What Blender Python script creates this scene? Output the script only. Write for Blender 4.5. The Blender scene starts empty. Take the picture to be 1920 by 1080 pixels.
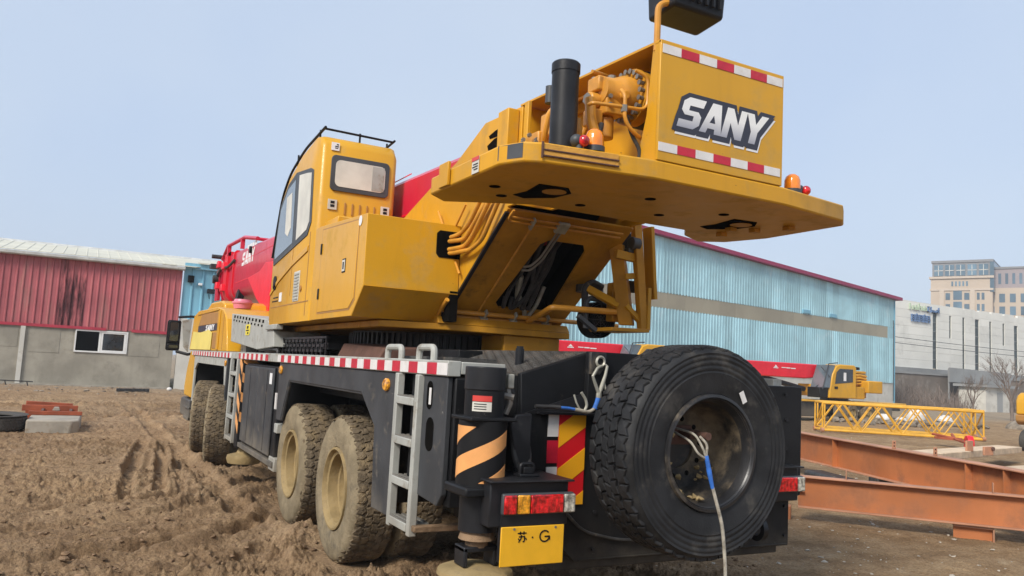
import bpy, bmesh, math, random
import numpy as np
from mathutils import Vector, Matrix
random.seed(7)
R_ = math.radians
scene = bpy.context.scene
C = scene.collection

# ---------------------------------------------------------------- camera
cam_d = bpy.data.cameras.new("camera")
cam = bpy.data.objects.new("camera", cam_d)
C.objects.link(cam)
YAW, PIT, ROL, FPX = 0.4924, 0.1008, 0.0532, 1493.27
Fw = Vector((math.sin(YAW) * math.cos(PIT), math.cos(YAW) * math.cos(PIT), math.sin(PIT)))
R0 = Vector((math.cos(YAW), -math.sin(YAW), 0))
U0 = R0.cross(Fw)
Rv = R0 * math.cos(ROL) + U0 * math.sin(ROL)
Uv = -R0 * math.sin(ROL) + U0 * math.cos(ROL)
mw = Matrix((Rv, Uv, -Fw)).transposed().to_4x4()
mw.translation = Vector((-3.2071, -4.1152, 1.6094))
cam.matrix_world = mw
cam_d.sensor_width = 36.0
cam_d.lens = 36.0 * FPX / 1920.0
cam_d.clip_end = 3000
cam_d.clip_start = 0.05
scene.camera = cam

# ---------------------------------------------------------------- sky, sun, exposure
SUN_EL, SUN_AZ = R_(40), R_(-118)          # azimuth from +Y, clockwise positive; light comes from the left
world = bpy.data.worlds.new("World")
scene.world = world
world.use_nodes = True
nt = world.node_tree
nt.nodes.clear()
sky = nt.nodes.new("ShaderNodeTexSky")
sky.sky_type = 'NISHITA'
sky.sun_disc = False
sky.sun_elevation = SUN_EL
sky.sun_rotation = SUN_AZ
sky.altitude = 0
sky.air_density = 1.2
sky.dust_density = 3.0
sky.ozone_density = 1.5
bg1 = nt.nodes.new("ShaderNodeBackground")
bg1.inputs[1].default_value = 0.10
nt.links.new(sky.outputs[0], bg1.inputs[0])
bg2 = nt.nodes.new("ShaderNodeBackground")        # the thin overcast veil over the blue
bg2.inputs[0].default_value = (0.52, 0.64, 0.84, 1)
bg2.inputs[1].default_value = 1.0
mx = nt.nodes.new("ShaderNodeMixShader")
mx.inputs[0].default_value = 0.78
# faint large cloud variation in the veil
tcw = nt.nodes.new("ShaderNodeTexCoord")
nzw = nt.nodes.new("ShaderNodeTexNoise")
nzw.inputs['Scale'].default_value = 2.2
nzw.inputs['Detail'].default_value = 3.0
nt.links.new(tcw.outputs['Generated'], nzw.inputs['Vector'])
rmw = nt.nodes.new("ShaderNodeValToRGB")
rmw.color_ramp.elements[0].position = 0.35
rmw.color_ramp.elements[0].color = (0.475, 0.575, 0.745, 1)
rmw.color_ramp.elements[1].position = 0.7
rmw.color_ramp.elements[1].color = (0.56, 0.64, 0.755, 1)
nt.links.new(nzw.outputs[0], rmw.inputs[0])
nt.links.new(rmw.outputs[0], bg2.inputs[0])
nt.links.new(bg1.outputs[0], mx.inputs[1])
nt.links.new(bg2.outputs[0], mx.inputs[2])
wo = nt.nodes.new("ShaderNodeOutputWorld")
nt.links.new(mx.outputs[0], wo.inputs[0])

sun_d = bpy.data.lights.new("sun", 'SUN')
sun = bpy.data.objects.new("sun", sun_d)
C.objects.link(sun)
sun_d.energy = 3.0
sun_d.angle = R_(16)
sun_d.color = (1.0, 0.94, 0.85)
sd = Vector((math.sin(SUN_AZ) * math.cos(SUN_EL), math.cos(SUN_AZ) * math.cos(SUN_EL), math.sin(SUN_EL)))
sun.rotation_euler = sd.to_track_quat('Z', 'Y').to_euler()

vs = scene.view_settings
vs.view_transform = 'Standard'
vs.look = 'None'
vs.exposure = 0.40
vs.gamma = 1.0
vs.use_curve_mapping = False
scene.cycles.max_bounces = 6
scene.cycles.diffuse_bounces = 3
scene.cycles.glossy_bounces = 3
scene.cycles.transmission_bounces = 4
scene.cycles.transparent_max_bounces = 6
scene.cycles.use_denoising = True

# ---------------------------------------------------------------- materials
MUD = (0.185, 0.125, 0.070)
def mat(name, col, rough=0.5, metal=0.0, var=0.15, vs=2.5, dirt=None, dirt_amt=0.0, dirt_scale=5.0, dirt_z=None,
        bump=0.0, bump_scale=40.0, streak=0.0, coat=0.0, spec=0.5, emit=0.0, rand=0.0, chips=None, chip_amt=0.0, dirt_stretch=1.0):
    """painted / dirty surface: base colour, slow variation, soiling by noise and (dirt_z) splash near the ground, fine relief"""
    m = bpy.data.materials.new(name)
    m.use_nodes = True
    t = m.node_tree
    N, L = t.nodes, t.links
    p = N["Principled BSDF"]
    p.inputs['Roughness'].default_value = rough
    p.inputs['Metallic'].default_value = metal
    p.inputs['Coat Weight'].default_value = coat
    p.inputs['Specular IOR Level'].default_value = spec
    geo = N.new("ShaderNodeNewGeometry")
    def noise(scale, detail=4, vec=None, rough_=0.55):
        n = N.new("ShaderNodeTexNoise")
        n.inputs['Scale'].default_value = scale
        n.inputs['Detail'].default_value = detail
        n.inputs['Roughness'].default_value = rough_
        L.new(vec or geo.outputs['Position'], n.inputs['Vector'])
        return n.outputs[0]
    def math_(op, a, b, clamp=False):
        n = N.new("ShaderNodeMath"); n.operation = op; n.use_clamp = clamp
        for i, v in ((0, a), (1, b)):
            if isinstance(v, (int, float)): n.inputs[i].default_value = v
            else: L.new(v, n.inputs[i])
        return n.outputs[0]
    def mix(f, a, b):
        n = N.new("ShaderNodeMix"); n.data_type = 'RGBA'
        for i, v in ((0, f), (6, a), (7, b)):
            if isinstance(v, (int, float)): n.inputs[i].default_value = v
            elif isinstance(v, tuple): n.inputs[i].default_value = (*v[:3], 1)
            else: L.new(v, n.inputs[i])
        return n.outputs[2]
    def step(v, lo, hi):
        n = N.new("ShaderNodeMapRange"); n.interpolation_type = 'SMOOTHSTEP'
        L.new(v, n.inputs[0]); n.inputs[1].default_value = lo; n.inputs[2].default_value = hi
        return n.outputs[0]
    col = tuple(col)
    dark = tuple(c * (1 - var) for c in col)
    lite = tuple(min(1, c * (1 + var * 0.7) + 0.01 * var) for c in col)
    c = mix(step(noise(vs), 0.3, 0.7), dark, lite)
    if rand:
        oi = N.new("ShaderNodeObjectInfo")
        hs = N.new("ShaderNodeHueSaturation")
        L.new(math_('ADD', math_('MULTIPLY', oi.outputs['Random'], rand), 1 - rand / 2), hs.inputs['Value'])
        L.new(c, hs.inputs['Color']); c = hs.outputs[0]
    if streak:
        mp = N.new("ShaderNodeMapping"); mp.inputs['Scale'].default_value = (1, 1, 0.06)
        L.new(geo.outputs['Position'], mp.inputs['Vector'])
        s = step(noise(9.0, 5, mp.outputs[0]), 0.52, 0.72)
        c = mix(math_('MULTIPLY', s, streak), c, tuple(x * 0.45 + 0.02 for x in col))
    r_out = None
    if dirt:
        dv = None
        if dirt_stretch != 1.0:
            mp2 = N.new('ShaderNodeMapping'); mp2.inputs['Scale'].default_value = (1, 1, dirt_stretch); L.new(geo.outputs['Position'], mp2.inputs['Vector']); dv = mp2.outputs[0]
        d = step(noise(dirt_scale, 6, dv, 0.68), 0.62 - 0.3 * dirt_amt, 0.78 - 0.2 * dirt_amt)
        d = math_('MULTIPLY', d, min(1, 0.35 + dirt_amt))
        if dirt_z:
            sx = N.new("ShaderNodeSeparateXYZ"); L.new(geo.outputs['Position'], sx.inputs[0])
            h = math_('ADD', sx.outputs[2], math_('MULTIPLY', math_('SUBTRACT', noise(3.5, 5), 0.5), dirt_z * 0.9))
            dz = math_('SUBTRACT', 1.0, step(h, dirt_z * 0.35, dirt_z * 1.15), True)
            d = math_('MAXIMUM', d, math_('MULTIPLY', dz, 0.85))
        c = mix(d, c, mix(noise(24, 3), tuple(x * 0.75 for x in dirt), tuple(x * 1.2 for x in dirt)))
        r_out = math_('ADD', math_('MULTIPLY', d, 0.9 - rough), rough, True)
    if chips:
        k = step(noise(19.0, 6, rough_=0.7), 0.70 - 0.12 * chip_amt, 0.74 - 0.12 * chip_amt)
        c = mix(k, c, chips)
    L.new(c, p.inputs['Base Color'])
    rv = math_('ADD', r_out if r_out is not None else rough, math_('MULTIPLY', math_('SUBTRACT', noise(7, 4), 0.5), 0.22), True)
    L.new(rv, p.inputs['Roughness'])
    if emit:
        L.new(c, p.inputs['Emission Color']); p.inputs['Emission Strength'].default_value = emit
    if bump:
        b = N.new("ShaderNodeBump"); b.inputs['Strength'].default_value = min(1, bump)
        b.inputs['Distance'].default_value = 0.02 if bump_scale < 60 else 0.008
        L.new(noise(bump_scale, 5, rough_=0.65), b.inputs['Height'])
        L.new(b.outputs[0], p.inputs['Normal'])
    return m

M = {}
M['yellow'] = mat('yellow_paint', (0.61, 0.305, 0.015), 0.42, var=0.10, vs=1.2, spec=0.3, dirt=(0.44, 0.27, 0.085), dirt_amt=0.34, dirt_scale=3.0, streak=0.22, chips=(0.20, 0.10, 0.03), chip_amt=.12, bump=0.06, bump_scale=22)
M['yellow_panel'] = mat('yellow_cab_paint', (0.63, 0.325, 0.016), 0.36, var=0.07, vs=1.0, spec=0.35, dirt=(0.50, 0.31, 0.085), dirt_amt=0.34, dirt_scale=2.4, streak=0.16, chips=(0.26, 0.13, 0.04), chip_amt=.06, coat=0.06, bump=.03, bump_scale=18)
M['yellow_grimy'] = mat('oily_yellow_paint', (0.50, 0.235, 0.016), 0.5, spec=0.3, var=0.2, vs=3, dirt=(0.085, 0.05, 0.025), dirt_amt=0.22, dirt_scale=4.5, streak=0.25, bump=0.12)
M['yellow_weld'] = mat('welded_yellow_paint', (0.58, 0.29, 0.04), 0.5, var=0.12, vs=6, dirt=(0.34, 0.17, 0.05), dirt_amt=0.25, dirt_scale=9, bump=0.35, bump_scale=30, chips=(0.12, 0.06, 0.03), chip_amt=0.3)
M['pipe'] = mat('yellow_pipe_paint', (0.60, 0.27, 0.03), 0.4, var=0.15, vs=8, dirt=(0.22, 0.12, 0.05), dirt_amt=0.2, dirt_scale=14)
M['black'] = mat('black_chassis_paint', (0.009, 0.0095, 0.011), 0.48, var=0.3, vs=2, dirt=(0.12, 0.10, 0.075), dirt_amt=0.06, dirt_scale=6, dirt_z=0.6, bump=0.08, spec=0.22, chips=(0.085, 0.08, 0.074), chip_amt=.2)
M['charcoal'] = mat('grey_fender_paint', (0.048, 0.051, 0.056), 0.5, spec=0.25, var=0.22, vs=2.2, dirt=(0.20, 0.17, 0.13), dirt_amt=0.22, dirt_scale=6, dirt_z=0.75, streak=.2, bump=0.07, chips=(0.3, 0.29, 0.27), chip_amt=0.2)
M['rail_grey'] = mat('pale_grey_paint', (0.37, 0.375, 0.345), 0.55, var=0.12, vs=4, dirt=(0.20, 0.155, 0.10), dirt_amt=0.34, dirt_scale=7, dirt_z=0.7, bump=0.10, chips=(0.13, 0.11, 0.09), chip_amt=.25)
M['black_plastic'] = mat('black_plastic', (0.014, 0.0145, 0.017), 0.42, spec=0.3, var=0.3, vs=5, dirt=(0.12, 0.11, 0.10), dirt_amt=0.1, bump=0.1, bump_scale=90)
M['hose'] = mat('black_hose_rubber', (0.035, 0.034, 0.034), 0.6, var=0.4, vs=9, dirt=(0.25, 0.2, 0.13), dirt_amt=0.2, dirt_scale=12)
M['rubber'] = mat('tyre_rubber', (0.017, 0.0175, 0.019), 0.58, var=0.35, vs=6, dirt=(0.085, 0.078, 0.068), dirt_amt=0.34, dirt_scale=5, bump=0.2, bump_scale=70, spec=0.3, dirt_z=0.62)
M['mud_rubber'] = mat('mud_caked_rubber', (0.15, 0.115, 0.075), 0.9, var=0.4, vs=9, dirt=(0.25, 0.185, 0.105), dirt_amt=0.5, dirt_scale=7, bump=1.0, bump_scale=30, spec=0.2)
M['mud_side'] = mat('dry_mud_on_sidewall', (0.255, 0.205, 0.130), 0.88, var=0.25, vs=5, dirt=(0.075, 0.068, 0.058), dirt_amt=0.30, dirt_scale=4.2, bump=0.7, bump_scale=26, spec=0.2)
M['mud_rim'] = mat('mud_coated_rim', (0.31, 0.225, 0.105), 0.75, var=0.25, vs=5, dirt=(0.18, 0.14, 0.085), dirt_amt=0.38, dirt_scale=5, bump=0.35, bump_scale=22, spec=0.25)
M['rim_dusty'] = mat('dust_covered_rim', (0.022, 0.021, 0.021), 0.5, var=0.3, vs=4, dirt=(0.20, 0.155, 0.10), dirt_amt=0.75, dirt_scale=2.6, bump=0.25, spec=0.25)
M['rim_black'] = mat('black_rim_paint', (0.020, 0.020, 0.022), 0.33, var=0.3, vs=4, dirt=(0.22, 0.18, 0.13), dirt_amt=0.42, dirt_scale=2.6, bump=0.05)
M['red'] = mat('crimson_boom_paint', (0.58, 0.010, 0.045), 0.36, var=0.12, vs=1.2, dirt=(0.45, 0.12, 0.14), dirt_amt=0.2, dirt_scale=1.5, streak=0.10, coat=0.2)
M['red_bright'] = mat('bright_red_paint', (0.72, 0.008, 0.028), 0.4, var=0.08)
M['glass'] = mat('cab_glass', (0.10, 0.13, 0.15), 0.06, var=0.25, vs=1.2, coat=0.6, spec=0.9)
M['glass_dark'] = mat('dark_glass', (0.02, 0.024, 0.028), 0.06, var=0.3, spec=0.8)
M['sunshade'] = mat('cream_window_film', (0.62, 0.60, 0.53), 0.45, var=0.14, vs=3.5)
M['gasket'] = mat('grey_window_gasket', (0.055, 0.06, 0.066), 0.5, var=0.2)
M['steel'] = mat('bare_steel', (0.25, 0.235, 0.21), 0.5, metal=0.45, var=0.2, dirt=(0.2, 0.15, 0.1), dirt_amt=0.25)
M['white_tape'] = mat('white_reflective_tape', (0.72, 0.70, 0.68), 0.35, var=0.08, vs=12, dirt=(0.5, 0.42, 0.34), dirt_amt=0.15)
M['red_tape'] = mat('red_reflective_tape', (0.52, 0.012, 0.035), 0.35, var=0.12, vs=12, dirt=(0.4, 0.2, 0.16), dirt_amt=0.1)
M['orange_tape'] = mat('orange_reflective_tape', (0.78, 0.36, 0.12), 0.4, var=0.1, vs=8, dirt=(0.45, 0.28, 0.14), dirt_amt=0.2)
M['haz_yellow'] = mat('yellow_hazard_film', (0.85, 0.40, 0.015), 0.35, var=0.05)
M['haz_red'] = mat('red_hazard_film', (0.62, 0.012, 0.02), 0.35, var=0.06)
M['plate'] = mat('yellow_number_plate', (0.80, 0.42, 0.015), 0.4, var=0.06, vs=9, dirt=(0.4, 0.3, 0.12), dirt_amt=0.1)
M['ink'] = mat('black_print', (0.010, 0.010, 0.011), 0.5, spec=0.2, var=0.1)
M['navy'] = mat('dark_navy_print', (0.030, 0.032, 0.05), 0.45, var=0.1)
M['white_print'] = mat('white_print', (0.78, 0.78, 0.78), 0.45, var=0.05)
M['label_red'] = mat('red_print', (0.6, 0.05, 0.04), 0.45, var=0.05)
M['label_yellow'] = mat('yellow_print', (0.75, 0.62, 0.05), 0.45, var=0.05)
M['lens_red'] = mat('red_lens', (0.55, 0.008, 0.012), 0.12, var=0.65, vs=42, coat=0.8)  # strong mottle paints bright reflections into all three lens colours
M['lens_amber'] = mat('amber_lens', (0.75, 0.30, 0.015), 0.12, var=0.65, vs=42, coat=0.8)
M['lens_clear'] = mat('clear_lens', (0.42, 0.40, 0.34), 0.12, var=0.65, vs=42, coat=0.8)
M['beacon'] = mat('orange_beacon_dome', (0.85, 0.24, 0.01), 0.15, var=0.15, vs=14, coat=0.8)
M['beam'] = mat('red_oxide_primer', (0.46, 0.155, 0.05), 0.6, var=0.2, vs=0.9, dirt=(0.30, 0.125, 0.06), dirt_amt=0.5, dirt_scale=1.6, streak=0.12, bump=0.05)
M['beam_edge'] = mat('worn_primer', (0.44, 0.21, 0.12), 0.65, var=0.2, vs=2, dirt=(0.34, 0.22, 0.14), dirt_amt=0.4)
M['lattice'] = mat('yellow_lattice_paint', (0.68, 0.36, 0.03), 0.45, var=0.15, vs=3, dirt=(0.4, 0.2, 0.1), dirt_amt=0.2, chips=(0.25, 0.1, 0.05), chip_amt=0.4)
M['timber'] = mat('raw_timber', (0.56, 0.42, 0.28), 0.8, var=0.2, vs=3, streak=0.1, bump=0.2, rand=0.3)
M['red_clad'] = mat('faded_red_cladding', (0.42, 0.115, 0.128), 0.65, spec=0.3, var=0.14, vs=0.8, streak=0.30, rand=0.14, dirt=(0.36, 0.17, 0.15), dirt_amt=0.42, dirt_scale=2.6, dirt_stretch=.15)
M['red_clad_rust'] = mat('rusted_red_cladding', (0.44, 0.115, 0.125), 0.7, var=0.2, vs=0.8, streak=0.4, dirt=(0.060, 0.012, 0.016), dirt_amt=0.80, dirt_scale=3.2, dirt_stretch=.18)
M['red_strip'] = mat('red_base_flashing', (0.40, 0.030, 0.055), 0.55, var=0.12)
M['blue_clad'] = mat('pale_blue_cladding', (0.37, 0.60, 0.67), 0.6, spec=0.3, var=0.10, vs=0.7, streak=0.22, rand=0.30, dirt=(0.52, 0.66, 0.70), dirt_amt=0.25, dirt_scale=0.6)
M['blue_clad2'] = mat('sky_blue_cladding', (0.19, 0.43, 0.56), 0.55, var=0.10, vs=0.8, streak=0.15, rand=0.12)
M['concrete'] = mat('cement_render', (0.325, 0.30, 0.245), 0.85, spec=.2, var=0.2, vs=0.9, streak=0.12, dirt=(0.235, 0.215, 0.175), dirt_amt=0.4, dirt_scale=1.3, bump=0.3, bump_scale=9)
M['white_wall'] = mat('dirty_white_wall', (0.58, 0.56, 0.50), 0.8, var=0.12, vs=0.8, dirt=(0.36, 0.33, 0.27), dirt_amt=0.3, dirt_scale=1.2)
M['roof_cream'] = mat('cream_roof_sheet', (0.58, 0.56, 0.46), 0.6, var=0.10, vs=0.5, dirt=(0.42, 0.40, 0.34), dirt_amt=0.2, streak=0.1)
M['gutter'] = mat('grey_gutter', (0.50, 0.50, 0.47), 0.55, var=0.2, vs=2, dirt=(0.3, 0.27, 0.2), dirt_amt=0.3)
M['maroon'] = mat('maroon_trim', (0.30, 0.014, 0.075), 0.5, var=0.1)
M['skylight'] = mat('tan_skylight_sheet', (0.33, 0.295, 0.215), 0.5, var=0.10, vs=0.4, rand=0.12)
M['pale_panel'] = mat('pale_grey_cladding', (0.72, 0.71, 0.65), 0.6, var=0.07, vs=0.25, dirt=(0.54, 0.53, 0.48), dirt_amt=0.3, dirt_scale=0.3, rand=0.10)
M['strip_glass'] = mat('dark_strip_window', (0.05, 0.07, 0.075), 0.4, spec=.3, var=0.3)
M['grey_base'] = mat('grey_plinth', (0.27, 0.275, 0.27), 0.8, var=0.15, vs=0.3)
M['brown_wall'] = mat('brown_boundary_wall', (0.185, 0.150, 0.120), 0.9, var=0.25, vs=0.3, dirt=(0.30, 0.27, 0.23), dirt_amt=0.35, dirt_scale=0.5)
M['stone_tower'] = mat('beige_stone_cladding', (0.47, 0.385, 0.30), 0.8, var=0.06, vs=0.1)
M['tower_trim'] = mat('beige_cornice', (0.50, 0.42, 0.34), 0.8, var=0.05)
M['tower_glass'] = mat('blue_grey_curtain_glass', (0.10, 0.165, 0.22), 0.2, var=0.3, vs=0.15, rand=0.5)
M['tower_grey'] = mat('grey_parapet', (0.21, 0.21, 0.215), 0.7, var=0.08)
M['mauve'] = mat('mauve_render', (0.30, 0.255, 0.26), 0.8, var=0.06)
M['bark'] = mat('bare_branches', (0.17, 0.13, 0.105), 0.9, var=0.2)
M['rope'] = mat('dirty_white_rope', (0.36, 0.33, 0.27), 0.85, var=0.3, vs=30, dirt=(0.16, 0.125, 0.09), dirt_amt=0.4, dirt_scale=20, bump=0.5, bump_scale=160)
M['rope_blue'] = mat('blue_tape', (0.03, 0.14, 0.50), 0.5, var=0.25, vs=25)
M['hook'] = mat('galvanised_hook', (0.42, 0.41, 0.35), 0.5, metal=0.4, var=0.25, vs=14, dirt=(0.26, 0.2, 0.12), dirt_amt=0.25)
M['rusty'] = mat('rusty_steel', (0.11, 0.052, 0.036), 0.85, var=0.35, vs=4, dirt=(0.10, 0.05, 0.03), dirt_amt=0.35, bump=0.3)
M['rebar'] = mat('rust_red_frame', (0.33, 0.075, 0.03), 0.8, var=0.3, vs=3)
M['slab'] = mat('old_concrete', (0.32, 0.29, 0.24), 0.9, var=0.2, vs=2, dirt=MUD, dirt_amt=0.3, bump=0.4, bump_scale=14)
M['deck'] = mat('muddy_tread_plate', (0.062, 0.058, 0.052), 0.55, var=0.3, vs=3, dirt=(0.17, 0.13, 0.10), dirt_amt=0.4, dirt_scale=4, bump=0.5, bump_scale=55)
M['ring'] = mat('greasy_slew_ring', (0.030, 0.028, 0.027), 0.5, var=0.4, vs=5, dirt=(0.10, 0.07, 0.05), dirt_amt=0.3)
M['void'] = mat('black_and_hole_shade', (0.006, 0.0055, 0.005), 0.9, var=0.2, spec=0.0)  # near-black paints the shade inside holes and recesses; also colours black parts
M['sack'] = mat('white_sacking', (0.62, 0.60, 0.57), 0.8, var=0.15, vs=3)
M['debris'] = mat('mixed_rubble', (0.27, 0.22, 0.165), 0.9, var=0.5, vs=3, rand=0.5)
M['pebble'] = mat('pale_pebbles', (0.42, 0.37, 0.30), 0.85, var=0.35, vs=9)
M['clod'] = mat('mud_clods', (0.215, 0.142, 0.086), 0.95, spec=.1, var=0.4, vs=9, bump=0.5, bump_scale=50)
M['wire'] = mat('dark_cable', (0.05, 0.05, 0.055), 0.6, var=0.1)
M['pvc'] = mat('white_window_frame', (0.70, 0.70, 0.68), 0.5, var=0.06)
M['pink'] = mat('pink_plastic', (0.70, 0.22, 0.30), 0.4, var=0.1)
M['lemon'] = mat('pale_yellow_sheet', (0.76, 0.62, 0.16), 0.5, var=0.08)
M['amber_dk'] = mat('brown_vent_panel', (0.38, 0.19, 0.05), 0.5, var=0.1)
M['sign_green'] = mat('green_sign_letter', (0.46, 0.56, 0.42), 0.6, var=0.1)
M['sign_blue'] = mat('blue_sign_letter', (0.13, 0.22, 0.40), 0.6, var=0.1)

def letter_face_mat(z0, z1):
    m = bpy.data.materials.new('silver_fade_print')
    m.use_nodes = True
    N, L = m.node_tree.nodes, m.node_tree.links
    p = N["Principled BSDF"]; p.inputs['Roughness'].default_value = 0.4
    g = N.new("ShaderNodeNewGeometry"); s = N.new("ShaderNodeSeparateXYZ"); L.new(g.outputs['Position'], s.inputs[0])
    r = N.new("ShaderNodeMapRange"); L.new(s.outputs[2], r.inputs[0]); r.inputs[1].default_value = z0; r.inputs[2].default_value = z1
    cr = N.new("ShaderNodeValToRGB"); L.new(r.outputs[0], cr.inputs[0])
    e = cr.color_ramp.elements
    e[0].color = (0.33, 0.34, 0.40, 1); e[1].color = (0.82, 0.82, 0.80, 1); e[1].position = 0.62
    L.new(cr.outputs[0], p.inputs['Base Color'])
    return m

# ---------------------------------------------------------------- mesh helpers
class G:
    def __init__(s): s.v, s.f, s.m = [], [], []
    def add(s, vs_, fs, m=0):
        o = len(s.v); s.v += [tuple(v) for v in vs_]
        s.f += [tuple(i + o for i in f) for f in fs]; s.m += [m] * len(fs)
        return s
    def box(s, x0, x1, y0, y1, z0, z1, m=0):
        return s.add([(x0, y0, z0), (x1, y0, z0), (x1, y1, z0), (x0, y1, z0), (x0, y0, z1), (x1, y0, z1), (x1, y1, z1), (x0, y1, z1)],
                     [(0, 3, 2, 1), (4, 5, 6, 7), (0, 1, 5, 4), (1, 2, 6, 5), (2, 3, 7, 6), (3, 0, 4, 7)], m)
    def prism(s, pts, ax, a, b, m=0):
        n = len(pts)
        def P(p, k): return {'x': (k, p[0], p[1]), 'y': (p[0], k, p[1]), 'z': (p[0], p[1], k)}[ax]
        return s.add([P(p, a) for p in pts] + [P(p, b) for p in pts],
                     [tuple(range(n)), tuple(range(2 * n - 1, n - 1, -1))] + [(i, (i + 1) % n, n + (i + 1) % n, n + i) for i in range(n)], m)
    def hexa(s, bot, top, m=0):
        """bot / top: four 3d points each, same order"""
        return s.add(list(bot) + list(top), [(0, 3, 2, 1), (4, 5, 6, 7), (0, 1, 5, 4), (1, 2, 6, 5), (2, 3, 7, 6), (3, 0, 4, 7)], m)
    def tube(s, path, r, n=8, closed=False, m=0, smooth=0):
        P = [Vector(p) for p in path]
        if smooth and len(P) > 2:                      # rounded corners
            Q = [P[0]]
            for a, b, c in zip(P, P[1:], P[2:]):
                d1 = (a - b); d2 = (c - b)
                k = min(smooth, d1.length * .45, d2.length * .45)
                p1 = b + d1.normalized() * k; p2 = b + d2.normalized() * k
                for t in (0, .25, .5, .75, 1): Q.append(p1 * (1 - t) ** 2 + b * 2 * t * (1 - t) + p2 * t * t)
            P = Q + [P[-1]]
        K = len(P); rings = []
        up = None
        for i, p in enumerate(P):
            if closed: t = (P[(i + 1) % K] - P[i - 1])
            else: t = P[min(i + 1, K - 1)] - P[max(i - 1, 0)]
            t.normalize()
            if up is None:
                up = t.orthogonal().normalized()
            up = (up - t * up.dot(t))
            up = up.normalized() if up.length > 1e-6 else t.orthogonal().normalized()
            w = t.cross(up)
            rr = r[i] if isinstance(r, (list, tuple)) else r
            rings.append([p + (up * math.cos(2 * math.pi * k / n) + w * math.sin(2 * math.pi * k / n)) * rr for k in range(n)])
        V = [v for q in rings for v in q]; F_ = []
        for i in range(K if closed else K - 1):
            a, b = i * n, ((i + 1) % K) * n
            for k in range(n): F_.append((a + k, a + (k + 1) % n, b + (k + 1) % n, b + k))
        if not closed: F_ += [tuple(range(n - 1, -1, -1)), tuple(range((K - 1) * n, K * n))]
        return s.add(V, F_, m)
    def cyl(s, p0, p1, r0, r1=None, n=20, m=0):
        return s.tube([p0, p1], [r0, r0 if r1 is None else r1], n, m=m)
    def lathe(s, c, axis, prof, n=48, m=0, closed=False, a0=0.0, a1=2 * math.pi):
        """prof: (h along axis, radius); profile need not be closed"""
        ax = Vector(axis).normalized(); u = ax.orthogonal().normalized(); w = ax.cross(u); c = Vector(c)
        k = len(prof); V = []; F_ = []
        for i in range(n):
            a = 2 * math.pi * i / n
            d = u * math.cos(a) + w * math.sin(a)
            V += [c + ax * h + d * r for h, r in prof]
        for i in range(n):
            j = (i + 1) % n
            for q in range(k if closed else k - 1):
                F_.append((i * k + q, i * k + (q + 1) % k, j * k + (q + 1) % k, j * k + q))
        return s.add(V, F_, m)
    def sphere(s, c, r, n=12, sz=1.0, half=False, m=0):
        c = Vector(c); rows = n // 2; V = []; F_ = []
        lo = 0 if half else -rows
        hs = [math.pi / 2 * i / rows for i in range(lo, rows + 1)]
        for a in hs:
            for k in range(n): V.append((c.x + r * math.cos(a) * math.cos(2 * math.pi * k / n), c.y + r * math.cos(a) * math.sin(2 * math.pi * k / n), c.z + r * sz * math.sin(a)))
        for i in range(len(hs) - 1):
            for k in range(n): F_.append((i * n + k, i * n + (k + 1) % n, (i + 1) * n + (k + 1) % n, (i + 1) * n + k))
        return s.add(V, F_, m)
    def mesh(s, name, mats, smooth=35, recalc=True):
        me = bpy.data.meshes.new(name)
        me.from_pydata(s.v, [], s.f)
        for mm in mats: me.materials.append(mm)
        if len(mats) > 1: me.polygons.foreach_set("material_index", s.m)
        if recalc:
            b = bmesh.new(); b.from_mesh(me)
            bmesh.ops.recalc_face_normals(b, faces=b.faces); b.to_mesh(me); b.free()
        if smooth:
            me.shade_smooth(); me.set_sharp_from_angle(angle=R_(smooth))
        me.update()
        return me

def components(g):
    """split a collector into its disconnected pieces"""
    par = list(range(len(g.v)))
    def find(a):
        while par[a] != a: par[a] = par[par[a]]; a = par[a]
        return a
    for f in g.f:
        r = find(f[0])
        for i in f[1:]: par[find(i)] = r
    out = {}
    for f, m in zip(g.f, g.m): out.setdefault(find(f[0]), []).append((f, m))
    res = []
    for fs in out.values():
        ids = sorted({i for f, _ in fs for i in f}); mp = {i: k for k, i in enumerate(ids)}; h = G()
        h.v = [g.v[i] for i in ids]; h.f = [tuple(mp[i] for i in f) for f, _ in fs]; h.m = [m for _, m in fs]; res.append(h)
    return res
def objs(name, g, m, parent=None, **kw): return [obj(name, h, m, parent, **kw) for h in components(g)]
def obj(name, g, m, parent=None, bevel=0.0, smooth=35, recalc=True, kind=None, label=None):
    mats = m if isinstance(m, (list, tuple)) else [m]
    me = g if isinstance(g, bpy.types.Mesh) else g.mesh(name, mats, smooth, recalc)
    o = bpy.data.objects.new(name, me)
    C.objects.link(o); MADE.append(o)
    if parent is not None:
        o.parent = parent
        o.matrix_parent_inverse = WORLD[parent.name].inverted()
    WORLD[o.name] = WORLD[parent.name].copy() if False else Matrix.Identity(4)
    if bevel:
        b = o.modifiers.new("bevel", 'BEVEL')
        b.width = bevel; b.segments = 2; b.limit_method = 'ANGLE'; b.angle_limit = R_(40); b.harden_normals = False
    if kind: o['kind'] = kind
    if label: o['label'] = label
    return o
WORLD = {}
MADE = []
def thing(name, label, cat, loc=(0, 0, 0), group=None):
    o = bpy.data.objects.new(name, None); C.objects.link(o)
    o.empty_display_size = 0.3
    o.location = loc; o['label'] = label; o['category'] = cat
    if group: o['group'] = group
    WORLD[o.name] = Matrix.Translation(Vector(loc))
    return o
def tag(o, label, cat, group=None):
    o['label'] = label; o['category'] = cat
    if group: o['group'] = group
    return o
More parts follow.
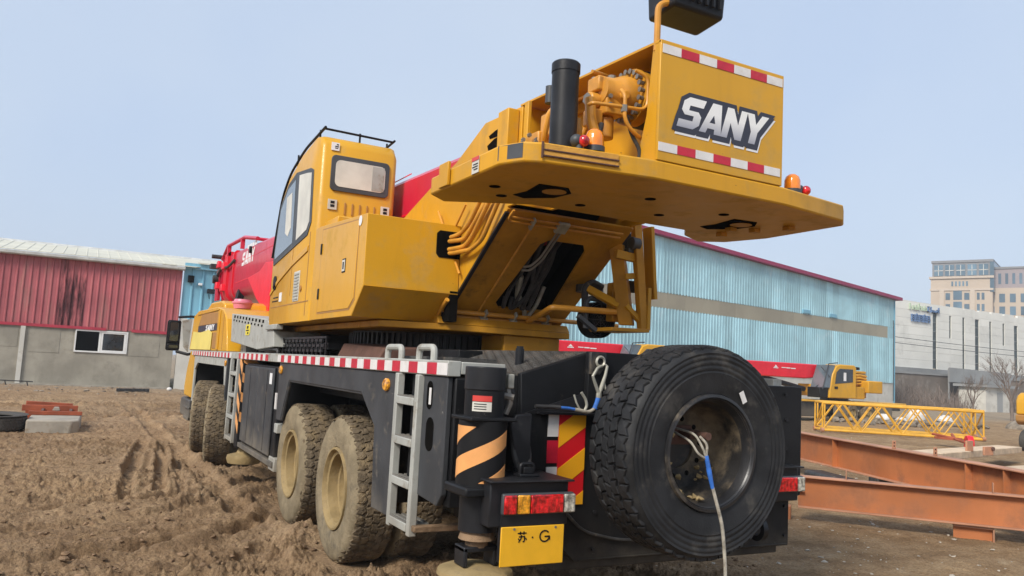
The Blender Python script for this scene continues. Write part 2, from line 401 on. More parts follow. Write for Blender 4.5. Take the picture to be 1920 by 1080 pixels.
def copy_tree(o, parent=None, delta=None):
    c = o.copy(); C.objects.link(c)
    if parent is not None:
        inv = o.matrix_parent_inverse.copy(); c.parent = parent; c.matrix_parent_inverse = inv
    if delta is not None: c.location = Vector(o.location) + Vector(delta)
    for ch in list(o.children): copy_tree(ch, c)
    return c
def link_copy(src, parent, M4, name=None):
    """another object on the same mesh, placed by a world matrix"""
    o = bpy.data.objects.new(name or src.name.split('.')[0], src.data); C.objects.link(o)
    o.parent = parent; o.matrix_parent_inverse = WORLD[parent.name].inverted(); o.matrix_basis = M4
    for md in src.modifiers:
        b = o.modifiers.new(md.name, md.type)
        if md.type == 'BEVEL': b.width = md.width; b.segments = md.segments; b.limit_method = md.limit_method; b.angle_limit = md.angle_limit
    WORLD[o.name] = M4.copy()
    return o

# ---------------------------------------------------------------- numpy noise
def vnoise(x, y, seed=0):
    xi = np.floor(x).astype(np.int64); yi = np.floor(y).astype(np.int64)
    fx = x - xi; fy = y - yi
    fx = fx * fx * (3 - 2 * fx); fy = fy * fy * (3 - 2 * fy)
    def h(a, b):
        n = (a * 374761393 + b * 668265263 + seed * 974634777) & 0x7fffffff
        n = ((n ^ (n >> 13)) * 1274126177) & 0x7fffffff
        return ((n ^ (n >> 16)) & 0xffff) / 65535.0
    return (h(xi, yi) * (1 - fx) + h(xi + 1, yi) * fx) * (1 - fy) + (h(xi, yi + 1) * (1 - fx) + h(xi + 1, yi + 1) * fx) * fy
def fbm(x, y, s, o=4, g=0.5, seed=0):
    t = 0; a = 1; n = 0
    c, d = 0.8, 0.6
    for i in range(o):
        t = t + a * (vnoise(x * s + 13.7 * i, y * s - 7.1 * i, seed + i) - 0.5); n += a; a *= g; s *= 2.03
        x, y = c * x - d * y, d * x + c * y
    return t / n
def sstep(v, a, b):
    t = np.clip((v - a) / (b - a), 0, 1); return t * t * (3 - 2 * t)
def ground_base(x, y):
    x = np.asarray(x, float); y = np.asarray(y, float)
    return -0.30 * sstep(x, 9.0, 20.0) * sstep(y, -6, 8)
def gz(x, y): return float(ground_base(x, y))
def seg_dist(x, y, pts):
    best = np.full_like(x, 1e9)
    sbest = np.zeros_like(x); side = np.zeros_like(x); acc = 0
    for (ax, ay), (bx, by) in zip(pts, pts[1:]):
        L = math.hypot(bx - ax, by - ay); ux, uy = (bx - ax) / L, (by - ay) / L
        t = np.clip((x - ax) * ux + (y - ay) * uy, 0, L)
        dx, dy = x - ax - t * ux, y - ay - t * uy
        d = np.hypot(dx, dy); k = d < best
        best = np.where(k, d, best); sbest = np.where(k, acc + t, sbest); side = np.where(k, ux * dy - uy * dx, side); acc += L
    return best, sbest, side

# ================================================================ GROUND
def build_ground():
    cx, cy = -3.2, -4.1
    na, nr = 860, 980
    h0 = YAW
    ang = np.concatenate([np.linspace(h0 - R_(46), h0 + R_(46), na, endpoint=False), np.linspace(h0 + R_(46), h0 - R_(46) + 2 * math.pi, 90, endpoint=False)])
    na = len(ang)
    rad = np.concatenate([[0.0], np.geomspace(0.8, 3.0, 30, endpoint=False), np.geomspace(3.0, 70.0, nr, endpoint=False), np.geomspace(70.0, 420, 30)])
    nr = len(rad)
    A, Rr = np.meshgrid(ang, rad)
    x = cx + Rr * np.sin(A); y = cy + Rr * np.cos(A)
    z = ground_base(x, y)
    near = 1 - sstep(Rr, 34, 80)
    right = sstep(x + 0.8 * fbm(x, y, .5, 3, seed=3), 0.6, 2.8)
    left = 1 - right
    z = z + near * (0.07 * fbm(x, y, .35, 3, seed=11)) * (0.4 + 0.6 * left)
    patch = sstep(fbm(x, y, .7, 3, seed=49), -0.10, 0.12)
    rough = .45 + .75 * patch
    # churned soil: ridged folds, crumbs and small sharp clods
    z = z + near * left * (0.035 * fbm(x, y, 1.7, 4, .55, seed=21) - 0.030 * np.abs(fbm(x, y, 3.1, 4, .6, seed=31)))
    crumb = np.abs(fbm(x, y, 9.0, 4, .68, seed=41)); crumb2 = np.clip(fbm(x, y, 15.0, 4, .72, seed=47) - .01, 0, 1)
    z = z + near * left * rough * (-0.10 * crumb + 0.20 * crumb2)
    clod = np.clip(fbm(x, y, 6.5, 3, .6, seed=48) - .05, 0, 1)
    z = z + near * left * rough * 0.075 * clod
    # tyre streaks: long parallel grooves that swing round towards the crane's flank
    acr = y - 0.30 * np.clip(x + 3.6, 0, 9) ** 1.35
    strk = fbm(x * .22 + .08 * acr, acr, 4.2, 4, .6, seed=55) + .5 * fbm(x * .3, acr, 10.5, 3, .6, seed=57)
    z = z + left * (1 - sstep(y, 7.2, 8.6)) * 0.13 * strk * (.5 + .8 * vnoise(x * .6, y * .6, 58))
    lng = fbm(x - .06 * y, y * .12, 4.5, 4, .6, seed=59)
    z = z + left * sstep(y, 6.5, 8.5) * (1 - sstep(y, 20, 26)) * np.exp(-((x + 1.9) / 1.3) ** 2) * .10 * lng
    z = z + near * right * (0.035 * fbm(x, y, 1.2, 4, seed=51) + 0.040 * np.clip(fbm(x, y, 11, 4, .72, seed=61), -.06, 1))
    def rut(pts, w, depth, ridge, lug=0.0, pitch=0.16):
        nonlocal z
        wob = 0.10 * fbm(x, y, 1.1, 3, seed=71) + .05 * fbm(x, y, 6, 3, .6, seed=72)
        d, s, sd = seg_dist(x, y, pts)
        d = np.abs(d + wob)
        ln = sum(math.hypot(b[0] - a[0], b[1] - a[1]) for a, b in zip(pts, pts[1:]))
        env = sstep(s, 0.02, 0.5) * (1 - sstep(s, ln - 0.5, ln - 0.02)) * (0.55 + 0.9 * vnoise(x * 1.3, y * 1.3, 77))
        trough = 1 - sstep(d, w * 0.72, w)
        lip = np.exp(-((d - w * 1.2) / (w * 0.35)) ** 2)
        z = z + env * (-depth * trough + ridge * lip * (0.6 + 0.8 * vnoise(x * 7, y * 7, 79)))
        if lug:
            z = z + env * trough * lug * np.sin((s + np.abs(sd) * 0.5) * 2 * math.pi / pitch)
    rut([(-9.5, 3.35), (-6.5, 3.5), (-3.64, 3.97), (-2.35, 4.54), (-0.65, 5.96), (0.2, 7.0)], .18, .05, .05, .014)
    rut([(-9.5, 4.3), (-6.5, 4.45), (-3.7, 4.75), (-2.45, 5.25), (-1.4, 6.1), (-0.6, 7.2)], .14, .04, .045, .010)
    rut([(-9.5, 5.5), (-6.0, 5.5), (-3.8, 5.65), (-2.6, 6.0), (-1.8, 6.6)], .12, .035, .04)
    rut([(-7.0, 2.5), (-3.6, 2.75), (-2.0, 3.4), (-1.2, 4.2), (-0.3, 5.0)], .18, .05, .05, .014)
    rut([(-7.0, 1.7), (-3.3, 1.95), (-1.9, 2.6), (-1.3, 3.3)], .14, .04, .04)
    rut([(-2.65, 5.2), (-2.45, 7.8), (-2.27, 9.6), (-2.0, 12.0)], .10, .085, .035)
    rut([(-2.28, 5.4), (-2.12, 7.4), (-1.97, 8.8), (-1.75, 11.5)], .085, .075, .04)
    rut([(-2.05, 5.4), (-1.9, 7.4), (-1.7, 9.5)], .06, .05, .03)
    rut([(-1.6, 4.4), (-1.62, 6.0), (-1.65, 8.0), (-1.7, 14), (-1.9, 22)], .16, .045, .04, .012)
    rut([(-8, 17), (-4, 16), (0, 17.5)], .3, .07, .08)
    rut([(-9, 21), (-4, 20), (1, 22)], .3, .07, .08)
    # trampled flat where the tyres stand, soil pushed up beside them
    for wy in (2.47, 3.97, 8.3, 9.7):
        for wx in (-1.12, 1.12):
            d = np.hypot((x - wx) / 0.26, (y - wy) / 0.5)
            z = np.where(d < 1.6, z * sstep(d, .7, 1.6) - 0.01 * (1 - sstep(d, .7, 1.6)), z)
            z = z + 0.07 * np.exp(-((d - 1.6) / .35) ** 2) * (0.4 + vnoise(x * 6, y * 6, 91))
    # a heap of soil under the tail of the truck
    z = z + 0.16 * np.exp(-(((x + .2) / 1.2) ** 2 + ((y - .9) / .45) ** 2)) * (.6 + .8 * vnoise(x * 4, y * 4, 92))
    V = np.stack([x, y, z], -1).reshape(-1, 3)
    i = np.arange(nr - 1)[:, None] * na; j = np.arange(na)[None, :]; j2 = (j + 1) % na
    F_ = np.stack([i + j, i + na + j, i + na + j2, i + j2], -1).reshape(-1, 4)
    me = bpy.data.meshes.new('ground')
    me.vertices.add(len(V)); me.vertices.foreach_set('co', V.ravel())
    me.loops.add(F_.size); me.loops.foreach_set('vertex_index', F_.ravel().astype(np.int32))
    me.polygons.add(len(F_)); me.polygons.foreach_set('loop_start', np.arange(0, F_.size, 4, dtype=np.int32))
    me.update(calc_edges=True)
    me.shade_smooth()
    o = bpy.data.objects.new('ground', me); C.objects.link(o); o['kind'] = 'structure'
    m = bpy.data.materials.new('churned_mud'); m.use_nodes = True
    N, L = m.node_tree.nodes, m.node_tree.links
    p = N["Principled BSDF"]; p.inputs['Specular IOR Level'].default_value = 0.15
    geo = N.new("ShaderNodeNewGeometry")
    def noise(sc, det=6, ro=.6, vec=None):
        n = N.new("ShaderNodeTexNoise"); n.inputs['Scale'].default_value = sc; n.inputs['Detail'].default_value = det; n.inputs['Roughness'].default_value = ro
        L.new(vec or geo.outputs['Position'], n.inputs['Vector']); return n.outputs[0]
    def ramp(v, stops):
        n = N.new("ShaderNodeValToRGB"); L.new(v, n.inputs[0]); e = n.color_ramp.elements
        while len(e) < len(stops): e.new(.5)
        for q, (ps, c) in zip(e, stops): q.position = ps; q.color = (*c, 1)
        return n.outputs[0]
    def mix(f, a, b):
        n = N.new("ShaderNodeMix"); n.data_type = 'RGBA'; L.new(f, n.inputs[0]); L.new(a, n.inputs[6]); L.new(b, n.inputs[7]); return n.outputs[2]
    brown = ramp(noise(1.1, 8, .65), [(.30, (.185, .115, .066)), (.45, (.290, .190, .112)), (.58, (.385, .265, .163)), (.72, (.46, .335, .215))])
    ochre = ramp(noise(7.0, 7, .75), [(.3, (.16, .10, .056)), (.5, (.345, .230, .130)), (.72, (.50, .355, .205))])
    brown = mix(noise(.45, 4), brown, ochre)
    grey = ramp(noise(2.6, 8, .72), [(.28, (.175, .108, .056)), (.46, (.290, .188, .102)), (.60, (.360, .248, .142)), (.78, (.48, .37, .25))])
    sx = N.new("ShaderNodeSeparateXYZ"); L.new(geo.outputs['Position'], sx.inputs[0])
    ad = N.new("ShaderNodeMath"); L.new(sx.outputs[0], ad.inputs[0])
    nz = N.new("ShaderNodeMath"); nz.operation = 'MULTIPLY'; nz.inputs[1].default_value = 3.0; L.new(noise(.6, 4), nz.inputs[0]); L.new(nz.outputs[0], ad.inputs[1])
    mr = N.new("ShaderNodeMapRange"); mr.interpolation_type = 'SMOOTHSTEP'; L.new(ad.outputs[0], mr.inputs[0]); mr.inputs[1].default_value = 2.0; mr.inputs[2].default_value = 4.2
    col = mix(mr.outputs[0], brown, grey)
    spk = ramp(noise(38, 5, .75), [(.32, (.55, .53, .50)), (.5, (1, 1, 1)), (.68, (1.35, 1.33, 1.28))])
    mm = N.new("ShaderNodeMix"); mm.data_type = 'RGBA'; mm.blend_type = 'MULTIPLY'; mm.inputs[0].default_value = .85; L.new(col, mm.inputs[6]); L.new(spk, mm.inputs[7]); col = mm.outputs[2]
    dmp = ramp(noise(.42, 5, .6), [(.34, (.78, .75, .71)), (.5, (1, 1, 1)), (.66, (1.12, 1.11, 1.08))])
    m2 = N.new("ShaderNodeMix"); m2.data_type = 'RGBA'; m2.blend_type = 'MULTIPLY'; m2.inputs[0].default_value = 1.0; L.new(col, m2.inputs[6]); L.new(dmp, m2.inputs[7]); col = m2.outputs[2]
    # pale cement dust by the far wall
    md = N.new("ShaderNodeMapRange"); L.new(sx.outputs[1], md.inputs[0]); md.inputs[1].default_value = 27; md.inputs[2].default_value = 33
    pm = N.new("ShaderNodeMath"); pm.operation = 'MULTIPLY'; L.new(md.outputs[0], pm.inputs[0]); L.new(noise(1.4, 5), pm.inputs[1])
    col = mix(pm.outputs[0], col, ramp(noise(3), [(.3, (.24, .21, .165)), (.7, (.36, .33, .27))]))
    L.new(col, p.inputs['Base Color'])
    rr = ramp(noise(.9, 5), [(.35, (.80,) * 3), (.6, (.97,) * 3)]); L.new(rr, p.inputs['Roughness'])
    b1 = N.new("ShaderNodeBump"); b1.inputs['Strength'].default_value = .9; b1.inputs['Distance'].default_value = .06; L.new(noise(22, 8, .72), b1.inputs['Height'])
    b2 = N.new("ShaderNodeBump"); b2.inputs['Strength'].default_value = .6; b2.inputs['Distance'].default_value = .010; L.new(noise(75, 4, .7), b2.inputs['Height']); L.new(b1.outputs[0], b2.inputs['Normal'])
    L.new(b2.outputs[0], p.inputs['Normal'])
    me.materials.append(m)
    return V.reshape(nr, na, 3)
GROUND = build_ground()
_ng, _na = GROUND.shape[:2]
_ga = None

def lump(g, c, r, flat=.6, rng=random, m=0):
    """small irregular 20-face stone / clod"""
    t = 1.618
    vs_ = [(-1, t, 0), (1, t, 0), (-1, -t, 0), (1, -t, 0), (0, -1, t), (0, 1, t), (0, -1, -t), (0, 1, -t), (t, 0, -1), (t, 0, 1), (-t, 0, -1), (-t, 0, 1)]
    fs = [(0, 11, 5), (0, 5, 1), (0, 1, 7), (0, 7, 10), (0, 10, 11), (1, 5, 9), (5, 11, 4), (11, 10, 2), (10, 7, 6), (7, 1, 8), (3, 9, 4), (3, 4, 2), (3, 2, 6), (3, 6, 8), (3, 8, 9), (4, 9, 5), (2, 4, 11), (6, 2, 10), (8, 6, 7), (9, 8, 1)]
    a = rng.random() * 6.28; ca, sa = math.cos(a), math.sin(a); sx_, sy_ = rng.uniform(.7, 1.3), rng.uniform(.7, 1.3)
    V = []
    for x, y, z in vs_:
        k = r / 1.9 * rng.uniform(.5, 1.3); x, y, z = x * k * sx_, y * k * sy_, z * k * flat
        V.append((c[0] + x * ca - y * sa, c[1] + x * sa + y * ca, c[2] + z))
    g.add(V, fs, m)

def scatter(name, m, n, region, rmin, rmax, seed, flat=.6, kind='stuff', sink=.2):
    rng = random.Random(seed); g = G(); k = 0
    while k < n:
        ir = rng.randrange(60, _ng - 60); ia = rng.randrange(0, 860)
        v = GROUND[ir, ia]
        if not region(v[0], v[1]): continue
        r = rmin + (rmax - rmin) * rng.random() ** 5
        lump(g, (v[0], v[1], v[2] + r * flat * (1 - sink) * .5), r, flat, rng); k += 1
    return obj(name, g, m, smooth=0, recalc=False, kind=kind)
scatter('mud_clods', M['clod'], 7000, lambda x, y: x < 2.2 and 1.0 < y < 22 and vnoise(np.array(x * .9), np.array(y * .9), 5) > .38, .005, .042, 3, .55, 'stuff', .6)
scatter('pebbles', M['pebble'], 2600, lambda x, y: x > 1.2 and -2 < y < 26 and x < 40, .006, .032, 4, .5)
scatter('gravel', M['debris'], 380, lambda x, y: -9 < x < 2 and 26 < y < 32.2, .02, .10, 8, .45)

# ================================================================ LEFT SHED
YW = 32.4
t = thing('metal_shed', 'long low shed with faded red metal cladding over a grey cement wall', 'shed', (-4, YW, 0))
g = G().box(-14, -3.38, YW, YW + .25, -.3, 2.34).box(-1.46, .30, YW, YW + .25, -.3, 2.34).box(-3.38, -1.46, YW, YW + .25, -.3, 1.40).box(-3.38, -1.46, YW, YW + .25, 2.235, 2.34)
obj('cement_wall', g, M['concrete'], t)
# patches of newer render standing proud of the wall
g = G().box(-4.95, -3.9, YW - .012, YW, 1.28, 2.22).box(-3.72, -3.45, YW - .008, YW, 1.42, 2.25).box(-1.44, -.25, YW - .010, YW, 1.30, 2.2).box(-6.4, -5.33, YW - .010, YW, 1.45, 2.2)
objs('render_patch', g, M['concrete'], t)
g = G().box(-5.26, -5.10, YW - .07, YW - .001, -.2, 2.3); obj('white_pilaster', g, M['white_wall'], t)
# footing ledge
obj('footing', G().box(-14, .3, YW - .35, YW - .001, -.3, .05), M['slab'], t)
pw = .238
for i in range(60):
    x0 = .40 - (i + 1) * pw
    zb = 2.30 + .012 * math.sin(i * 2.1)
    prof = [(x0, YW - .02), (x0, YW - .030), (x0 + .155, YW - .030), (x0 + .175, YW - .062), (x0 + .215, YW - .062), (x0 + pw - .004, YW - .030), (x0 + pw - .004, YW - .02)]
    g = G().prism(prof, 'z', zb, 5.03)
    rust = -4.15 < x0 < -3.25
    obj('panel', g, M['red_clad_rust'] if rust else M['red_clad'], t)
for a, b in ((-14, -2.3), (-1.35, .40)):
    obj('base_flashing', G().box(a, b, YW - .075, YW - .063, 2.27, 2.385), M['red_strip'], t)
obj('backing_wall', G().box(-14, .38, YW + .002, YW + .06, 2.341, 5.03), M['void'], t)
# gutter and roof
obj('gutter', G().prism([(YW - .34, 5.06), (YW - .30, 5.02), (YW - .10, 5.02), (YW - .10, 5.17), (YW - .34, 5.17)], 'x', -14, .46), M['gutter'], t, bevel=.01)
roof = obj('roof', G().add([(-14, YW - .28, 5.19), (.9, YW - .28, 5.19), (6.5, YW + 5.6, 6.12), (-14, YW + 5.6, 6.12), (-14, YW - .28, 5.22), (.9, YW - .28, 5.22), (6.5, YW + 5.6, 6.16), (-14, YW + 5.6, 6.16)],
    [(0, 3, 2, 1), (4, 5, 6, 7), (0, 1, 5, 4), (1, 2, 6, 5), (2, 3, 7, 6), (3, 0, 4, 7)]), M['roof_cream'], t)
g = G()
for i in range(34):
    x = -13.8 + i * .42
    g.hexa([(x, YW - .27, 5.223), (x + .06, YW - .27, 5.223), (x + .06, YW + 5.6, 6.163), (x, YW + 5.6, 6.163)], [(x + .015, YW - .27, 5.238), (x + .045, YW - .27, 5.238), (x + .045, YW + 5.6, 6.178), (x + .015, YW + 5.6, 6.178)])
obj('roof_rib', g, M['roof_cream'], roof)
obj('ridge_cap', G().prism([(YW + 5.4, 6.12), (YW + 5.6, 6.24), (YW + 5.8, 6.12)], 'x', -14, 6.6), M['gutter'], roof)
obj('back_wall', G().box(-14, .3, YW + 11, YW + 11.2, -.3, 5.1), M['concrete'], t)
obj('gable_wall', G().prism([(YW + .07, -.3), (YW + 10.9, -.3), (YW + 10.9, 5.1), (YW + 5.6, 6.1), (YW + .07, 5.1)], 'x', .06, .28), M['concrete'], t)
# window: left half slid open
w = obj('window', G().box(-3.38, -1.46, YW - .045, YW + .02, 1.36, 1.42).box(-3.38, -1.46, YW - .045, YW + .02, 2.205, 2.262).box(-3.38, -3.33, YW - .045, YW + .02, 1.42, 2.205).box(-1.51, -1.46, YW - .045, YW + .02, 1.42, 2.205), M['pvc'], t)
obj('sash', G().box(-2.44, -2.37, YW - .03, YW + .0, 1.42, 2.205).box(-1.60, -1.515, YW - .03, YW + .0, 1.42, 2.205).box(-2.37, -1.60, YW - .03, YW, 1.42, 1.475).box(-2.37, -1.60, YW - .03, YW, 2.15, 2.205), M['pvc'], w)
obj('sash', G().box(-2.52, -2.445, YW + .002, YW + .03, 1.42, 2.205), M['pvc'], w)
obj('pane', G().box(-2.37, -1.60, YW - .018, YW - .010, 1.475, 2.15), M['glass_dark'], w)
obj('room_shade_sheet', G().box(-3.34, -1.48, YW + .6, YW + .65, 1.2, 2.4), M['void'], t)  # black sheet painted as the shade of the room behind

t = thing('blue_shed', 'sky blue metal end bay beside the red cladding, behind the crane cab', 'shed', (2.5, YW, 0))
obj('cement_wall', G().box(.46, 9, YW + .02, YW + .25, -.3, 3.0), M['white_wall'], t)
for i in range(20):
    x0 = .46 + i * .42
    prof = [(x0, YW + .08), (x0, YW + .03), (x0 + .30, YW + .03), (x0 + .33, YW - .02), (x0 + .38, YW - .02), (x0 + .416, YW + .03), (x0 + .416, YW + .08)]
    obj('panel', G().prism(prof, 'z', 2.95, 5.15), M['blue_clad2'], t)
obj('eave_fascia', G().box(.46, 9, YW - .10, YW + .02, 5.152, 5.38), M['blue_clad2'], t)
obj('fuse_box', G().box(.62, .86, YW - .12, YW - .021, 4.55, 4.85), M['void'], t, bevel=.01)
g = G().tube([(1.55, YW - .3, 4.2), (1.55, YW - .1, 4.2), (1.55, YW, 4.25)], .03).box(1.40, 1.70, YW - .42, YW - .24, 4.12, 4.32).tube([(1.48, YW - .3, 4.1), (1.52, YW - .25, 3.9)], .02)
obj('wall_lamp', g, M['black_plastic'], t, bevel=.01)
obj('security_camera', G().box(1.05, 1.2, YW - .2, YW - .021, 4.45, 4.55), M['white_print'], t, bevel=.01)
obj('roof', G().hexa([(.95, YW - .2, 5.382), (9, YW - .2, 5.382), (9, YW + 5.5, 6.05), (6.6, YW + 5.5, 6.05)], [(.95, YW - .2, 5.42), (9, YW - .2, 5.42), (9, YW + 5.5, 6.1), (6.6, YW + 5.5, 6.1)]), M['roof_cream'], t)

# ================================================================ BIG BLUE WAREHOUSE (gable end facing the yard)
Pc = Vector((64.0, 44.7, 0)); u = Vector((-.9840, -.1780, 0)); nrm = Vector((.1780, -.9840, 0))   # u runs left along the wall, nrm faces us
def WP(s, d, z): p = Pc + u * s + nrm * d; return (p.x, p.y, z)
def wbox(g, s0, s1, d0, d1, z0, z1, z1b=None, m=0):
    z1b = z1 if z1b is None else z1b
    g.hexa([WP(s0, d0, z0), WP(s1, d0, z0), WP(s1, d1, z0), WP(s0, d1, z0)], [WP(s0, d0, z1), WP(s1, d0, z1b), WP(s1, d1, z1b), WP(s0, d1, z1)], m)
ztop = lambda s: 9.95 + .0365 * s
t = thing('blue_warehouse', 'large pale blue corrugated warehouse with a tan skylight band and maroon roof edge', 'warehouse', (48, 42, -.3))
g = G(); wbox(g, 0, 46, -.4, -.05, -.6, 2.25); obj('plinth_wall', g, M['white_wall'], t)
rib_lo = None
for i in range(46):
    for lo, hi in ((2.15, 6.30), (7.34, None)):
        s0, s1 = i * 1.0, i * 1.0 + .995
        g = G()
        def top(s): return hi if hi else ztop(s)
        n_ = 3
        for k in range(n_):
            a = s0 + (s1 - s0) * k / n_; b = s0 + (s1 - s0) * (k + 1) / n_
            q = (b - a)
            pr_ = [(a, -.04), (a, .0), (a + q * .6, .0), (a + q * .7, .028), (a + q * .9, .028), (b, .0), (b, -.04)]
            nn = len(pr_)
            g.add([WP(s, d, lo) for s, d in pr_] + [WP(s, d, top(s)) for s, d in pr_], [tuple(range(nn)), tuple(range(2 * nn - 1, nn - 1, -1))] + [(j, (j + 1) % nn, nn + (j + 1) % nn, nn + j) for j in range(nn)])
        obj('panel', g, M['blue_clad'], t)
for i in range(22):
    g = G(); a = 1.3 + i * 1.95
    wbox(g, a, a + 1.945, -.05, .0, 6.25, 7.40); obj('skylight_panel', g, M['skylight'], t)
for lo, hi in ((2.0, 6.3),):
    pass
g = G(); wbox(g, 0.0, 1.29, -.04, .004, 6.3, 7.34); obj('panel', g, M['blue_clad'], t)
g = G(); wbox(g, -.7, 46.2, -1.0, .45, ztop(-.7) + .02, ztop(-.7) + .30, ztop(46.2) + .30); 
g.v = [(x, y, z if k >= 4 else (ztop(-.7) + .02 if k in (0, 3) else ztop(46.2) + .02)) for k, (x, y, z) in enumerate(g.v)]
obj('roof_edge', g, M['maroon'], t)
g = G(); wbox(g, -.02, .10, -.04, .08, -.3, 9.9); obj('corner_trim', g, M['blue_clad2'], t)
g = G(); wbox(g, 0, 46, -24, -23.8, -.3, 9.9, 11.9); wbox(g, 45.8, 46, -23.7, -.5, -.3, 11.9); wbox(g, 0, .2, -23.7, -.5, -.3, 9.8); obj('back_wall', g, M['blue_clad'], t)
g = G(); g.hexa([WP(-.5, -.9, 10.0), WP(46, -.9, 11.65), WP(46, -25, 11.65), WP(-.5, -25, 10.0)], [WP(-.5, -.9, 10.1), WP(46, -.9, 11.75), WP(46, -25, 11.75), WP(-.5, -25, 10.1)]); obj('roof', g, M['maroon'], t)
for s in (10.5, 14.6): 
    g = G(); wbox(g, s, s + 1.1, .0, .12, 7.42, 7.70); obj('wall_vent', g, M['blue_clad2'], t)
g = G().tube([WP(.4, .12, 8), WP(.4, .12, 7), WP(.55, .2, 6.4), WP(.4, .12, 5.9), WP(.4, .12, .5)], .04, 6); obj('downpipe', g, M['wire'], t)

# ================================================================ PALE FACTORY
YF = 57.8
t = thing('pale_factory', 'pale grey factory wall with narrow dark vertical windows and a roof sign', 'factory', (105, YF, 0))
zt_ = lambda x: 12.40 - .0155 * (x - 83.3)
STR = [(a_, w_ * 1.35, b_, c_, d_) for a_, w_, b_, c_, d_ in [(89.75, .62, 4.38, 11.3, 0), (92.85, .32, 8.3, 11.15, 0), (95.6, .38, 4.25, 11.15, 0), (98.45, .68, 4.3, 11.1, 0), (101.35, .36, 4.15, 11.05, 0), (104.3, .36, 8.1, 11.0, 0), (107.1, .66, 4.2, 10.9, 0), (110.3, .36, 4.2, 10.9, 0), (113.4, .66, 4.2, 10.8, 0)]]
xs_ = [70] + [v for a, w_, *_ in STR for v in (a - w_ / 2, a + w_ / 2)] + [150]
for k in range(0, len(xs_), 2):
    a, b = xs_[k], xs_[k + 1]
    zz = 4.3
    while zz < 12.4:
        z1 = min(zz + .985, 13)
        g = G().hexa([(a, YF, zz), (b, YF, zz), (b, YF + .3, zz), (a, YF + .3, zz)], [(a, YF, min(z1, zt_(a))), (b, YF, min(z1, zt_(b))), (b, YF + .3, min(z1, zt_(b))), (a, YF + .3, min(z1, zt_(a)))])
        obj('wall_panel', g, M['pale_panel'], t); zz += 1.0
for a, w_, z0, z1, _ in STR:
    wn = obj('window', G().box(a - w_ / 2 + .003, a + w_ / 2 - .003, YF + .12, YF + .3, z0, z1), M['strip_glass'], t)
    obj('window_head', G().box(a - w_ / 2 + .003, a + w_ / 2 - .003, YF + .004, YF + .3, z1 + .004, zt_(a) - .004), M['pale_panel'], t)
    if z0 > 4.5: obj('window_apron', G().box(a - w_ / 2 + .003, a + w_ / 2 - .003, YF + .004, YF + .3, 4.31, z0 - .004), M['pale_panel'], t)
    g = G(); zz = z0 + 1.1
    while zz < z1 - .4: g.box(a - w_ / 2 + .004, a + w_ / 2 - .004, YF + .08, YF + .119, zz, zz + .07); zz += 1.15
    objs('transom', g, M['grey_base'], wn)
obj('plinth', G().box(70, 150, YF - .15, YF + .3, -.5, 4.29), M['grey_base'], t)
obj('roof', G().box(70, 150, YF + .31, YF + 40, 11.0, 11.2), M['grey_base'], t)
obj('side_wall', G().box(69.7, 69.99, YF, YF + 40, -.5, 12.3), M['pale_panel'], t)
# roof sign letters: a green word, then a blue word, and a blue line of characters below
sg = obj('sign_letter', G().box(84.5, 84.7, YF - .2, YF - .05, 11.05, 12.0).box(84.71, 85.2, YF - .2, YF - .05, 11.05, 11.25), M['sign_green'], t)
def seg_letter(ch, x, z, h, m, gr=None):
    w = h * .62; s = h * .17; y0, y1 = YF - .2, YF - .05
    g = G()
    S = {'a': (0, 0, w, s), 'top': (0, h - s, w, h), 'mid': (0, h / 2 - s / 2, w, h / 2 + s / 2), 'l': (0, 0, s, h), 'r': (w - s, 0, w, h), 'lb': (0, 0, s, h / 2), 'rb': (w - s, 0, w, h / 2), 'dot': (0, h * .8, s, h), 'rt': (w - s, h / 2, w, h), 'bh': (0, h * .5, w, h * .5 + s)}
    T = {'C': 'top a l', 'l': 'l', 'o': 'lb rb a mid', 'u': 'lb rb a', 'd': 'lb r a mid', 'i': 'lb dot', 'n': 'lb rb mid', 'e': 'lb a mid', 'k': 'l mid rb', 't': 'l a mid', 'r': 'lb mid'}
    for k in T[ch].split():
        a, b, c, d = S[k]; g.box(x + a, x + c, y0, y1, z + b, z + d)
    obj('sign_letter', g, m, t); return x + (s if ch in 'l' else w) + h * .22
bpy.data.objects.remove(sg)
x = 84.7
for k, hh in enumerate((.75, .5, .62, .8, .5, .6)):      # pale green letters, too faint to read in the photograph
    g = G().box(x, x + .16, YF - .2, YF - .05, 11.35, 11.35 + hh)
    if k % 2: g.box(x + .161, x + .36, YF - .2, YF - .05, 11.35 + hh * .45, 11.35 + hh * .65)
    if k % 3: g.box(x + .361, x + .45, YF - .2, YF - .05, 11.35, 11.35 + hh * .6)
    obj('sign_letter', g, M['sign_green'], t); x += .56
x += .12
for ch in 'Cloud': x = seg_letter(ch, x, 11.25, .70 if ch in 'Cld' else .55, M['sign_blue'])
for k in range(5):
    x0 = 85.0 + k * .74
    g = G().box(x0, x0 + .6, YF - .2, YF - .05, 10.65, 10.78).box(x0, x0 + .6, YF - .2, YF - .05, 10.15, 10.27).box(x0 + .05, x0 + .17, YF - .2, YF - .05, 9.9, 10.64).box(x0 + .5, x0 + .62, YF - .2, YF - .05, 9.9, 10.64).box(x0 + .1, x0 + .6, YF - .2, YF - .05, 10.4, 10.5)
    if k % 2: g.box(x0 + .28, x0 + .4, YF - .2, YF - .05, 9.95, 10.9)
    obj('sign_character', g, M['sign_blue'], t)

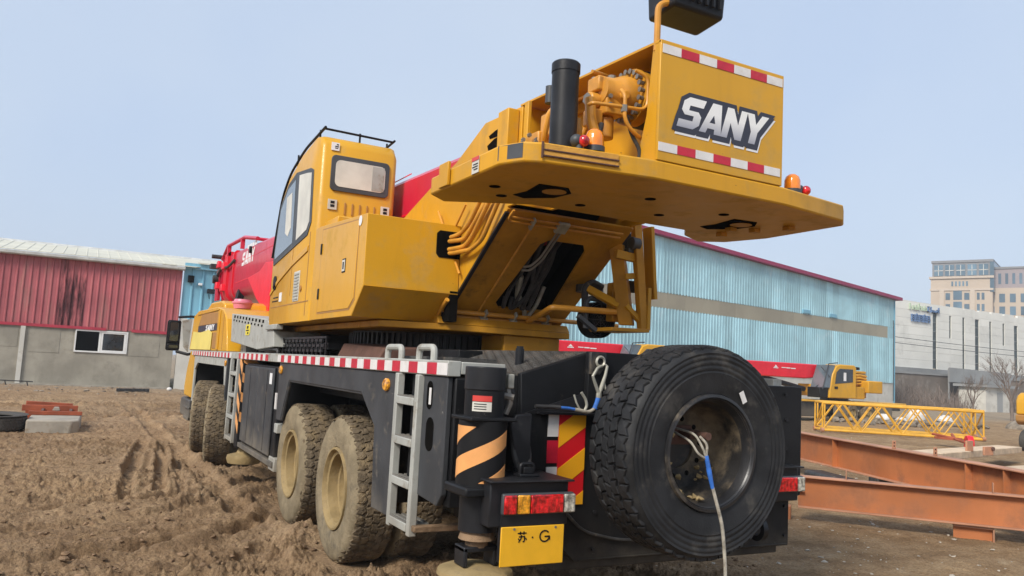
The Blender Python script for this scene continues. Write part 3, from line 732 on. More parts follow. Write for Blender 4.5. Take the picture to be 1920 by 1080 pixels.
# boundary wall and sheds in front of the factory
t = thing('boundary_wall', 'low brown boundary wall below the pale factory', 'wall', (85, 52, -.3))
g = G().box(70, 130, 51.4, 51.7, -.5, 3.35); obj('wall_face', g, M['brown_wall'], t)
obj('coping', G().box(70, 130, 51.3, 51.8, 3.351, 3.55), M['grey_base'], t)
t = thing('roadside_hut', 'small white hut with a grey flat roof at the foot of the factory wall', 'hut', (84.5, 48, -.3))
obj('wall', G().box(82.2, 86.5, 47, 50, -.4, 2.3), M['white_wall'], t)
obj('roof', G().box(81.8, 87.6, 46.6, 50.4, 2.31, 2.6), M['grey_base'], t)
obj('doorway', G().box(84.2, 85.2, 46.96, 46.995, -.3, 1.8), M['grey_base'], t)
t = thing('billboard_fence', 'grey ribbed metal fence panel above the white hut', 'fence', (88, 49, -.3))
for k in range(9): obj('panel', G().box(81.5 + k * 1.3, 82.78 + k * 1.3, 50.6, 50.7, 2.7, 4.3 - k * .02), M['grey_base'], t)
for k in range(5): obj('post', G().box(81.6 + k * 2.7, 81.75 + k * 2.7, 50.71, 50.85, -.4, 4.2), M['grey_base'], t)

# overhead cables and their pole
for k, (za, zb) in enumerate(((8.25, 7.6), (7.5, 7.0))):
    g = G(); a = Vector((60, 56.4 - k * .4, za)); b = Vector((135, 55 - k * .4, zb)); P = []
    for i in range(25):
        q = i / 24; p = a.lerp(b, q); p.z -= 1.6 * 4 * q * (1 - q) * .35; P.append(p)
    o = obj('overhead_cable', g.tube(P, .035, 5), M['wire'])
    tag(o, ['upper', 'lower'][k] + ' dark cable strung across the pale factory wall', 'cable', 'overhead cables')
t = thing('utility_pole', 'grey concrete cable pole out at the road', 'pole', (135, 54.8, -.3))
obj('shaft', G().cyl((135, 54.8, -.3), (135, 54.8, 9.3), .18, .11, 10), M['grey_base'], t)
obj('crossarm', G().box(134.1, 135.9, 54.72, 54.88, 7.9, 8.02), M['grey_base'], t)

# ================================================================ DISTANT BLOCKS
uT = Vector((.875, -.485, 0))    # left (entrance) face runs this way... long side to the right
def tower(name, label, P, ang, W_, D_, zt, col, floors):
    pass
t = thing('office_tower', 'beige stone office block with a glazed top storey behind the factory', 'office building', (190, 122, 0))
ca, sa = math.cos(R_(-66)), math.sin(R_(-66))
O = Vector((183.6, 121.4, 0))
def TP(a, b, z): return (O.x + a * ca - b * sa, O.y + a * sa + b * ca, z)
def tbox(a0, a1, b0, b1, z0, z1, g=None):
    g = g or G(); return g.hexa([TP(a0, b0, z0), TP(a1, b0, z0), TP(a1, b1, z0), TP(a0, b1, z0)], [TP(a0, b0, z1), TP(a1, b0, z1), TP(a1, b1, z1), TP(a0, b1, z1)])
obj('stone_body', tbox(0, 13.4, 0, 16, 0, 29.6), M['stone_tower'], t)
obj('glazed_storey', tbox(.3, 13.2, .3, 15, 30.15, 33.6), M['tower_grey'], t)
obj('stair_glazing', tbox(12.9, 13.75, -.12, 14, 26.2, 33.55), M['tower_glass'], t)
obj('parapet', tbox(.1, 13.6, .1, 15.2, 33.601, 34.2), M['tower_grey'], t)
for k in range(5):
    obj('window', tbox(.75 + k * 2.45, 2.7 + k * 2.45, .16, .3, 30.35, 33.1), M['tower_glass'], t)
    g = tbox(.75 + k * 2.45, 2.7 + k * 2.45, .10, .159, 31.6, 31.75); tbox(1.65 + k * 2.45, 1.78 + k * 2.45, .10, .159, 30.4, 33.0, g); obj('mullion', g, M['white_wall'], t)
obj('cornice', tbox(-.35, 13.75, -.35, 16, 29.601, 30.149), M['tower_trim'], t)
obj('cornice', tbox(-.2, 13.6, -.2, -.003, 26.6, 27.1), M['tower_trim'], t)
obj('pilaster', tbox(2.0, 3.0, -.3, -.003, 0, 26.59), M['tower_trim'], t); obj('pilaster', tbox(8.7, 9.7, -.3, -.003, 0, 26.59), M['tower_trim'], t)
for k in range(5): obj('window', tbox(4.6 + k * .8, 5.0 + k * .8, -.04, -.002, 27.7, 28.9), M['tower_glass'], t)
for r in range(7):
    z = 24.3 - r * 2.75
    for a0, a1 in ((3.3, 4.3), (5.0, 6.9), (7.4, 8.5), (10.1, 10.7), (11.1, 11.7)):
        obj('window', tbox(a0, a1, -.05, -.002, z, z + (1.7 if a0 != 5.0 else 2.3)), M['tower_glass'], t)
# side wing
obj('side_wing', tbox(13.8, 30, 3, 16, 0, 25.6), M['stone_tower'], t)
for r in range(7):
    for k in range(6):
        obj('window', tbox(14.3 + k * 1.6, 15.0 + k * 1.6, 2.95, 2.998, 22.0 - r * 3, 24.0 - r * 3), M['tower_glass'], t)
obj('stair_glazing', tbox(13.86, 14.25, 2.9, 2.998, 8, 24.5), M['tower_glass'], t)
t = thing('mauve_block', 'mauve grey office block with close set windows right of the tower', 'office building', (205, 113, 0))
O = Vector((192.5, 109.0, 0)); 
obj('stone_body', tbox(-3.5, 26, -1.0, 14, 0, 27.3), M['stone_tower'], t)
obj('upper_storeys', tbox(-3.2, 26, -.6, 14, 27.301, 32.0), M['mauve'], t)
obj('parapet', tbox(-3.4, 26, -.8, 14, 32.001, 32.5), M['tower_grey'], t)
for k in range(15): obj('window', tbox(-.6 + k * 1.45, .0 + k * 1.45, -.65, -.602, 28.3, 30.9), M['tower_glass'], t)
for r in range(7):
    for k in range(8): obj('window', tbox(-2.6 + k * 2.2, -1.4 + k * 2.2, -1.06, -1.002, 23.8 - r * 3.1, 25.9 - r * 3.1), M['tower_glass'], t)
obj('roof_turret', tbox(5.5, 8.5, 2, 6, 32.51, 34.2), M['mauve'], t); obj('finial', G().tube([TP(7, 3, 34.2), TP(7, 3, 37.5)], [.35, .03], 8), M['tower_grey'], t)

# ================================================================ BARE TREES / BUSHES
def bare_tree(name, label, x, y, h, seed, group):
    rng = random.Random(seed); z0 = gz(x, y) - .15
    t = thing(name, label, 'tree', (x, y, z0), group)
    g = G()
    def grow(g, p, d, L, r, lev):
        q = p + d * L
        mid = p.lerp(q, .5) + Vector((rng.uniform(-1, 1), rng.uniform(-1, 1), 0)) * L * .06
        g.tube([p, mid, q], [r, r * .85, r * .62], 5 if lev > 1 else 7)
        if lev >= 5: return
        for k in range(3 if lev else 5):
            a = rng.uniform(0, 6.28); s = rng.uniform(.25, .62)
            o_ = d.orthogonal().normalized(); w_ = d.cross(o_)
            d2 = (d + (o_ * math.cos(a) + w_ * math.sin(a)) * s + Vector((0, 0, .12))).normalized()
            grow(g, p.lerp(q, rng.uniform(.45, 1)), d2, L * rng.uniform(.58, .8), r * .55, lev + 1)
    g1 = G(); base = Vector((x, y, z0)); top = base + Vector((rng.uniform(-.2, .2), rng.uniform(-.2, .2), h * .28))
    g1.tube([base, base.lerp(top, .5), top], [h * .022, h * .018, h * .015], 8)
    obj('trunk', g1, M['bark'], t)
    g2 = G(); 
    for k in range(5):
        a = k * 1.26 + rng.random(); grow(g2, base.lerp(top, rng.uniform(.7, 1)), Vector((math.cos(a) * .45, math.sin(a) * .45, 1)).normalized(), h * .24, h * .009, 1)
    obj('crown', g2, M['bark'], t, smooth=0, recalc=False)
bare_tree('bare_tree', 'bare grey tree in front of the factory wall near the yellow machine', 58.6, 30.9, 6.6, 5, 'bare trees by the factory')
bare_tree('bare_tree', 'thin bare tree standing left of the larger bare tree', 62.0, 36.0, 4.6, 9, 'bare trees by the factory')
bare_tree('bare_tree', 'bare tree at the edge of the yard beyond the yellow machine', 66.0, 31.0, 6.2, 12, 'bare trees by the factory')
# dry brush along the boundary wall
rng = random.Random(31); g = G()
for k in range(900):
    x = rng.uniform(66, 92); y = rng.uniform(47.5, 51); h = rng.uniform(.4, 2.2) * (.5 + vnoise(np.array(x * .4), np.array(y * .4), 3))
    z = gz(x, y)
    g.tube([(x, y, z), (x + rng.uniform(-.3, .3), y + rng.uniform(-.3, .3), z + h * .6), (x + rng.uniform(-.6, .6), y + rng.uniform(-.5, .5), z + h)], [.035, .025, .01], 3)
obj('undergrowth', g, M['bark'], smooth=0, recalc=False, kind='stuff')

# ================================================================ LETTERING  (polygons in a 0..1 by 0..1 cell, then sheared)
LET = {
 'S': [(0, 0), (.72, 0), (.95, .16), (.95, .44), (.78, .58), (.34, .58), (.34, .74), (.95, .74), (1.0, 1), (.24, 1), (.03, .86), (.03, .56), (.2, .42), (.62, .42), (.62, .25), (0, .25)],
 'A': [(0, 0), (.30, 0), (.34, .16), (.66, .16), (.70, 0), (1.02, 0), (.72, 1), (.30, 1)],
 'N': [(0, 0), (.30, 0), (.30, .52), (.68, 0), (.98, 0), (.98, 1), (.68, 1), (.68, .48), (.30, 1), (0, 1)],
 'Y': [(.34, 0), (.66, 0), (.66, .40), (1.04, 1), (.70, 1), (.50, .66), (.30, 1), (-.04, 1), (.34, .40)],
}
def offset_poly(p, d):
    a = sum(p[i][0] * p[(i + 1) % len(p)][1] - p[(i + 1) % len(p)][0] * p[i][1] for i in range(len(p)))
    sg = 1 if a > 0 else -1; out = []
    for i in range(len(p)):
        p0, p1, p2 = Vector(p[i - 1]), Vector(p[i]), Vector(p[(i + 1) % len(p)])
        e1, e2 = (p1 - p0).normalized(), (p2 - p1).normalized()
        n1, n2 = Vector((e1.y, -e1.x)) * sg, Vector((e2.y, -e2.x)) * sg
        b = n1 + n2
        if b.length < 1e-4: b = n1
        b.normalize(); k = d / max(.45, b.dot(n1)); out.append(tuple(p1 + b * k))
    return out
def word_SANY(place, w, h, gap, shear, order='SANY'):
    """letter outlines in real metres, lower left at 0,0; place(x, z, d) -> world"""
    res = []
    x = 0
    for ch in order:
        res.append([(x + px * w + shear * pz * h, pz * h) for px, pz in LET[ch]]); x += w + gap
    return res, x - gap
def flat_poly(g, pts, place, d0, d1, m=0):
    n = len(pts)
    g.add([place(p[0], p[1], d0) for p in pts] + [place(p[0], p[1], d1) for p in pts],
          [tuple(range(n)), tuple(range(2 * n - 1, n - 1, -1))] + [(i, (i + 1) % n, n + (i + 1) % n, n + i) for i in range(n)], m)

# ================================================================ THE CRANE
cr = thing('mobile_crane', 'big yellow and black mobile truck crane with a crimson boom parked on the mud', 'crane', (0, 6, 0))

# ---- wheels
def tyre_parts(Rt, w, rr, name_parent, M4, mt, ms, mr, seed=0, rib=True, blocks=44, depth=.020, hub='dish'):
    """axis along +X (outer face at x = 0, tread towards -X); returns meshes"""
    Rb = Rt - depth
    prof = [(-.02, rr), (.004, rr + .012), (.012, rr + .05), (.018, rr + .10)]
    if rib:
        for k in range(4):
            r0 = rr + .125 + k * .030
            prof += [(.022, r0), (.0178, r0 + .006), (.0178, r0 + .012), (.022, r0 + .018)]
    prof += [(.016, Rb - .05), (.002, Rb - .022), (-.022, Rb - .004), (-.05, Rb)]
    n0 = len(prof)
    prof += [(-w + .05, Rb), (-w + .022, Rb - .004), (-w, Rb - .022), (-w - .014, Rb - .05), (-w - .018, rr + .10), (-w - .004, rr + .012), (-w + .02, rr)]
    gt = G().lathe((0, 0, 0), (1, 0, 0), prof, 88)
    gd = G()
    def TB(pts, h, sh):
        """block: polygon in (angle metres, x across) -> raised on the tread, shrunk at the top"""
        n = len(pts); ca = sum(p[0] for p in pts) / n; cx_ = sum(p[1] for p in pts) / n
        V = []
        for k, rad in ((1.0, Rb - .003), (1.0, Rb + h * .75), (.9, Rb + h)):
            for a, xx in pts:
                a2 = (ca + (a - ca) * k) / Rt; x2 = cx_ + (xx - cx_) * k
                drop = max(0, abs(x2 + w / 2) - (w / 2 - .03)) * .55
                rd = rad - drop
                V.append((x2, math.sin(a2) * rd, math.cos(a2) * rd))
        F_ = [tuple(range(2 * n, 3 * n))]
        for q in (0, n):
            F_ += [(q + i, q + (i + 1) % n, q + n + (i + 1) % n, q + n + i) for i in range(n)]
        gd.add(V, F_)
    per = 2 * math.pi * Rt / blocks
    gp = .010 if depth < .012 or depth > .016 else .0055
    for i in range(blocks):
        a = i * per
        sw = w * .235
        # shoulder blocks, notched outer edge
        for sgn in (0, 1):
            ofs = a + (per * .5 if sgn else 0)
            X = (lambda q: -.006 - q) if not sgn else (lambda q: -w + .006 + q)
            TB([(ofs + gp, X(0)), (ofs + per * .52, X(.012)), (ofs + per - gp, X(0)), (ofs + per - gp * .6, X(sw * .62)), (ofs + per * .62, X(sw)), (ofs + gp * 1.2, X(sw * .70))], depth, .9)
        # three zigzag rows
        for k in range(3):
            x0 = -w * .25 - k * w * .17; x1 = x0 - w * .155
            o2 = a + per * (.25 + .5 * (k % 2))
            s_ = per * .16 * (1 if k % 2 else -1)
            TB([(o2 + gp, x0), (o2 + per * .55, x0 - w * .03), (o2 + per - gp, x0), (o2 + per - gp + s_, x1), (o2 + per * .55 + s_, x1 - w * .03), (o2 + gp + s_, x1)], depth, .9)
    tread_me = gd.mesh('tread', [mt], 0, recalc=False)
    tyre_me = gt.mesh('tyre', [ms, mt], 40)
    # tread band gets the mud/tread material
    pm = [0] * len(tyre_me.polygons)
    for p in tyre_me.polygons:
        if -w + .035 < p.center.x < -.035 and math.hypot(p.center.y, p.center.z) > Rb - .03: p.material_index = 1
    return tyre_me, tread_me
def put(me, name, parent, M4, bevel=0):
    o = bpy.data.objects.new(name, me); C.objects.link(o); o.parent = parent
    o.matrix_parent_inverse = WORLD[parent.name].inverted(); o.matrix_basis = M4; WORLD[o.name] = M4.copy()
    return o
RT, RR = .59, .325
ty_me, tr_me = tyre_parts(RT, .33, RR, None, None, M['mud_rubber'], M['mud_side'], M['mud_rim'], rib=False, depth=.010)
_rng = random.Random(55); _g = G()
for _k in range(420):                        # mud squeezed between the tread blocks and thrown on the shoulders
    _a = _rng.random() * 6.283; _x = _rng.uniform(-.34, .0); _r = _rng.uniform(.008, .026)
    _rr = RT - .008 - max(0, abs(_x + .165) - .13) * .8
    lump(_g, (0, 0, 0), _r, .8, _rng)
    _n = 12; _m = Matrix.Rotation(_a, 4, 'X')
    _g.v[-_n:] = [tuple(_m @ Vector((vx + _x, vy, vz * .6 + _rr))) for vx, vy, vz in _g.v[-_n:]]
mudl_me = _g.mesh('mud_lumps', [M['mud_rubber']], 0, recalc=False)
g = G().lathe((0, 0, 0), (1, 0, 0), [(.0, RR + .006), (.018, RR + .004), (.020, RR - .012), (.004, RR - .022), (-.012, RR - .028), (-.02, RR - .050), (-.10, RR - .058), (-.108, RR - .072), (-.21, RR - .088), (-.25, RR - .13), (-.262, .14), (-.25, .12), (-.16, .11), (-.14, .095), (-.138, .0)], 64)
rim_me = g.mesh('rim', [M['mud_rim']], 40)
g = G()
for k in range(10):
    a = k * math.pi / 5; g.cyl((-.262, math.cos(a) * .165, math.sin(a) * .165), (-.235, math.cos(a) * .165, math.sin(a) * .165), .014, n=6)
nut_me = g.mesh('wheel_nuts', [M['mud_rim']], 30)
def truck_wheel(x, y, side, steer=0.0):
    # side -1: outer face towards -X
    R3 = Matrix.Translation((x, y, RT - .03)) @ Matrix.Rotation(math.pi if side < 0 else 0, 4, 'Z') @ Matrix.Rotation(steer, 4, 'Z') @ Matrix.Rotation(random.random() * 6, 4, 'X')
    # parent part: the tyre mesh itself
    w = put(ty_me, 'wheel', cr, R3)
    for nm, me in (('tread', tr_me), ('rim', rim_me), ('wheel_nuts', nut_me), ('mud_lumps', mudl_me)):
        o = bpy.data.objects.new(nm, me); C.objects.link(o); o.parent = w
        if nm == 'mud_lumps': o['kind'] = 'stuff'
    return w
for y in (2.40, 3.97, 8.35, 9.95):
    for sx in (-1, 1):
        truck_wheel(sx * (1.43 if y > 5 else 1.255), y, sx, R_(-13) if y > 5 else 0)
for y in (2.40, 3.97):                       # inner tyres of the twin wheels
    for sx in (-1, 1): truck_wheel(sx * .86, y, sx)
for y in (2.47, 3.97, 8.3, 9.7):
    obj('axle', G().cyl((-.95, y, .56), (.95, y, .56), .10, n=14).sphere((0, y, .56), .24, 14), M['black'], cr)

# ---- chassis
g = G().box(-.46, .46, .25, 12.2, .78, 1.52)
obj('chassis_frame', g, M['black'], cr, bevel=.012)
objs('frame_skirt', G().box(-.9, .9, 1.55, 4.4, 1.25, 1.5).box(-.9, .9, 7.4, 10.8, 1.3, 1.5), M['black'], cr)
# deck: rail along the edge with reflective tape
DZ = 1.637
rail = obj('deck_rail', G().box(-1.335, -1.25, .10, 7.43, 1.545, DZ).box(-1.249, -.96, .10, .17, 1.560, DZ - .004).box(-1.335, -1.25, 7.47, 11.9, 1.545, DZ), M['rail_grey'], cr, bevel=.006)
obj('deck_rail', G().box(1.25, 1.335, .1, 11.9, 1.545, DZ), M['rail_grey'], cr, bevel=.006)
def tape_run(ax, a, b, n, plane, z0, z1, parent, first=0, m0='white_tape', m1='red_tape'):
    L = (b - a) / n
    for i in range(n):
        g = G()
        if ax == 'y': g.box(plane - .003, plane, a + i * L, a + (i + 1) * L - .001, z0, z1)
        else: g.box(a + i * L, a + (i + 1) * L - .001, plane - .003, plane, z0, z1)
        obj('reflective_tape', g, M[m1 if (i + first) % 2 else m0], parent, smooth=0)
tape_run('y', .10, 4.55, 29, -1.3355, 1.552, 1.622, rail)
tape_run('y', 5.05, 6.9, 13, -1.3355, 1.552, 1.622, rail, 1)
tape_run('y', 7.5, 11.8, 29, -1.3355, 1.552, 1.622, rail)
# deck plates (edge on from here)
obj('deck_plate', G().box(-1.249, -.462, 1.2, 7.42, 1.575, 1.60).box(-1.249, -.462, 7.43, 8.0, 1.575, 1.60), M['deck'], cr)
obj('deck_plate', G().box(.462, 1.249, .6, 11.8, 1.575, 1.60), M['deck'], cr)
# clutter on the deck beside the turntable: dark boxes, perforated step, hose tray
obj('deck_box', G().box(-1.15, -.70, 5.15, 6.5, 1.601, 1.80), M['black_plastic'], cr, bevel=.01)
g = G()
for r in range(4):
    for k in range(13): g.box(-1.19, -1.17, 3.32 + k * .16 + (r % 2) * .07, 3.42 + k * .16 + (r % 2) * .07, 1.62 + r * .05, 1.645 + r * .05)
g.box(-1.19, -1.17, 3.25, 5.6, 1.601, 1.615).box(-1.19, -1.17, 3.25, 5.6, 1.80, 1.82)
for k in range(14): g.box(-1.185, -1.172, 3.27 + k * .16, 3.29 + k * .16, 1.612, 1.81)
obj('perforated_guard', g, M['black_plastic'], cr, smooth=0)
objs('deck_step', G().box(-1.165, -.75, 3.2, 5.1, 1.601, 1.61).box(-1.15, -.75, 3.3, 5.0, 1.70, 1.76), M['black'], cr)
obj('rust_plate', G().hexa([(-1.12, 2.0, 1.602), (-.7, 2.0, 1.602), (-.7, 3.15, 1.602), (-1.12, 3.15, 1.602)], [(-1.05, 2.0, 1.72), (-.7, 2.0, 1.74), (-.7, 3.15, 1.78), (-1.05, 3.15, 1.76)]), M['rusty'], cr, bevel=.01)
obj('hose_tray', G().box(-.72, -.52, 1.3, 4.8, 1.601, 1.73), M['black'], cr, bevel=.008)
obj('deck_box', G().box(.55, 1.2, 4.6, 7.2, 1.601, 2.0), M['black'], cr, bevel=.01); obj('deck_box', G().box(-.6, .6, 5.6, 7.0, 1.53, 1.95), M['black'], cr, bevel=.01); obj('deck_box', G().box(-1.0, -.2, 7.2, 7.8, 1.601, 2.0), M['black'], cr, bevel=.01)
# two grey hand loops on the rail above the ladder
for y0, y1 in ((.98, 1.25), (.42, .66)):
    obj('grab_handle', G().tube([(-1.29, y0, 1.63), (-1.29, y0, 1.715), (-1.29, y1, 1.715), (-1.29, y1, 1.63)], .022, 10, smooth=.05), M['rail_grey'], cr)

# ---- left side panels
FX = -1.32
prof = [(.93, .60), (.93, 1.543), (4.50, 1.543), (4.50, .95), (4.30, .95), (4.04, 1.375), (1.70, 1.375), (1.36, 1.16), (1.31, .60)]
fender = obj('fender_panel', G().prism(prof, 'x', FX, FX + .03), M['charcoal'], cr, bevel=.006)
# flanged edge round the arch
g = G().tube([(FX + .02, 4.29, .96), (FX + .02, 4.035, 1.37), (FX + .02, 1.70, 1.37), (FX + .02, 1.365, 1.155), (FX + .02, 1.315, .61)], .014, 6)
obj('arch_lip', g, M['charcoal'], fender)
obj('arch_liner', G().box(FX + .031, -.5, 1.33, 1.345, .62, 1.36).box(FX + .031, -.5, 1.36, 4.28, 1.378, 1.395), M['black'], cr)
obj('fender_panel', G().prism([(1.31, .60), (1.31, 1.543), (4.5, 1.543), (4.5, 1.0), (4.04, 1.375), (1.70, 1.375), (1.36, 1.16)], 'x', 1.29, 1.32), M['charcoal'], cr)
def marker(y, z):
    k = obj('side_marker_lamp', G().lathe((FX - .001, y, z), (-1, 0, 0), [(0, .045), (.012, .045), (.02, .036), (.024, 0)], 16), M['lens_amber'], cr)
    for v in k.data.vertices: v.co.y = y + (v.co.y - y) * 1.35
marker(1.14, 1.455); marker(4.40, 1.47); marker(8.0, 1.47)
# front guard over steering wheels
prof = [(7.95, 1.15), (7.95, 1.544), (11.55, 1.544), (11.55, .72), (11.40, .72), (11.40, 1.30), (11.1, 1.42), (8.15, 1.42), (8.05, 1.15)]
obj('front_fender', G().prism(prof, 'x', FX, FX + .03), M['rail_grey'], cr, bevel=.005)
obj('arch_liner', G().box(FX + .03, -.5, 11.42, 11.44, .7, 1.45).box(FX + .03, -.5, 8.1, 11.4, 1.425, 1.44), M['black'], cr)
obj('fender_post', G().box(FX, FX + .05, 7.86, 7.945, .62, 1.544), M['charcoal'], cr)

# ladders
def ladder(y0, y1, ztop, zbot, nr, mt, rw=.055):
    l = obj('ladder', G().box(FX - .035, FX + .015, y0, y0 + rw, zbot, ztop).box(FX - .035, FX + .015, y1 - rw, y1, zbot, ztop), mt, cr, bevel=.006)
    for k in range(nr):
        z = zbot + .02 + (ztop - zbot) * (k) / (nr - .15)
        obj('rung', G().box(FX - .04, FX + .12, y0 + rw + .001, y1 - rw - .001, z, z + .05), mt, l, bevel=.005)
        g = G()
        for q in range(4): g.box(FX - .035 + q * .04, FX - .015 + q * .04, y0 + rw + .01, y1 - rw - .01, z + .051, z + .058)
        obj('rung_grip', g, M['steel'], l, smooth=0)
    return l
ladder(.49, .90, 1.543, .565, 4, M['rail_grey'])
obj('ladder_foot', G().box(FX - .02, -.9, .44, .50, .60, .635), M['clod'], cr, bevel=.004)
ladder(6.86, 7.42, 1.545, .45, 4, M['rail_grey'])
# slotted side plate behind the ladder
def plate_with_holes():
    y0, y1, z0, z1 = .125, .485, .80, 1.542
    prof = [(y0 + .06, z0 - .0), (y0, z0 + .07), (y0, z1), (y1, z1), (y1, z0 + .02)]
    g = G().prism(prof, 'x', FX, FX + .035)
    return g
sp = obj('outrigger_side_plate', plate_with_holes(), M['charcoal'], cr, bevel=.006)
def rounded_slot(y, z, w, h, m):
    pts = []
    r = min(w, h) / 2
    for k in range(24):
        a = 2 * math.pi * k / 24
        pts.append((y + math.cos(a) * r + (w / 2 - r) * (1 if math.cos(a) > 0 else -1), z + math.sin(a) * r + (h / 2 - r) * (1 if math.sin(a) > 0 else -1)))
    return G().prism(pts, 'x', FX - .003, FX + .001)
obj('slot_opening', rounded_slot(.375, 1.425, .085, .17, None), M['void'], sp)
obj('slot_plate', G().box(FX - .006, FX - .0035, .345, .375, 1.37, 1.47), M['white_tape'], sp)
obj('slot_opening', rounded_slot(.345, 1.195, .115, .20, None), M['void'], sp)
# outrigger box behind the plate
obj('outrigger_box', G().box(FX + .04, -.93, .10, .78, .80, 1.54), M['black'], cr, bevel=.01)
obj('outrigger_box', G().box(.93, 1.30, .0, .78, .50, 1.54), M['black'], cr, bevel=.01)

# tool cabinet amidships
tc = obj('tool_cabinet', G().box(-1.285, -.50, 4.62, 6.55, .50, 1.50), M['black'], cr, bevel=.012)
for a, b in ((5.68, 6.52), (4.80, 5.66)):
    d = obj('cabinet_door', G().box(-1.312, -1.287, a, b, .53, 1.475), M['charcoal'], tc, bevel=.010)
objs('door_ridge', G().box(-1.318, -1.3125, 5.1, 5.14, .56, 1.45).box(-1.318, -1.3125, 6.1, 6.14, .56, 1.45), M['charcoal'], tc)
obj('sticker', G().box(-1.3155, -1.3125, 4.86, 4.98, 1.30, 1.42), M['white_print'], tc)
obj('cabinet_sill', G().box(-1.32, -.9, 4.55, 6.6, .44, .497), M['charcoal'], cr, bevel=.006)
objs('cabinet_bracket', G().box(-1.30, -1.2, 4.50, 4.78, .40, .54).box(-1.30, -1.22, 4.50, 4.64, .80, .90), M['rail_grey'], cr, bevel=.008)
obj('reflector_strip', G().box(-1.318, -1.30, 4.56, 4.62, 1.05, 1.22), M['white_tape'], cr)
# front outrigger jack: black and orange stripes, round float beneath
fj = obj('outrigger_jack', G().box(-1.33, -1.02, 6.58, 6.80, .42, 1.50), M['ink'], cr, bevel=.01)
for k in range(4):
    z = .62 + k * .25
    obj('warning_stripe', G().prism([(6.585, z - .02), (6.795, z + .12), (6.795, z + .24), (6.585, z + .10)], 'x', -1.3335, -1.3305), M['orange_tape'], fj, smooth=0)
    obj('warning_stripe', G().prism([(-1.325, z + .14), (-1.03, z - .04), (-1.03, z + .08), (-1.325, z + .26)], 'y', 6.5765, 6.5795), M['orange_tape'], fj, smooth=0)
obj('jack_float', G().lathe((-1.2, 6.69, .22), (0, 0, 1), [(0, 0), (0, .20), (.06, .22), (.10, .21), (.13, .1), (.2, .07), (.28, .065), (.28, 0)], 28), M['mud_rim'], cr)

# ---- rear left outrigger jack
JX, JY = -1.245, -.21
jk = obj('outrigger_jack', G().cyl((JX, JY, 1.08), (JX, JY, 1.335), .125, n=32).cyl((JX, JY, 1.335), (JX, JY, 1.60), .108, n=32), M['black'], cr)
obj('jack_cap', G().cyl((JX, JY, 1.485), (JX, JY, 1.612), .1125, n=32), M['black_plastic'], jk, bevel=.006)
obj('jack_collar', G().box(JX - .135, JX + .14, JY - .13, JY + .13, 1.325, 1.345), M['black'], jk, bevel=.006)
obj('jack_collar', G().box(JX - .15, JX + .15, JY - .14, JY + .14, .935, .985), M['black'], jk, bevel=.012)
obj('jack_sleeve', G().cyl((JX, JY, .985), (JX, JY, 1.324), .132, n=40), M['ink'], jk)
obj('jack_tube', G().cyl((JX, JY, .745), (JX, JY, .934), .105, n=28), M['black_plastic'], jk)
obj('jack_rod', G().cyl((JX, JY, .66), (JX, JY, .744), .062, n=24).cyl((JX, JY, .70), (JX, JY, .744), .10, .085, n=24), M['clod'], jk)
g = G().box(JX - .10, JX - .075, JY - .06, JY + .06, .565, .665).box(JX + .075, JX + .10, JY - .06, JY + .06, .565, .665).box(JX - .10, JX + .10, JY - .06, JY + .06, .640, .668)
obj('float_yoke', g, M['black_plastic'], jk, bevel=.006)
obj('jack_float', G().lathe((JX, JY, .50), (0, 0, 1), [(0, 0), (0, .185), (.018, .205), (.04, .20), (.052, .17), (.062, .09), (.075, 0)], 36), M['mud_rim'], jk)
# orange diagonal stripes on the sleeve (rear face and left face)
def wrap_stripe(u0, u1, lo, hi):
    g = G(); n = 14; r0, r1 = .1325, .1345; V = []
    for k in range(n + 1):
        u = u0 + (u1 - u0) * k / n; a = R_(-102 + 150 * u)
        for r in (r0, r1):
            for z in (lo(u), hi(u)): V.append((JX + r * math.sin(a), JY - r * math.cos(a), z))
    F_ = []
    for k in range(n):
        q = k * 4; F_ += [(q + 2, q + 6, q + 7, q + 3), (q, q + 2, q + 3 - 0, q + 1)] if k == 0 else [(q + 2, q + 6, q + 7, q + 3)]
        F_ += [(q, q + 4, q + 6, q + 2), (q + 1, q + 3, q + 7, q + 5)]
    g.add(V, F_)
    obj('warning_stripe', g, M['orange_tape'], jk)
wrap_stripe(-.05, 1.0, lambda u: max(.992, 1.023 + .174 * u), lambda u: 1.118 + .162 * u)
wrap_stripe(.48, 1.0, lambda u: 1.004, lambda u: 1.006 + .094 * (u - .48) / .52)
wrap_stripe(-.05, .40, lambda u: 1.199 + .095 * u / .4, lambda u: 1.296)
# warning label on the tube
def curved_label(z0, z1, a0, a1, r, m, nm, parent):
    g = G(); n = 8
    for k in range(n):
        b0 = a0 + (a1 - a0) * k / n; b1 = a0 + (a1 - a0) * (k + 1) / n
        p = lambda a, z: (JX + r * math.sin(a), JY - r * math.cos(a), z)
        g.add([p(b0, z0), p(b1, z0), p(b1, z1), p(b0, z1)], [(0, 1, 2, 3)])
    obj(nm, g, m, parent, recalc=False)
curved_label(1.375, 1.425, R_(-62), R_(-5), .1095, M['sunshade'], 'warning_label', jk)
curved_label(1.428, 1.458, R_(-62), R_(-5), .1095, M['label_red'], 'warning_label', jk)
for k in range(3): curved_label(1.385 + k * .013, 1.390 + k * .013, R_(-56), R_(-20), .1101, M['ink'], 'label_text', jk)
obj('jack_bracket', G().prism([(1.60, JY + .10), (1.60, .10), (.95, .10), (.95, JY + .11)], 'x', -1.14, -1.12) if False else G().prism([(JY + .10, 1.52), (.10, 1.54), (.10, .95), (JY + .11, .95)], 'x', -1.135, -1.105), M['black'], cr, bevel=.006)
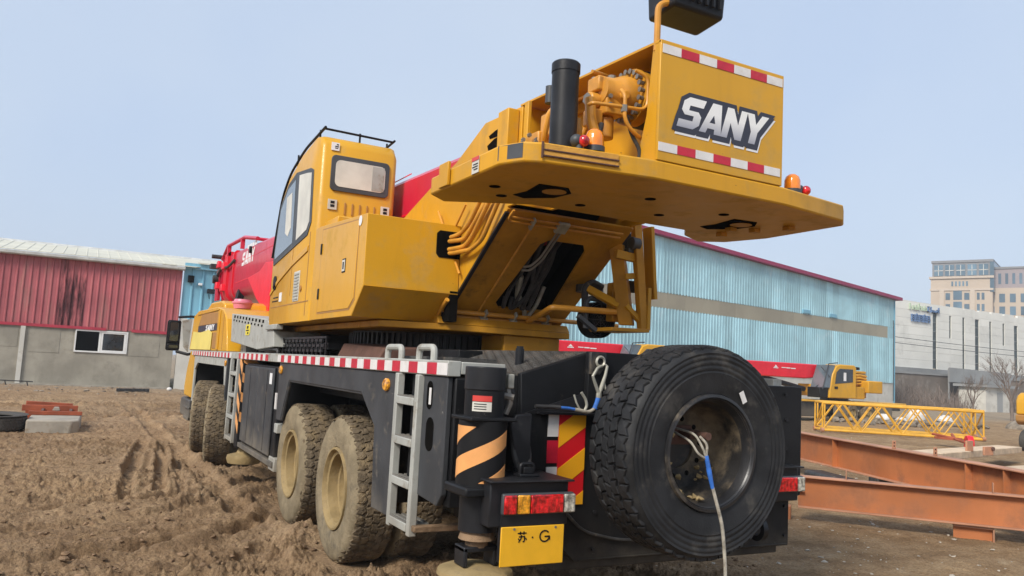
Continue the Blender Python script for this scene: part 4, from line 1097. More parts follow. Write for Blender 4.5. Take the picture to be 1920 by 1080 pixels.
# valve and hoses beside the jack
g = G().box(JX + .125, JX + .165, JY - .03, JY + .05, 1.50, 1.58)
obj('hose_block', g, M['hook'], cr, bevel=.006)
g = G().tube([(JX + .14, JY, 1.50), (JX + .15, JY - .02, 1.42), (JX + .13, JY - .01, 1.36)], .016, 8).tube([(JX + .12, JY, 1.46), (JX + .165, JY - .03, 1.45)], .02, 8)
objs('hose_fitting', g, M['steel'], cr)
g = G().tube([(JX + .16, JY + .05, 1.52), (JX + .2, JY + .05, 1.47), (JX + .21, JY + .1, 1.40)], .018, 8, smooth=.03).tube([(JX + .19, JY + .02, 1.30), (JX + .21, JY, 1.1), (JX + .30, JY, .98), (JX + .33, JY + .05, .92)], .017, 8, smooth=.05)
obj('hose', g, M['hose'], cr)
obj('hinged_flap', G().prism([(JX + .165, 1.30), (JX + .20, 1.36), (JX + .30, 1.365), (JX + .30, 1.12), (JX + .27, .98), (JX + .22, 1.05)], 'y', JY - .01, JY + .02), M['black_plastic'], cr, bevel=.008)

# ---- rear box with sloping tread plate
xl, xc = -.915, -.41
rearp = [(xl, .96), (-.72, .62), (-.50, .477), (1.305, .477), (1.305, .80), (1.42, .82), (1.42, 1.588), (.94, 1.588), (.41, 1.742), (xc, 1.742), (xl, 1.584)]
obj('rear_panel', G().prism([(xl, 1.584), (xc, 1.742), (.41, 1.742), (.94, 1.588), (1.42, 1.588), (1.42, .82), (1.305, .80), (1.305, .477), (-.485, .477), (-.62, .60), (-.88, .93)], 'y', -.012, .03), M['black'], cr, bevel=.006)
# the recess between the two front faces and shelf
obj('recess_plate', G().prism([(-.87, 1.36), (-.42, 1.50), (-.42, 1.38), (-.45, 1.352), (-.87, 1.352)], 'y', -.020, -.013), M['black_plastic'], cr)
obj('shelf_lip', G().box(-.80, -.40, -.065, -.0125, 1.352, 1.366), M['black_plastic'], cr, bevel=.003)
obj('post_plate', G().box(-.47, -.34, -.055, -.0125, 1.37, 1.74), M['black'], cr, bevel=.006)
g = G().hexa([(xl, .031, 1.570), (xc, .031, 1.728), (xc, 1.9, 1.728), (xl, 1.9, 1.570)], [(xl, .031, 1.584), (xc, .031, 1.742), (xc, 1.9, 1.742), (xl, 1.9, 1.584)])
tp = obj('tread_plate', g, M['deck'], cr)
g = G()
rng = random.Random(2)
for i in range(16):
    for j in range(26):
        a = xl + .02 + i * .0305; b = .06 + j * .07; zz = 1.5845 + (a - xl) * (1.742 - 1.584) / (xc - xl)
        d = 1 if (i + j) % 2 else -1
        s = (1.742 - 1.584) / (xc - xl)
        g.add([(a - .010, b - .012 * d, zz - .010 * s), (a + .010, b + .012 * d, zz + .010 * s), (a + .012, b + .009 * d, zz + .012 * s), (a - .008, b - .015 * d, zz - .008 * s),
               (a - .006, b - .008 * d, zz + .005), (a + .008, b + .009 * d, zz + .006), (a + .009, b + .007 * d, zz + .006), (a - .005, b - .010 * d, zz + .005)], [(4, 5, 6, 7), (0, 1, 5, 4), (1, 2, 6, 5), (2, 3, 7, 6), (3, 0, 4, 7)])
obj('tread_bar', g, M['deck'], tp, smooth=0, kind='stuff')
obj('top_plate', G().box(xc, .41, .031, 1.9, 1.73, 1.742).hexa([(.41, .031, 1.728), (.94, .031, 1.574), (.94, 1.9, 1.574), (.41, 1.9, 1.728)], [(.41, .031, 1.742), (.94, .031, 1.588), (.94, 1.9, 1.588), (.41, 1.9, 1.742)]), M['deck'], cr)
obj('box_side', G().prism([(.031, .95), (.031, 1.569), (1.9, 1.569), (1.9, .95)], 'x', xl, xl + .02), M['black'], cr)
obj('plate_stiffener', G().box(-1.22, xl - .002, .30, 1.2, 1.602, 1.66), M['deck'], cr)
obj('locking_pin', G().cyl((-.73, .35, 1.60), (-.73, .35, 1.74), .028, n=14).cyl((-.73, .35, 1.74), (-.73, .35, 1.755), .022, n=14), M['black_plastic'], cr)
obj('rear_underrun', G().box(-.60, 1.25, .04, .22, .42, .56).box(-.3, -.15, .1, .4, .5, .9).box(.8, .95, .1, .4, .5, .9), M['black'], cr, bevel=.01)
obj('crossmember', G().box(-.92, .92, .24, .80, .62, 1.50), M['black'], cr)
for x_, z_ in [(.45 + .16 * k, 1.53) for k in range(6)] + [(-.36, .55 + .22 * k) for k in range(4)] + [(1.26, .55 + .2 * k) for k in range(5)]:
    obj('panel_bolt', G().cyl((x_, -.0125, z_), (x_, -.026, z_), .012, n=6), M['black_plastic'], cr, smooth=0)
obj('cable', G().tube([(-.80, -.03, .90), (-.60, -.035, .80), (-.45, -.03, .66), (-.2, -.03, .60), (.3, -.03, .56)], .010, 7, smooth=.08), M['hose'], cr)
obj('cable', G().tube([(-1.0, -.28, 1.05), (-.93, -.2, 1.12), (-.90, -.1, 1.22), (-.89, -.05, 1.36)], .009, 7, smooth=.06), M['hose'], cr)
obj('weld_seam', G().tube([(-.46, -.014, .49), (1.29, -.014, .49)], .006, 6), M['black'], cr)
obj('tow_eye', G().lathe((.95, -.07, .62), (1, 0, 0), [(-.02, .045), (-.02, .08), (.02, .08), (.02, .045)], 20, closed=True).box(.93, .97, -.03, .0, .56, .68), M['black_plastic'], cr)
# hazard plate and reflector column
hz = obj('hazard_plate', G().box(-.640, -.452, -.021, -.0125, .82, 1.352), M['haz_red'], cr)
for k in range(2):
    z = 1.352 - .30 * (k + 0)
    pass
def clip(poly, zlo, zhi):
    def cl(P, f, inside):
        out = []
        for i in range(len(P)):
            a, b = P[i - 1], P[i]
            ia, ib = inside(a), inside(b)
            if ia != ib:
                t = f(a, b); out.append((a[0] + (b[0] - a[0]) * t, a[1] + (b[1] - a[1]) * t))
            if ib: out.append(b)
        return out
    P = cl(poly, lambda a, b: (zlo - a[1]) / (b[1] - a[1]), lambda p: p[1] >= zlo)
    return cl(P, lambda a, b: (zhi - a[1]) / (b[1] - a[1]), lambda p: p[1] <= zhi) if P else P
for k in range(3):
    zl = 1.155 - k * .255
    P = clip([(-.640, zl), (-.452, zl + .125), (-.452, zl + .255 - .0), (-.640, zl + .13)], .82, 1.352)
    if len(P) >= 3: obj('hazard_stripe', G().prism(P, 'y', -.0240, -.0212), M['haz_yellow'], hz, smooth=0)
for k, m in enumerate(('white_tape', 'red_tape', 'white_tape')):
    obj('reflective_tape', G().box(-.715, -.642, -.0185, -.0125, 1.22 - k * .155 + .0, 1.352 - k * .155), M[m], cr, smooth=0)
# tail lights
def tail_light(x0, x1, y, z0, z1, flip):
    h = obj('tail_light_box', G().box(x0 - .06, x1 - .02, y + .045, y + .36, z0 - .065, z1 + .055), M['black_plastic'], cr, bevel=.008)
    obj('tail_light_shelf', G().box(x0 - .08, x1 - .01, y + .0, y + .36, z1 + .056, z1 + .066), M['black_plastic'], h, bevel=.003)
    f = obj('tail_light', G().box(x0, x1, y + .012, y + .044, z0, z1), M['gasket'], cr, bevel=.010)
    W_ = x1 - x0
    segs = [(0, .18, 'lens_red'), (.18, .36, 'lens_amber'), (.36, .83, 'lens_red'), (.83, 1.0, 'lens_clear')]
    if flip: segs = [(1 - b, 1 - a, m) for a, b, m in segs]
    for a, b, m in segs:
        l = obj('lens', G().box(x0 + W_ * a + .003, x0 + W_ * b - .003, y - .006, y + .011, z0 + .007, z1 - .007), M[m], f, bevel=.006)
        g = G(); n = max(2, int((b - a) * W_ / .028))
        for q in range(n):
            xa = x0 + W_ * (a + (b - a) * (q + .5) / n)
            g.box(xa - .004, xa + .004, y - .0085, y - .0062, z0 + .014, z1 - .014)
        obj('lens_rib', g, M[m], f, smooth=0)
    return f
tail_light(-1.225, -.79, -.46, .858, .968, False)
tail_light(.91, 1.345, -.12, .86, .97, False)
obj('lamp_arm', G().box(-1.10, -.72, -.10, -.012, .90, .96), M['black_plastic'], cr)
g = G().tube([(-1.05, -.30, 1.03), (-1.05, -.30, 1.10), (-.97, -.30, 1.10), (-.97, -.30, 1.03)], .012, 8, smooth=.02)
g.box(-1.07, -.95, -.34, -.26, 1.035, 1.05).box(-1.04, -.98, -.325, -.275, 1.05, 1.085)
obj('plate_lamp', g, M['black_plastic'], cr, bevel=.004)
# number plate: two characters legible on the upper line
pl = obj('number_plate', G().box(-1.225, -.845, -.444, -.436, .600, .800), M['plate'], cr, bevel=.004)
obj('plate_backing', G().box(-1.22, -.85, -.435, -.40, .62, .86), M['black_plastic'], cr)
yP = -.4465
def bars(L, nm='plate_character'):
    g = G()
    for (xa, za, xb, zb, w) in L:
        d = Vector((xb - xa, 0, zb - za)); n_ = Vector((-d.z, 0, d.x)).normalized() * w / 2
        a = Vector((xa, yP, za)); b = Vector((xb, yP, zb))
        g.hexa([a - n_, b - n_, b + n_, a + n_], [q + Vector((0, .0022, 0)) for q in (a - n_, b - n_, b + n_, a + n_)])
    obj(nm, g, M['ink'], pl, smooth=0)
cx0, cz0, k = -1.128, .720, .052          # SU: grass radical over 'ban'
bars([(cx0, cz0 + k * .88, cx0 + k, cz0 + k * .88, .006), (cx0 + k * .3, cz0 + k * .72, cx0 + k * .3, cz0 + k * 1.05, .006), (cx0 + k * .7, cz0 + k * .72, cx0 + k * .7, cz0 + k * 1.05, .006),
      (cx0 + k * .15, cz0 + k * .55, cx0 + k * .82, cz0 + k * .55, .006), (cx0 + k * .82, cz0 + k * .55, cx0 + k * .76, cz0 + k * .04, .006), (cx0 + k * .45, cz0 + k * .7, cx0 + k * .40, cz0 + k * .35, .006),
      (cx0 + k * .40, cz0 + k * .35, cx0 + k * .12, cz0, .006), (cx0 + k * .08, cz0 + k * .38, cx0 + k * .2, cz0 + k * .22, .006), (cx0 + k * .92, cz0 + k * .40, cx0 + k * 1.02, cz0 + k * .22, .006), (cx0 + k * .76, cz0 + k * .04, cx0 + k * .6, cz0 + k * .08, .006)])
bars([(-1.043, .742, -1.035, .742, .008)], 'plate_dot')
gx, gzz, r = -.965, .745, .028            # G
L = []
for q in range(12):
    a0 = R_(40 + q * 26); a1 = R_(40 + (q + 1) * 26)
    L.append((gx + r * 1.05 * math.cos(a0), gzz + r * math.sin(a0), gx + r * 1.05 * math.cos(a1), gzz + r * math.sin(a1), .0075))
L += [(gx, gzz - .002, gx + r * 1.1, gzz - .002, .0075), (gx + r * 1.05, gzz - .002, gx + r * 1.05, gzz - .02, .0075)]
bars(L)
for x in (-1.15, -.90): obj('plate_bolt', G().cyl((x, -.4475, .788), (x, -.444, .788), .007, n=8), M['steel'], pl)

# ---- spare wheel
SX, SY, SZ = -.119, -.757, 1.21
RS, RRS = .59, .312
ty2, tr2 = tyre_parts(RS, .335, RRS, None, None, M['rubber'], M['rubber'], M['rim_black'], rib=True, blocks=44, depth=.014)
M4 = Matrix.Translation((SX, SY, SZ)) @ Matrix.Rotation(R_(-90), 4, 'Z')
sw = put(ty2, 'spare_wheel', cr, M4)
o = bpy.data.objects.new('tread', tr2); C.objects.link(o); o.parent = sw
g = G().lathe((0, 0, 0), (1, 0, 0), [(.002, RRS + .010), (.020, RRS + .006), (.022, RRS - .010), (.008, RRS - .016), (-.01, RRS - .026), (-.05, RRS - .036)], 72)
o = bpy.data.objects.new('rim_flange', g.mesh('rim_flange', [M['rim_black']], 40)); C.objects.link(o); o.parent = sw
g = G().lathe((0, 0, 0), (1, 0, 0), [(-.05, RRS - .036), (-.14, RRS - .04), (-.235, RRS - .05), (-.27, RRS - .085)], 72)
o = bpy.data.objects.new('rim', g.mesh('rim', [M['rim_dusty']], 40)); C.objects.link(o); o.parent = sw
g = G().lathe((0, 0, 0), (1, 0, 0), [(-.268, RRS - .084), (-.276, .20), (-.280, .115), (-.33, .112)], 72)
o = bpy.data.objects.new('rim_disc', g.mesh('rim_disc', [M['rim_dusty']], 40)); C.objects.link(o); o.parent = sw
g = G().lathe((0, 0, 0), (1, 0, 0), [(.006, RRS - .008), (.012, RRS - .018), (.004, RRS - .024), (-.004, RRS - .020)], 72, closed=True)
o = bpy.data.objects.new('lock_ring', g.mesh('lock_ring', [M['rim_black']], 40)); C.objects.link(o); o.parent = sw
g = G()
for k in range(10):
    a = k * math.pi / 5 + .15; g.cyl((-.281, math.cos(a) * .165, math.sin(a) * .165), (-.2755, math.cos(a) * .165, math.sin(a) * .165), .015, n=10)
for h in components(g):
    o = bpy.data.objects.new('stud_hole', h.mesh('stud_hole', [M['void']], 30)); C.objects.link(o); o.parent = sw
# white mark on the sidewall
g = G(); g.hexa([(.0235, 0, 0), (.0245, 0, 0), (.0245, .07, 0), (.0235, .07, 0)], [(.0235, 0, .025), (.0245, 0, .025), (.0245, .07, .025), (.0235, .07, .025)])
def on_face(lx, lz, d): return (SX + lx, SY - d, SZ + lz)
mk = G().hexa([on_face(.175, .33, .0235), on_face(.205, .345, .0235), on_face(.235, .285, .0235), on_face(.205, .27, .0235)], [on_face(.175, .33, .026), on_face(.205, .345, .026), on_face(.235, .285, .026), on_face(.205, .27, .026)])
gg = mk.mesh('tyre_sticker', [M['white_tape']], 0)
o = obj('tyre_sticker', gg, None, sw); o.matrix_parent_inverse = M4.inverted()
def spare_sub(name, g, m, **kw):
    o = obj(name, g, m, sw, **kw); o.matrix_parent_inverse = M4.inverted(); return o
# carrier: hub plate bolted through the wheel, hoist bracket behind
spare_sub('carrier_plate', G().cyl((SX, SY + .30, SZ), (SX, SY + .34, SZ), .20, n=28), M['rim_black'])
spare_sub('carrier_arm', G().box(SX - .12, SX + .12, SY + .341, -.013, SZ - .12, SZ + .16), M['black'])
spare_sub('clamp_plate', G().box(SX - .15, SX + .06, SY + .225, SY + .243, SZ + .02, SZ + .13).box(SX - .04, SX + .03, SY + .12, SY + .24, SZ + .06, SZ + .11), M['rusty'], bevel=.006)
spare_sub('clamp_bolt', G().cyl((SX, SY + .02, SZ + .085), (SX, SY + .24, SZ + .085), .022, n=12), M['rusty'])
rng = random.Random(14); g = G()
for k in range(40):
    a = rng.uniform(2.6, 6.0); q = rng.uniform(-.26, -.03)
    rr_ = RRS - .055 if rng.random() < .75 else rng.uniform(.15, RRS - .07)
    lump(g, (SX + rr_ * math.cos(a) , SY - (q if rr_ > .24 else -.235), SZ + rr_ * math.sin(a)), rng.uniform(.008, .025), .8, rng)
spare_sub('dried_mud', g, M['mud_rim'], smooth=0, kind='stuff')

# ---- slewing ring and turntable
SLY = 3.45
TL, TR_ = -.48, .69
obj('slew_ring', G().cyl((0, SLY, 1.56), (0, SLY, 1.90), .84, n=64).cyl((0, SLY, 1.605), (0, SLY, 1.70), .93, n=64), M['ring'], cr)
g = G()
for k in range(90):
    a = k * 2 * math.pi / 90
    c, s = math.cos(a), math.sin(a)
    p = lambda r, t, z: (r * c - t * s, SLY + r * s + t * c, z)
    g.hexa([p(.84, -.016, 1.74), p(.875, -.010, 1.74), p(.875, .010, 1.74), p(.84, .016, 1.74)], [p(.84, -.016, 1.88), p(.875, -.010, 1.88), p(.875, .010, 1.88), p(.84, .016, 1.88)])
obj('ring_tooth', g, M['ring'], cr, smooth=0, kind='stuff')
obj('frame_pedestal', G().cyl((0, SLY, 1.50), (0, SLY, 1.60), 1.05, n=48), M['rusty'], cr)
obj('turntable_plate', G().prism([(-1.05, 2.2), (-1.05, 5.2), (-.5, 5.35), (.9, 5.35), (.68, 1.98), (-.5, 2.0)], 'z', 1.90, 1.955), M['yellow_grimy'], cr, bevel=.008)
g = G().hexa([(TL - .12, 2.00, 1.956), (.68, 1.98, 1.956), (.68, 2.3, 1.956), (TL - .12, 2.3, 1.956)], [(TL - .12, 2.05, 2.02), (.68, 2.03, 2.02), (.68, 2.3, 2.02), (TL - .12, 2.3, 2.02)])
obj('turret_sill', g, M['yellow_grimy'], cr, bevel=.006)
obj('slew_drive', G().cyl((.35, 2.5, 1.60), (.35, 2.5, 1.90), .14, n=20).box(.05, .62, 2.05, 2.5, 1.72, 1.899), M['yellow_grimy'], cr, bevel=.01)

# ---- turret
side = [(2.16, 2.03), (1.10, 2.82), (.95, 2.82), (.95, 3.555), (1.574, 3.58), (2.116, 3.36), (2.65, 3.24), (3.35, 3.04), (4.6, 2.5), (5.2, 2.2), (5.2, 1.96), (2.16, 1.96)]
ts = obj('turret_side_plate', G().prism(side, 'x', TL, TL + .03), M['yellow'], cr, bevel=.005)
obj('turret_side_plate', G().prism(side, 'x', TR_ - .03, TR_), M['yellow'], cr, bevel=.005)
# lightening slots, inner shade painted as black patches, box bracket and upright beam on the left plate
for (y, z, hh) in ((1.40, 3.44, .03), (1.42, 3.36, .045)):
    obj('slot_opening', G().prism([(y - .11, z - hh), (y + .07, z - hh * .6), (y + .09, z + hh * .3), (y - .03, z + hh), (y - .11, z + hh)], 'x', TL - .004, TL - .001), M['void'], ts)
obj('slot_edge', G().box(TL - .012, TL - .0045, 1.30, 1.315, 3.30, 3.525), M['ink'], ts)
obj('bracket_box', G().box(TL - .10, TL - .003, .985, 1.15, 3.06, 3.535), M['yellow'], ts, bevel=.008)
obj('upright_beam', G().box(TL - .035, TL - .003, .80, .86, 2.82, 3.55), M['yellow'], ts, bevel=.006)
# slanted rear plate with an opening, built as four strips round the hole
def SL(x, q, d=0):
    """point on the slanted plate: q = 0 top .. 1 bottom, d = out of the plate"""
    ny, nz = -.588, -.809
    return (x, 1.10 + (2.16 - 1.10) * q + ny * d, 2.80 + (2.03 - 2.80) * q + nz * d)
def slbox(x0, x1, q0, q1, d0, d1, g=None, x0b=None, x1b=None):
    g = g or G(); x0b = x0 if x0b is None else x0b; x1b = x1 if x1b is None else x1b
    return g.hexa([SL(x0, q0, d0), SL(x1, q0, d0), SL(x1b, q1, d0), SL(x0b, q1, d0)], [SL(x0, q0, d1), SL(x1, q0, d1), SL(x1b, q1, d1), SL(x0b, q1, d1)])
g = slbox(TL, TR_, 0, .20, -.02, .0); slbox(TL, TR_, .87, 1, -.02, .0, g); slbox(TL, -.03, .2, .87, -.02, 0, g, None, -.10); slbox(.40, TR_, .2, .87, -.02, 0, g, .47, None)
tb = obj('turret_back_plate', g, M['yellow_grimy'], cr)
g = slbox(-.03, .02, .2, .24, -.02, -.0005, None, -.03, -.03); slbox(.35, .40, .2, .26, -.02, -.0005, g, .405, .405); slbox(-.10, -.095, .82, .87, -.02, -.0005, g, -.10, -.04); slbox(.455, .465, .82, .87, -.02, -.0005, g, .40, .47); objs('corner_fillet', g, M['yellow_grimy'], tb)
obj('turret_shade_backdrop', slbox(-.42, .66, -.2, 1.12, -.42, -.40), M['void'], cr); objs('turret_shade_backdrop', slbox(-.40, .64, 1.0, 1.04, -.40, -.03), M['void'], cr)  # black backdrop sheets stand in for the shade inside the opening
objs('turret_shade_backdrop', G().prism([(1.4, 2.80), (2.3, 2.1), (2.6, 2.4), (1.8, 2.95)], 'x', -.36, -.34).prism([(1.4, 2.80), (2.3, 2.1), (2.6, 2.4), (1.8, 2.95)], 'x', .60, .62), M['void'], cr)
obj('seal_strip', slbox(TL - .012, TL + .02, .02, .98, .0, .018), M['black_plastic'], tb)
# hoses inside the opening
g = G()
rng = random.Random(9)
for k in range(7):
    a = rng.uniform(.02, .3); pts = [SL(a, .25, -.25 + rng.uniform(-.1, .1)), SL(a + rng.uniform(-.06, .06), .5, -.12), SL(a + rng.uniform(-.08, .08), .72, -.02), SL(a + rng.uniform(-.1, .02), .86, .03), SL(a + rng.uniform(-.15, 0), .80, -.06)]
    g.tube(pts, rng.uniform(.014, .022), 7, smooth=.12)
obj('hose_bundle', g, M['hose'], cr)
g = G().tube([SL(.12, .78, -.1), SL(.20, .84, .02), SL(.26, .95, .03), SL(.31, .84, .0), SL(.34, .7, -.1)], .020, 8, smooth=.1).tube([SL(.05, .62, -.1), SL(.10, .78, -.03), SL(.2, .86, -.02)], .03, 8, smooth=.1)
obj('pale_hose', g, M['hook'], cr)
# pipes: thin pair on the plate, long pair along the sill, conduits up the slope
def pipe(pts, r=.018, m='pipe', smooth=.06, nm='hydraulic_pipe'): return obj(nm, G().tube(pts, r, 10, smooth=smooth), M[m], cr)
pipe([SL(-.22, .06, .03), SL(-.22, .93, .03)], .009)
pipe([SL(.02, .10, .03), SL(.02, .34, .03), SL(-.02, .42, .03), SL(-.06, .45, .01)], .010, 'steel')
pipe([SL(.05, .10, .03), SL(.05, .36, .03), SL(.0, .46, .03), SL(-.06, .48, .01)], .010, 'steel')
for k, (q, r) in enumerate(((.905, .020), (.955, .016), (.995, .014), (1.03, .012))):
    pipe([SL(TL - .10, q - .12, .06), SL(TL - .10, q, .05), SL(TL + .1, q, .05), SL(TR_ - (.15 if k else -.55), q, .05)], r)
for k, q in enumerate((.03, .065)):
    pipe([SL(TL + .02, -.03, .05), SL(TL + .02, q, .04), SL(TR_ - .1, q, .04)], .009, 'pipe')
for x in (-.17, .12, .45):
    g = slbox(x, x + .02, .87, 1.05, .03, .075); slbox(x - .02, x + .05, .93, .96, .0, .08, g); objs('pipe_clamp', g, M['hook'], cr, bevel=.004)
g = slbox(-.25, -.23, .02, .10, .02, .06); slbox(-.02, .08, .02, .1, .02, .05, g); objs('pipe_clamp', g, M['hook'], cr, bevel=.004)
for P in ([(-.64, 2.0, 2.66), (-.58, 1.92, 2.665), (-.53, 1.82, 2.692), (-.53, 1.662, 2.757), (-.53, 1.45, 2.95)],
          [(-.64, 2.0, 2.63), (-.58, 1.90, 2.632), (-.53, 1.736, 2.636), (-.53, 1.573, 2.744), (-.53, 1.32, 2.92)],
          [(-.64, 2.0, 2.56), (-.58, 1.90, 2.565), (-.53, 1.728, 2.576), (-.53, 1.588, 2.644), (-.53, 1.29, 2.92)],
          [(-.64, 2.0, 2.53), (-.56, 1.88, 2.535), (-.53, 1.60, 2.537), (-.53, 1.412, 2.597), (-.53, 1.14, 2.89)]):
    pipe(P, .0185)
objs('pipe_union', G().cyl((-.66, 2.0, 2.645), (-.615, 1.955, 2.648), .032, n=8).cyl((-.66, 2.0, 2.545), (-.615, 1.955, 2.55), .032, n=8), M['steel'], cr)
pipe([(-.52, 2.35, 2.96), (-.52, 1.82, 2.36)], .010); pipe([(-.53, 2.1, 2.62), (-.53, 1.75, 2.93)], .010)

# ---- counterweight platform
zB, zT = 2.695, 2.808
plan = [(-.50, -.660), (.50, -.660), (1.16, -.56), (1.29, -.46), (1.315, .25), (1.22, .60), (1.05, .74), (.80, .60), (.66, .42), (-.66, .42), (-.95, .60), (-1.16, .74), (-1.31, .60), (-1.315, -.36), (-1.245, -.51), (-1.15, -.56)]
cw = obj('counterweight_platform', G().prism(plan, 'z', zB, zT), M['yellow'], cr, bevel=.012)
# welded patch along the left rear edge
obj('weld_patch', G().hexa([(-1.16, -.5665, 2.735), (-.72, -.6330, 2.735), (-.72, -.6250, 2.735), (-1.16, -.5585, 2.735)], [(-1.16, -.5665, 2.80), (-.72, -.6330, 2.80), (-.72, -.6250, 2.80), (-1.16, -.5585, 2.80)]), M['yellow_weld'], cw, bevel=.003)
objs('weld_bead', G().tube([(-1.17, -.566, 2.765), (-.72, -.636, 2.765)], .005, 6).tube([(-1.17, -.566, 2.733), (-.72, -.636, 2.733)], .005, 6).tube([(-1.165, -.567, 2.72), (-1.165, -.567, 2.806)], .007, 6), M['rusty'], cw)
obj('corner_reflector', G().hexa([(-1.318, -.35, 2.72), (-1.250, -.505, 2.72), (-1.246, -.500, 2.72), (-1.314, -.345, 2.72)], [(-1.318, -.35, 2.80), (-1.250, -.505, 2.80), (-1.246, -.5, 2.80), (-1.314, -.345, 2.80)]), M['gasket'], cw)
def cw_hole(x, y, rx, ry, m='void', nm='drain_hole', z=zB):
    pts = [(x + rx * math.cos(a), y + ry * math.sin(a)) for a in [2 * math.pi * k / 24 for k in range(24)]]
    obj(nm, G().prism(pts, 'z', z - .003, z - .0005), M[m], cw)
for sx in (-1, 1):
    pts = [(sx * (.60 + .0) + .15 * math.cos(a), -.02 + .15 * math.sin(a)) for a in [math.pi * 2 * k / 28 for k in range(28)]]
    k1 = [(sx * .66 - .14, -.14), (sx * .66 + .05, -.16), (sx * .66 + .14, -.05), (sx * .66 + .12, .12), (sx * .66 - .02, .26), (sx * .66 - .12, .22), (sx * .66 - .10, .08)]
    xo = .08 if sx > 0 else -.13
    h = obj('pin_slot', G().prism([(x + xo, y) for x, y in k1], 'z', zB - .004, zB - .0005), M['void'], cw)
    cw_hole(sx * .66 + xo + .03, -.03, .075, .075, 'yellow_grimy', 'pin_plate', zB - .0035)
for x, y in ((-.95, .30), (-.20, -.25), (.15, .10), (-.42, .2), (.45, -.2), (-1.1, .1)): cw_hole(x, y, .035, .035)
for x, y in ((.80, .10), (.95, .02), (1.05, -.2), (.9, .3)): obj('lug', G().box(x - .03, x + .03, y - .03, y + .03, zB - .03, zB - .001), M['yellow_grimy'], cw, bevel=.004)
obj('lifting_lug', G().box(-1.335, -1.316, .28, .42, 2.70, 2.85), M['yellow'], cw, bevel=.004)
lb = obj('warning_label', G().box(-1.3195, -1.3165, -.12, -.03, 2.705, 2.80), M['sunshade'], cw)
obj('label_band', G().box(-1.3225, -1.3197, -.12, -.03, 2.778, 2.80), M['label_red'], cw)
obj('label_text', G().box(-1.3222, -1.3197, -.11, -.05, 2.755, 2.760).box(-1.3222, -1.3197, -.11, -.04, 2.74, 2.745).box(-1.3222, -1.3197, -.11, -.06, 2.725, 2.730), M['ink'], cw)

# ---- winch housing: rear plate, roof, recessed side
hx = .483
rp = obj('rear_cover_plate', G().box(-hx, hx, -.662, -.640, 2.809, 3.505), M['yellow_panel'], cr, bevel=.004)
obj('cover_edge', G().box(hx - .03, hx - .002, -.639, .2, 2.809, 3.50).box(-hx + .002, -hx + .02, -.639, -.60, 2.809, 3.50), M['yellow'], rp)
obj('housing_side', G().prism([(-.639, 2.809), (.94, 2.809), (.94, 3.55), (-.639, 3.49)], 'x', -.20, -.17), M['yellow'], cr)
obj('housing_side', G().prism([(-.60, 2.809), (.94, 2.809), (.94, 3.55), (-.60, 3.49)], 'x', .42, .449), M['yellow'], cr)
obj('front_bulkhead', G().box(-.478, -.171, .945, .965, 2.809, 3.55), M['yellow'], cr); obj('side_return', G().prism([(-.60, 2.809), (-.45, 2.809), (-.535, 3.1), (-.575, 3.485), (-.60, 3.485)], 'x', -.47, -.44), M['yellow'], cr)
obj('housing_roof', G().hexa([(-hx, -.66, 3.492), (hx, -.66, 3.492), (hx, .98, 3.558), (-hx, .98, 3.558)], [(-hx, -.66, 3.506), (hx, -.66, 3.506), (hx, .98, 3.572), (-hx, .98, 3.572)]), M['yellow'], cr)
obj('inner_rail', G().hexa([(-.23, -.60, 3.40), (-.201, -.60, 3.40), (-.201, .94, 3.46), (-.23, .94, 3.46)], [(-.23, -.60, 3.425), (-.201, -.60, 3.425), (-.201, .94, 3.485), (-.23, .94, 3.485)]), M['yellow'], cr)
# tape rows and the big logo
tape_run('x', -hx + .012, hx - .012, 7, -.6622, 3.43, 3.482, rp)
tape_run('x', -hx + .004, hx - .02, 7, -.6622, 2.862, 2.912, rp)
polys, wd = word_SANY(None, .162, .186, .002, .30)
X0, Z0 = -.357, 3.025
pl_ = lambda x, z, d: (X0 + x, -.662 - d, Z0 + z)
lf = letter_face_mat(Z0, Z0 + .186)
g = G()
for i, p in enumerate(polys):
    po_ = p if i else [(q_[0] * .162 + .30 * q_[1] * .186, q_[1] * .186) for q_ in [(0, 0), (.72, 0), (.95, .16), (.95, .5), (.93, .74), (1.0, 1), (.24, 1), (.03, .86), (.03, .5), (0, .25)]]
    flat_poly(g, offset_poly([(a + .016, b - .026) for a, b in po_], .020), pl_, .001 + i * .00004, .0022 + i * .00004)
lg = obj('logo_shadow', g, M['white_print'], rp, smooth=0)
g = G()
for i, p in enumerate(polys):
    po_ = p if i else [(q_[0] * .162 + .30 * q_[1] * .186, q_[1] * .186) for q_ in [(0, 0), (.72, 0), (.95, .16), (.95, .5), (.93, .74), (1.0, 1), (.24, 1), (.03, .86), (.03, .5), (0, .25)]]
    flat_poly(g, offset_poly(po_, .026), pl_, .0024 + i * .00004, .0036 + i * .00004)
    flat_poly(g, offset_poly([(a + .011, b - .014) for a, b in po_], .018), pl_, .0022 + i * .00004, .0035 + i * .00004)
obj('logo_outline', g, M['navy'], rp, smooth=0)
for p in polys:
    g = G(); flat_poly(g, p, pl_, .0040, .0052); obj('logo_letter', g, lf, rp, smooth=0)
# A's eye
a = polys[1]; bx = sum(p[0] for p in a) / len(a)
g = G(); flat_poly(g, [(bx - .020, .065), (bx + .023, .065), (bx + .014, .113)], pl_, .0053, .0058); obj('logo_counter', g, M['navy'], rp, smooth=0)

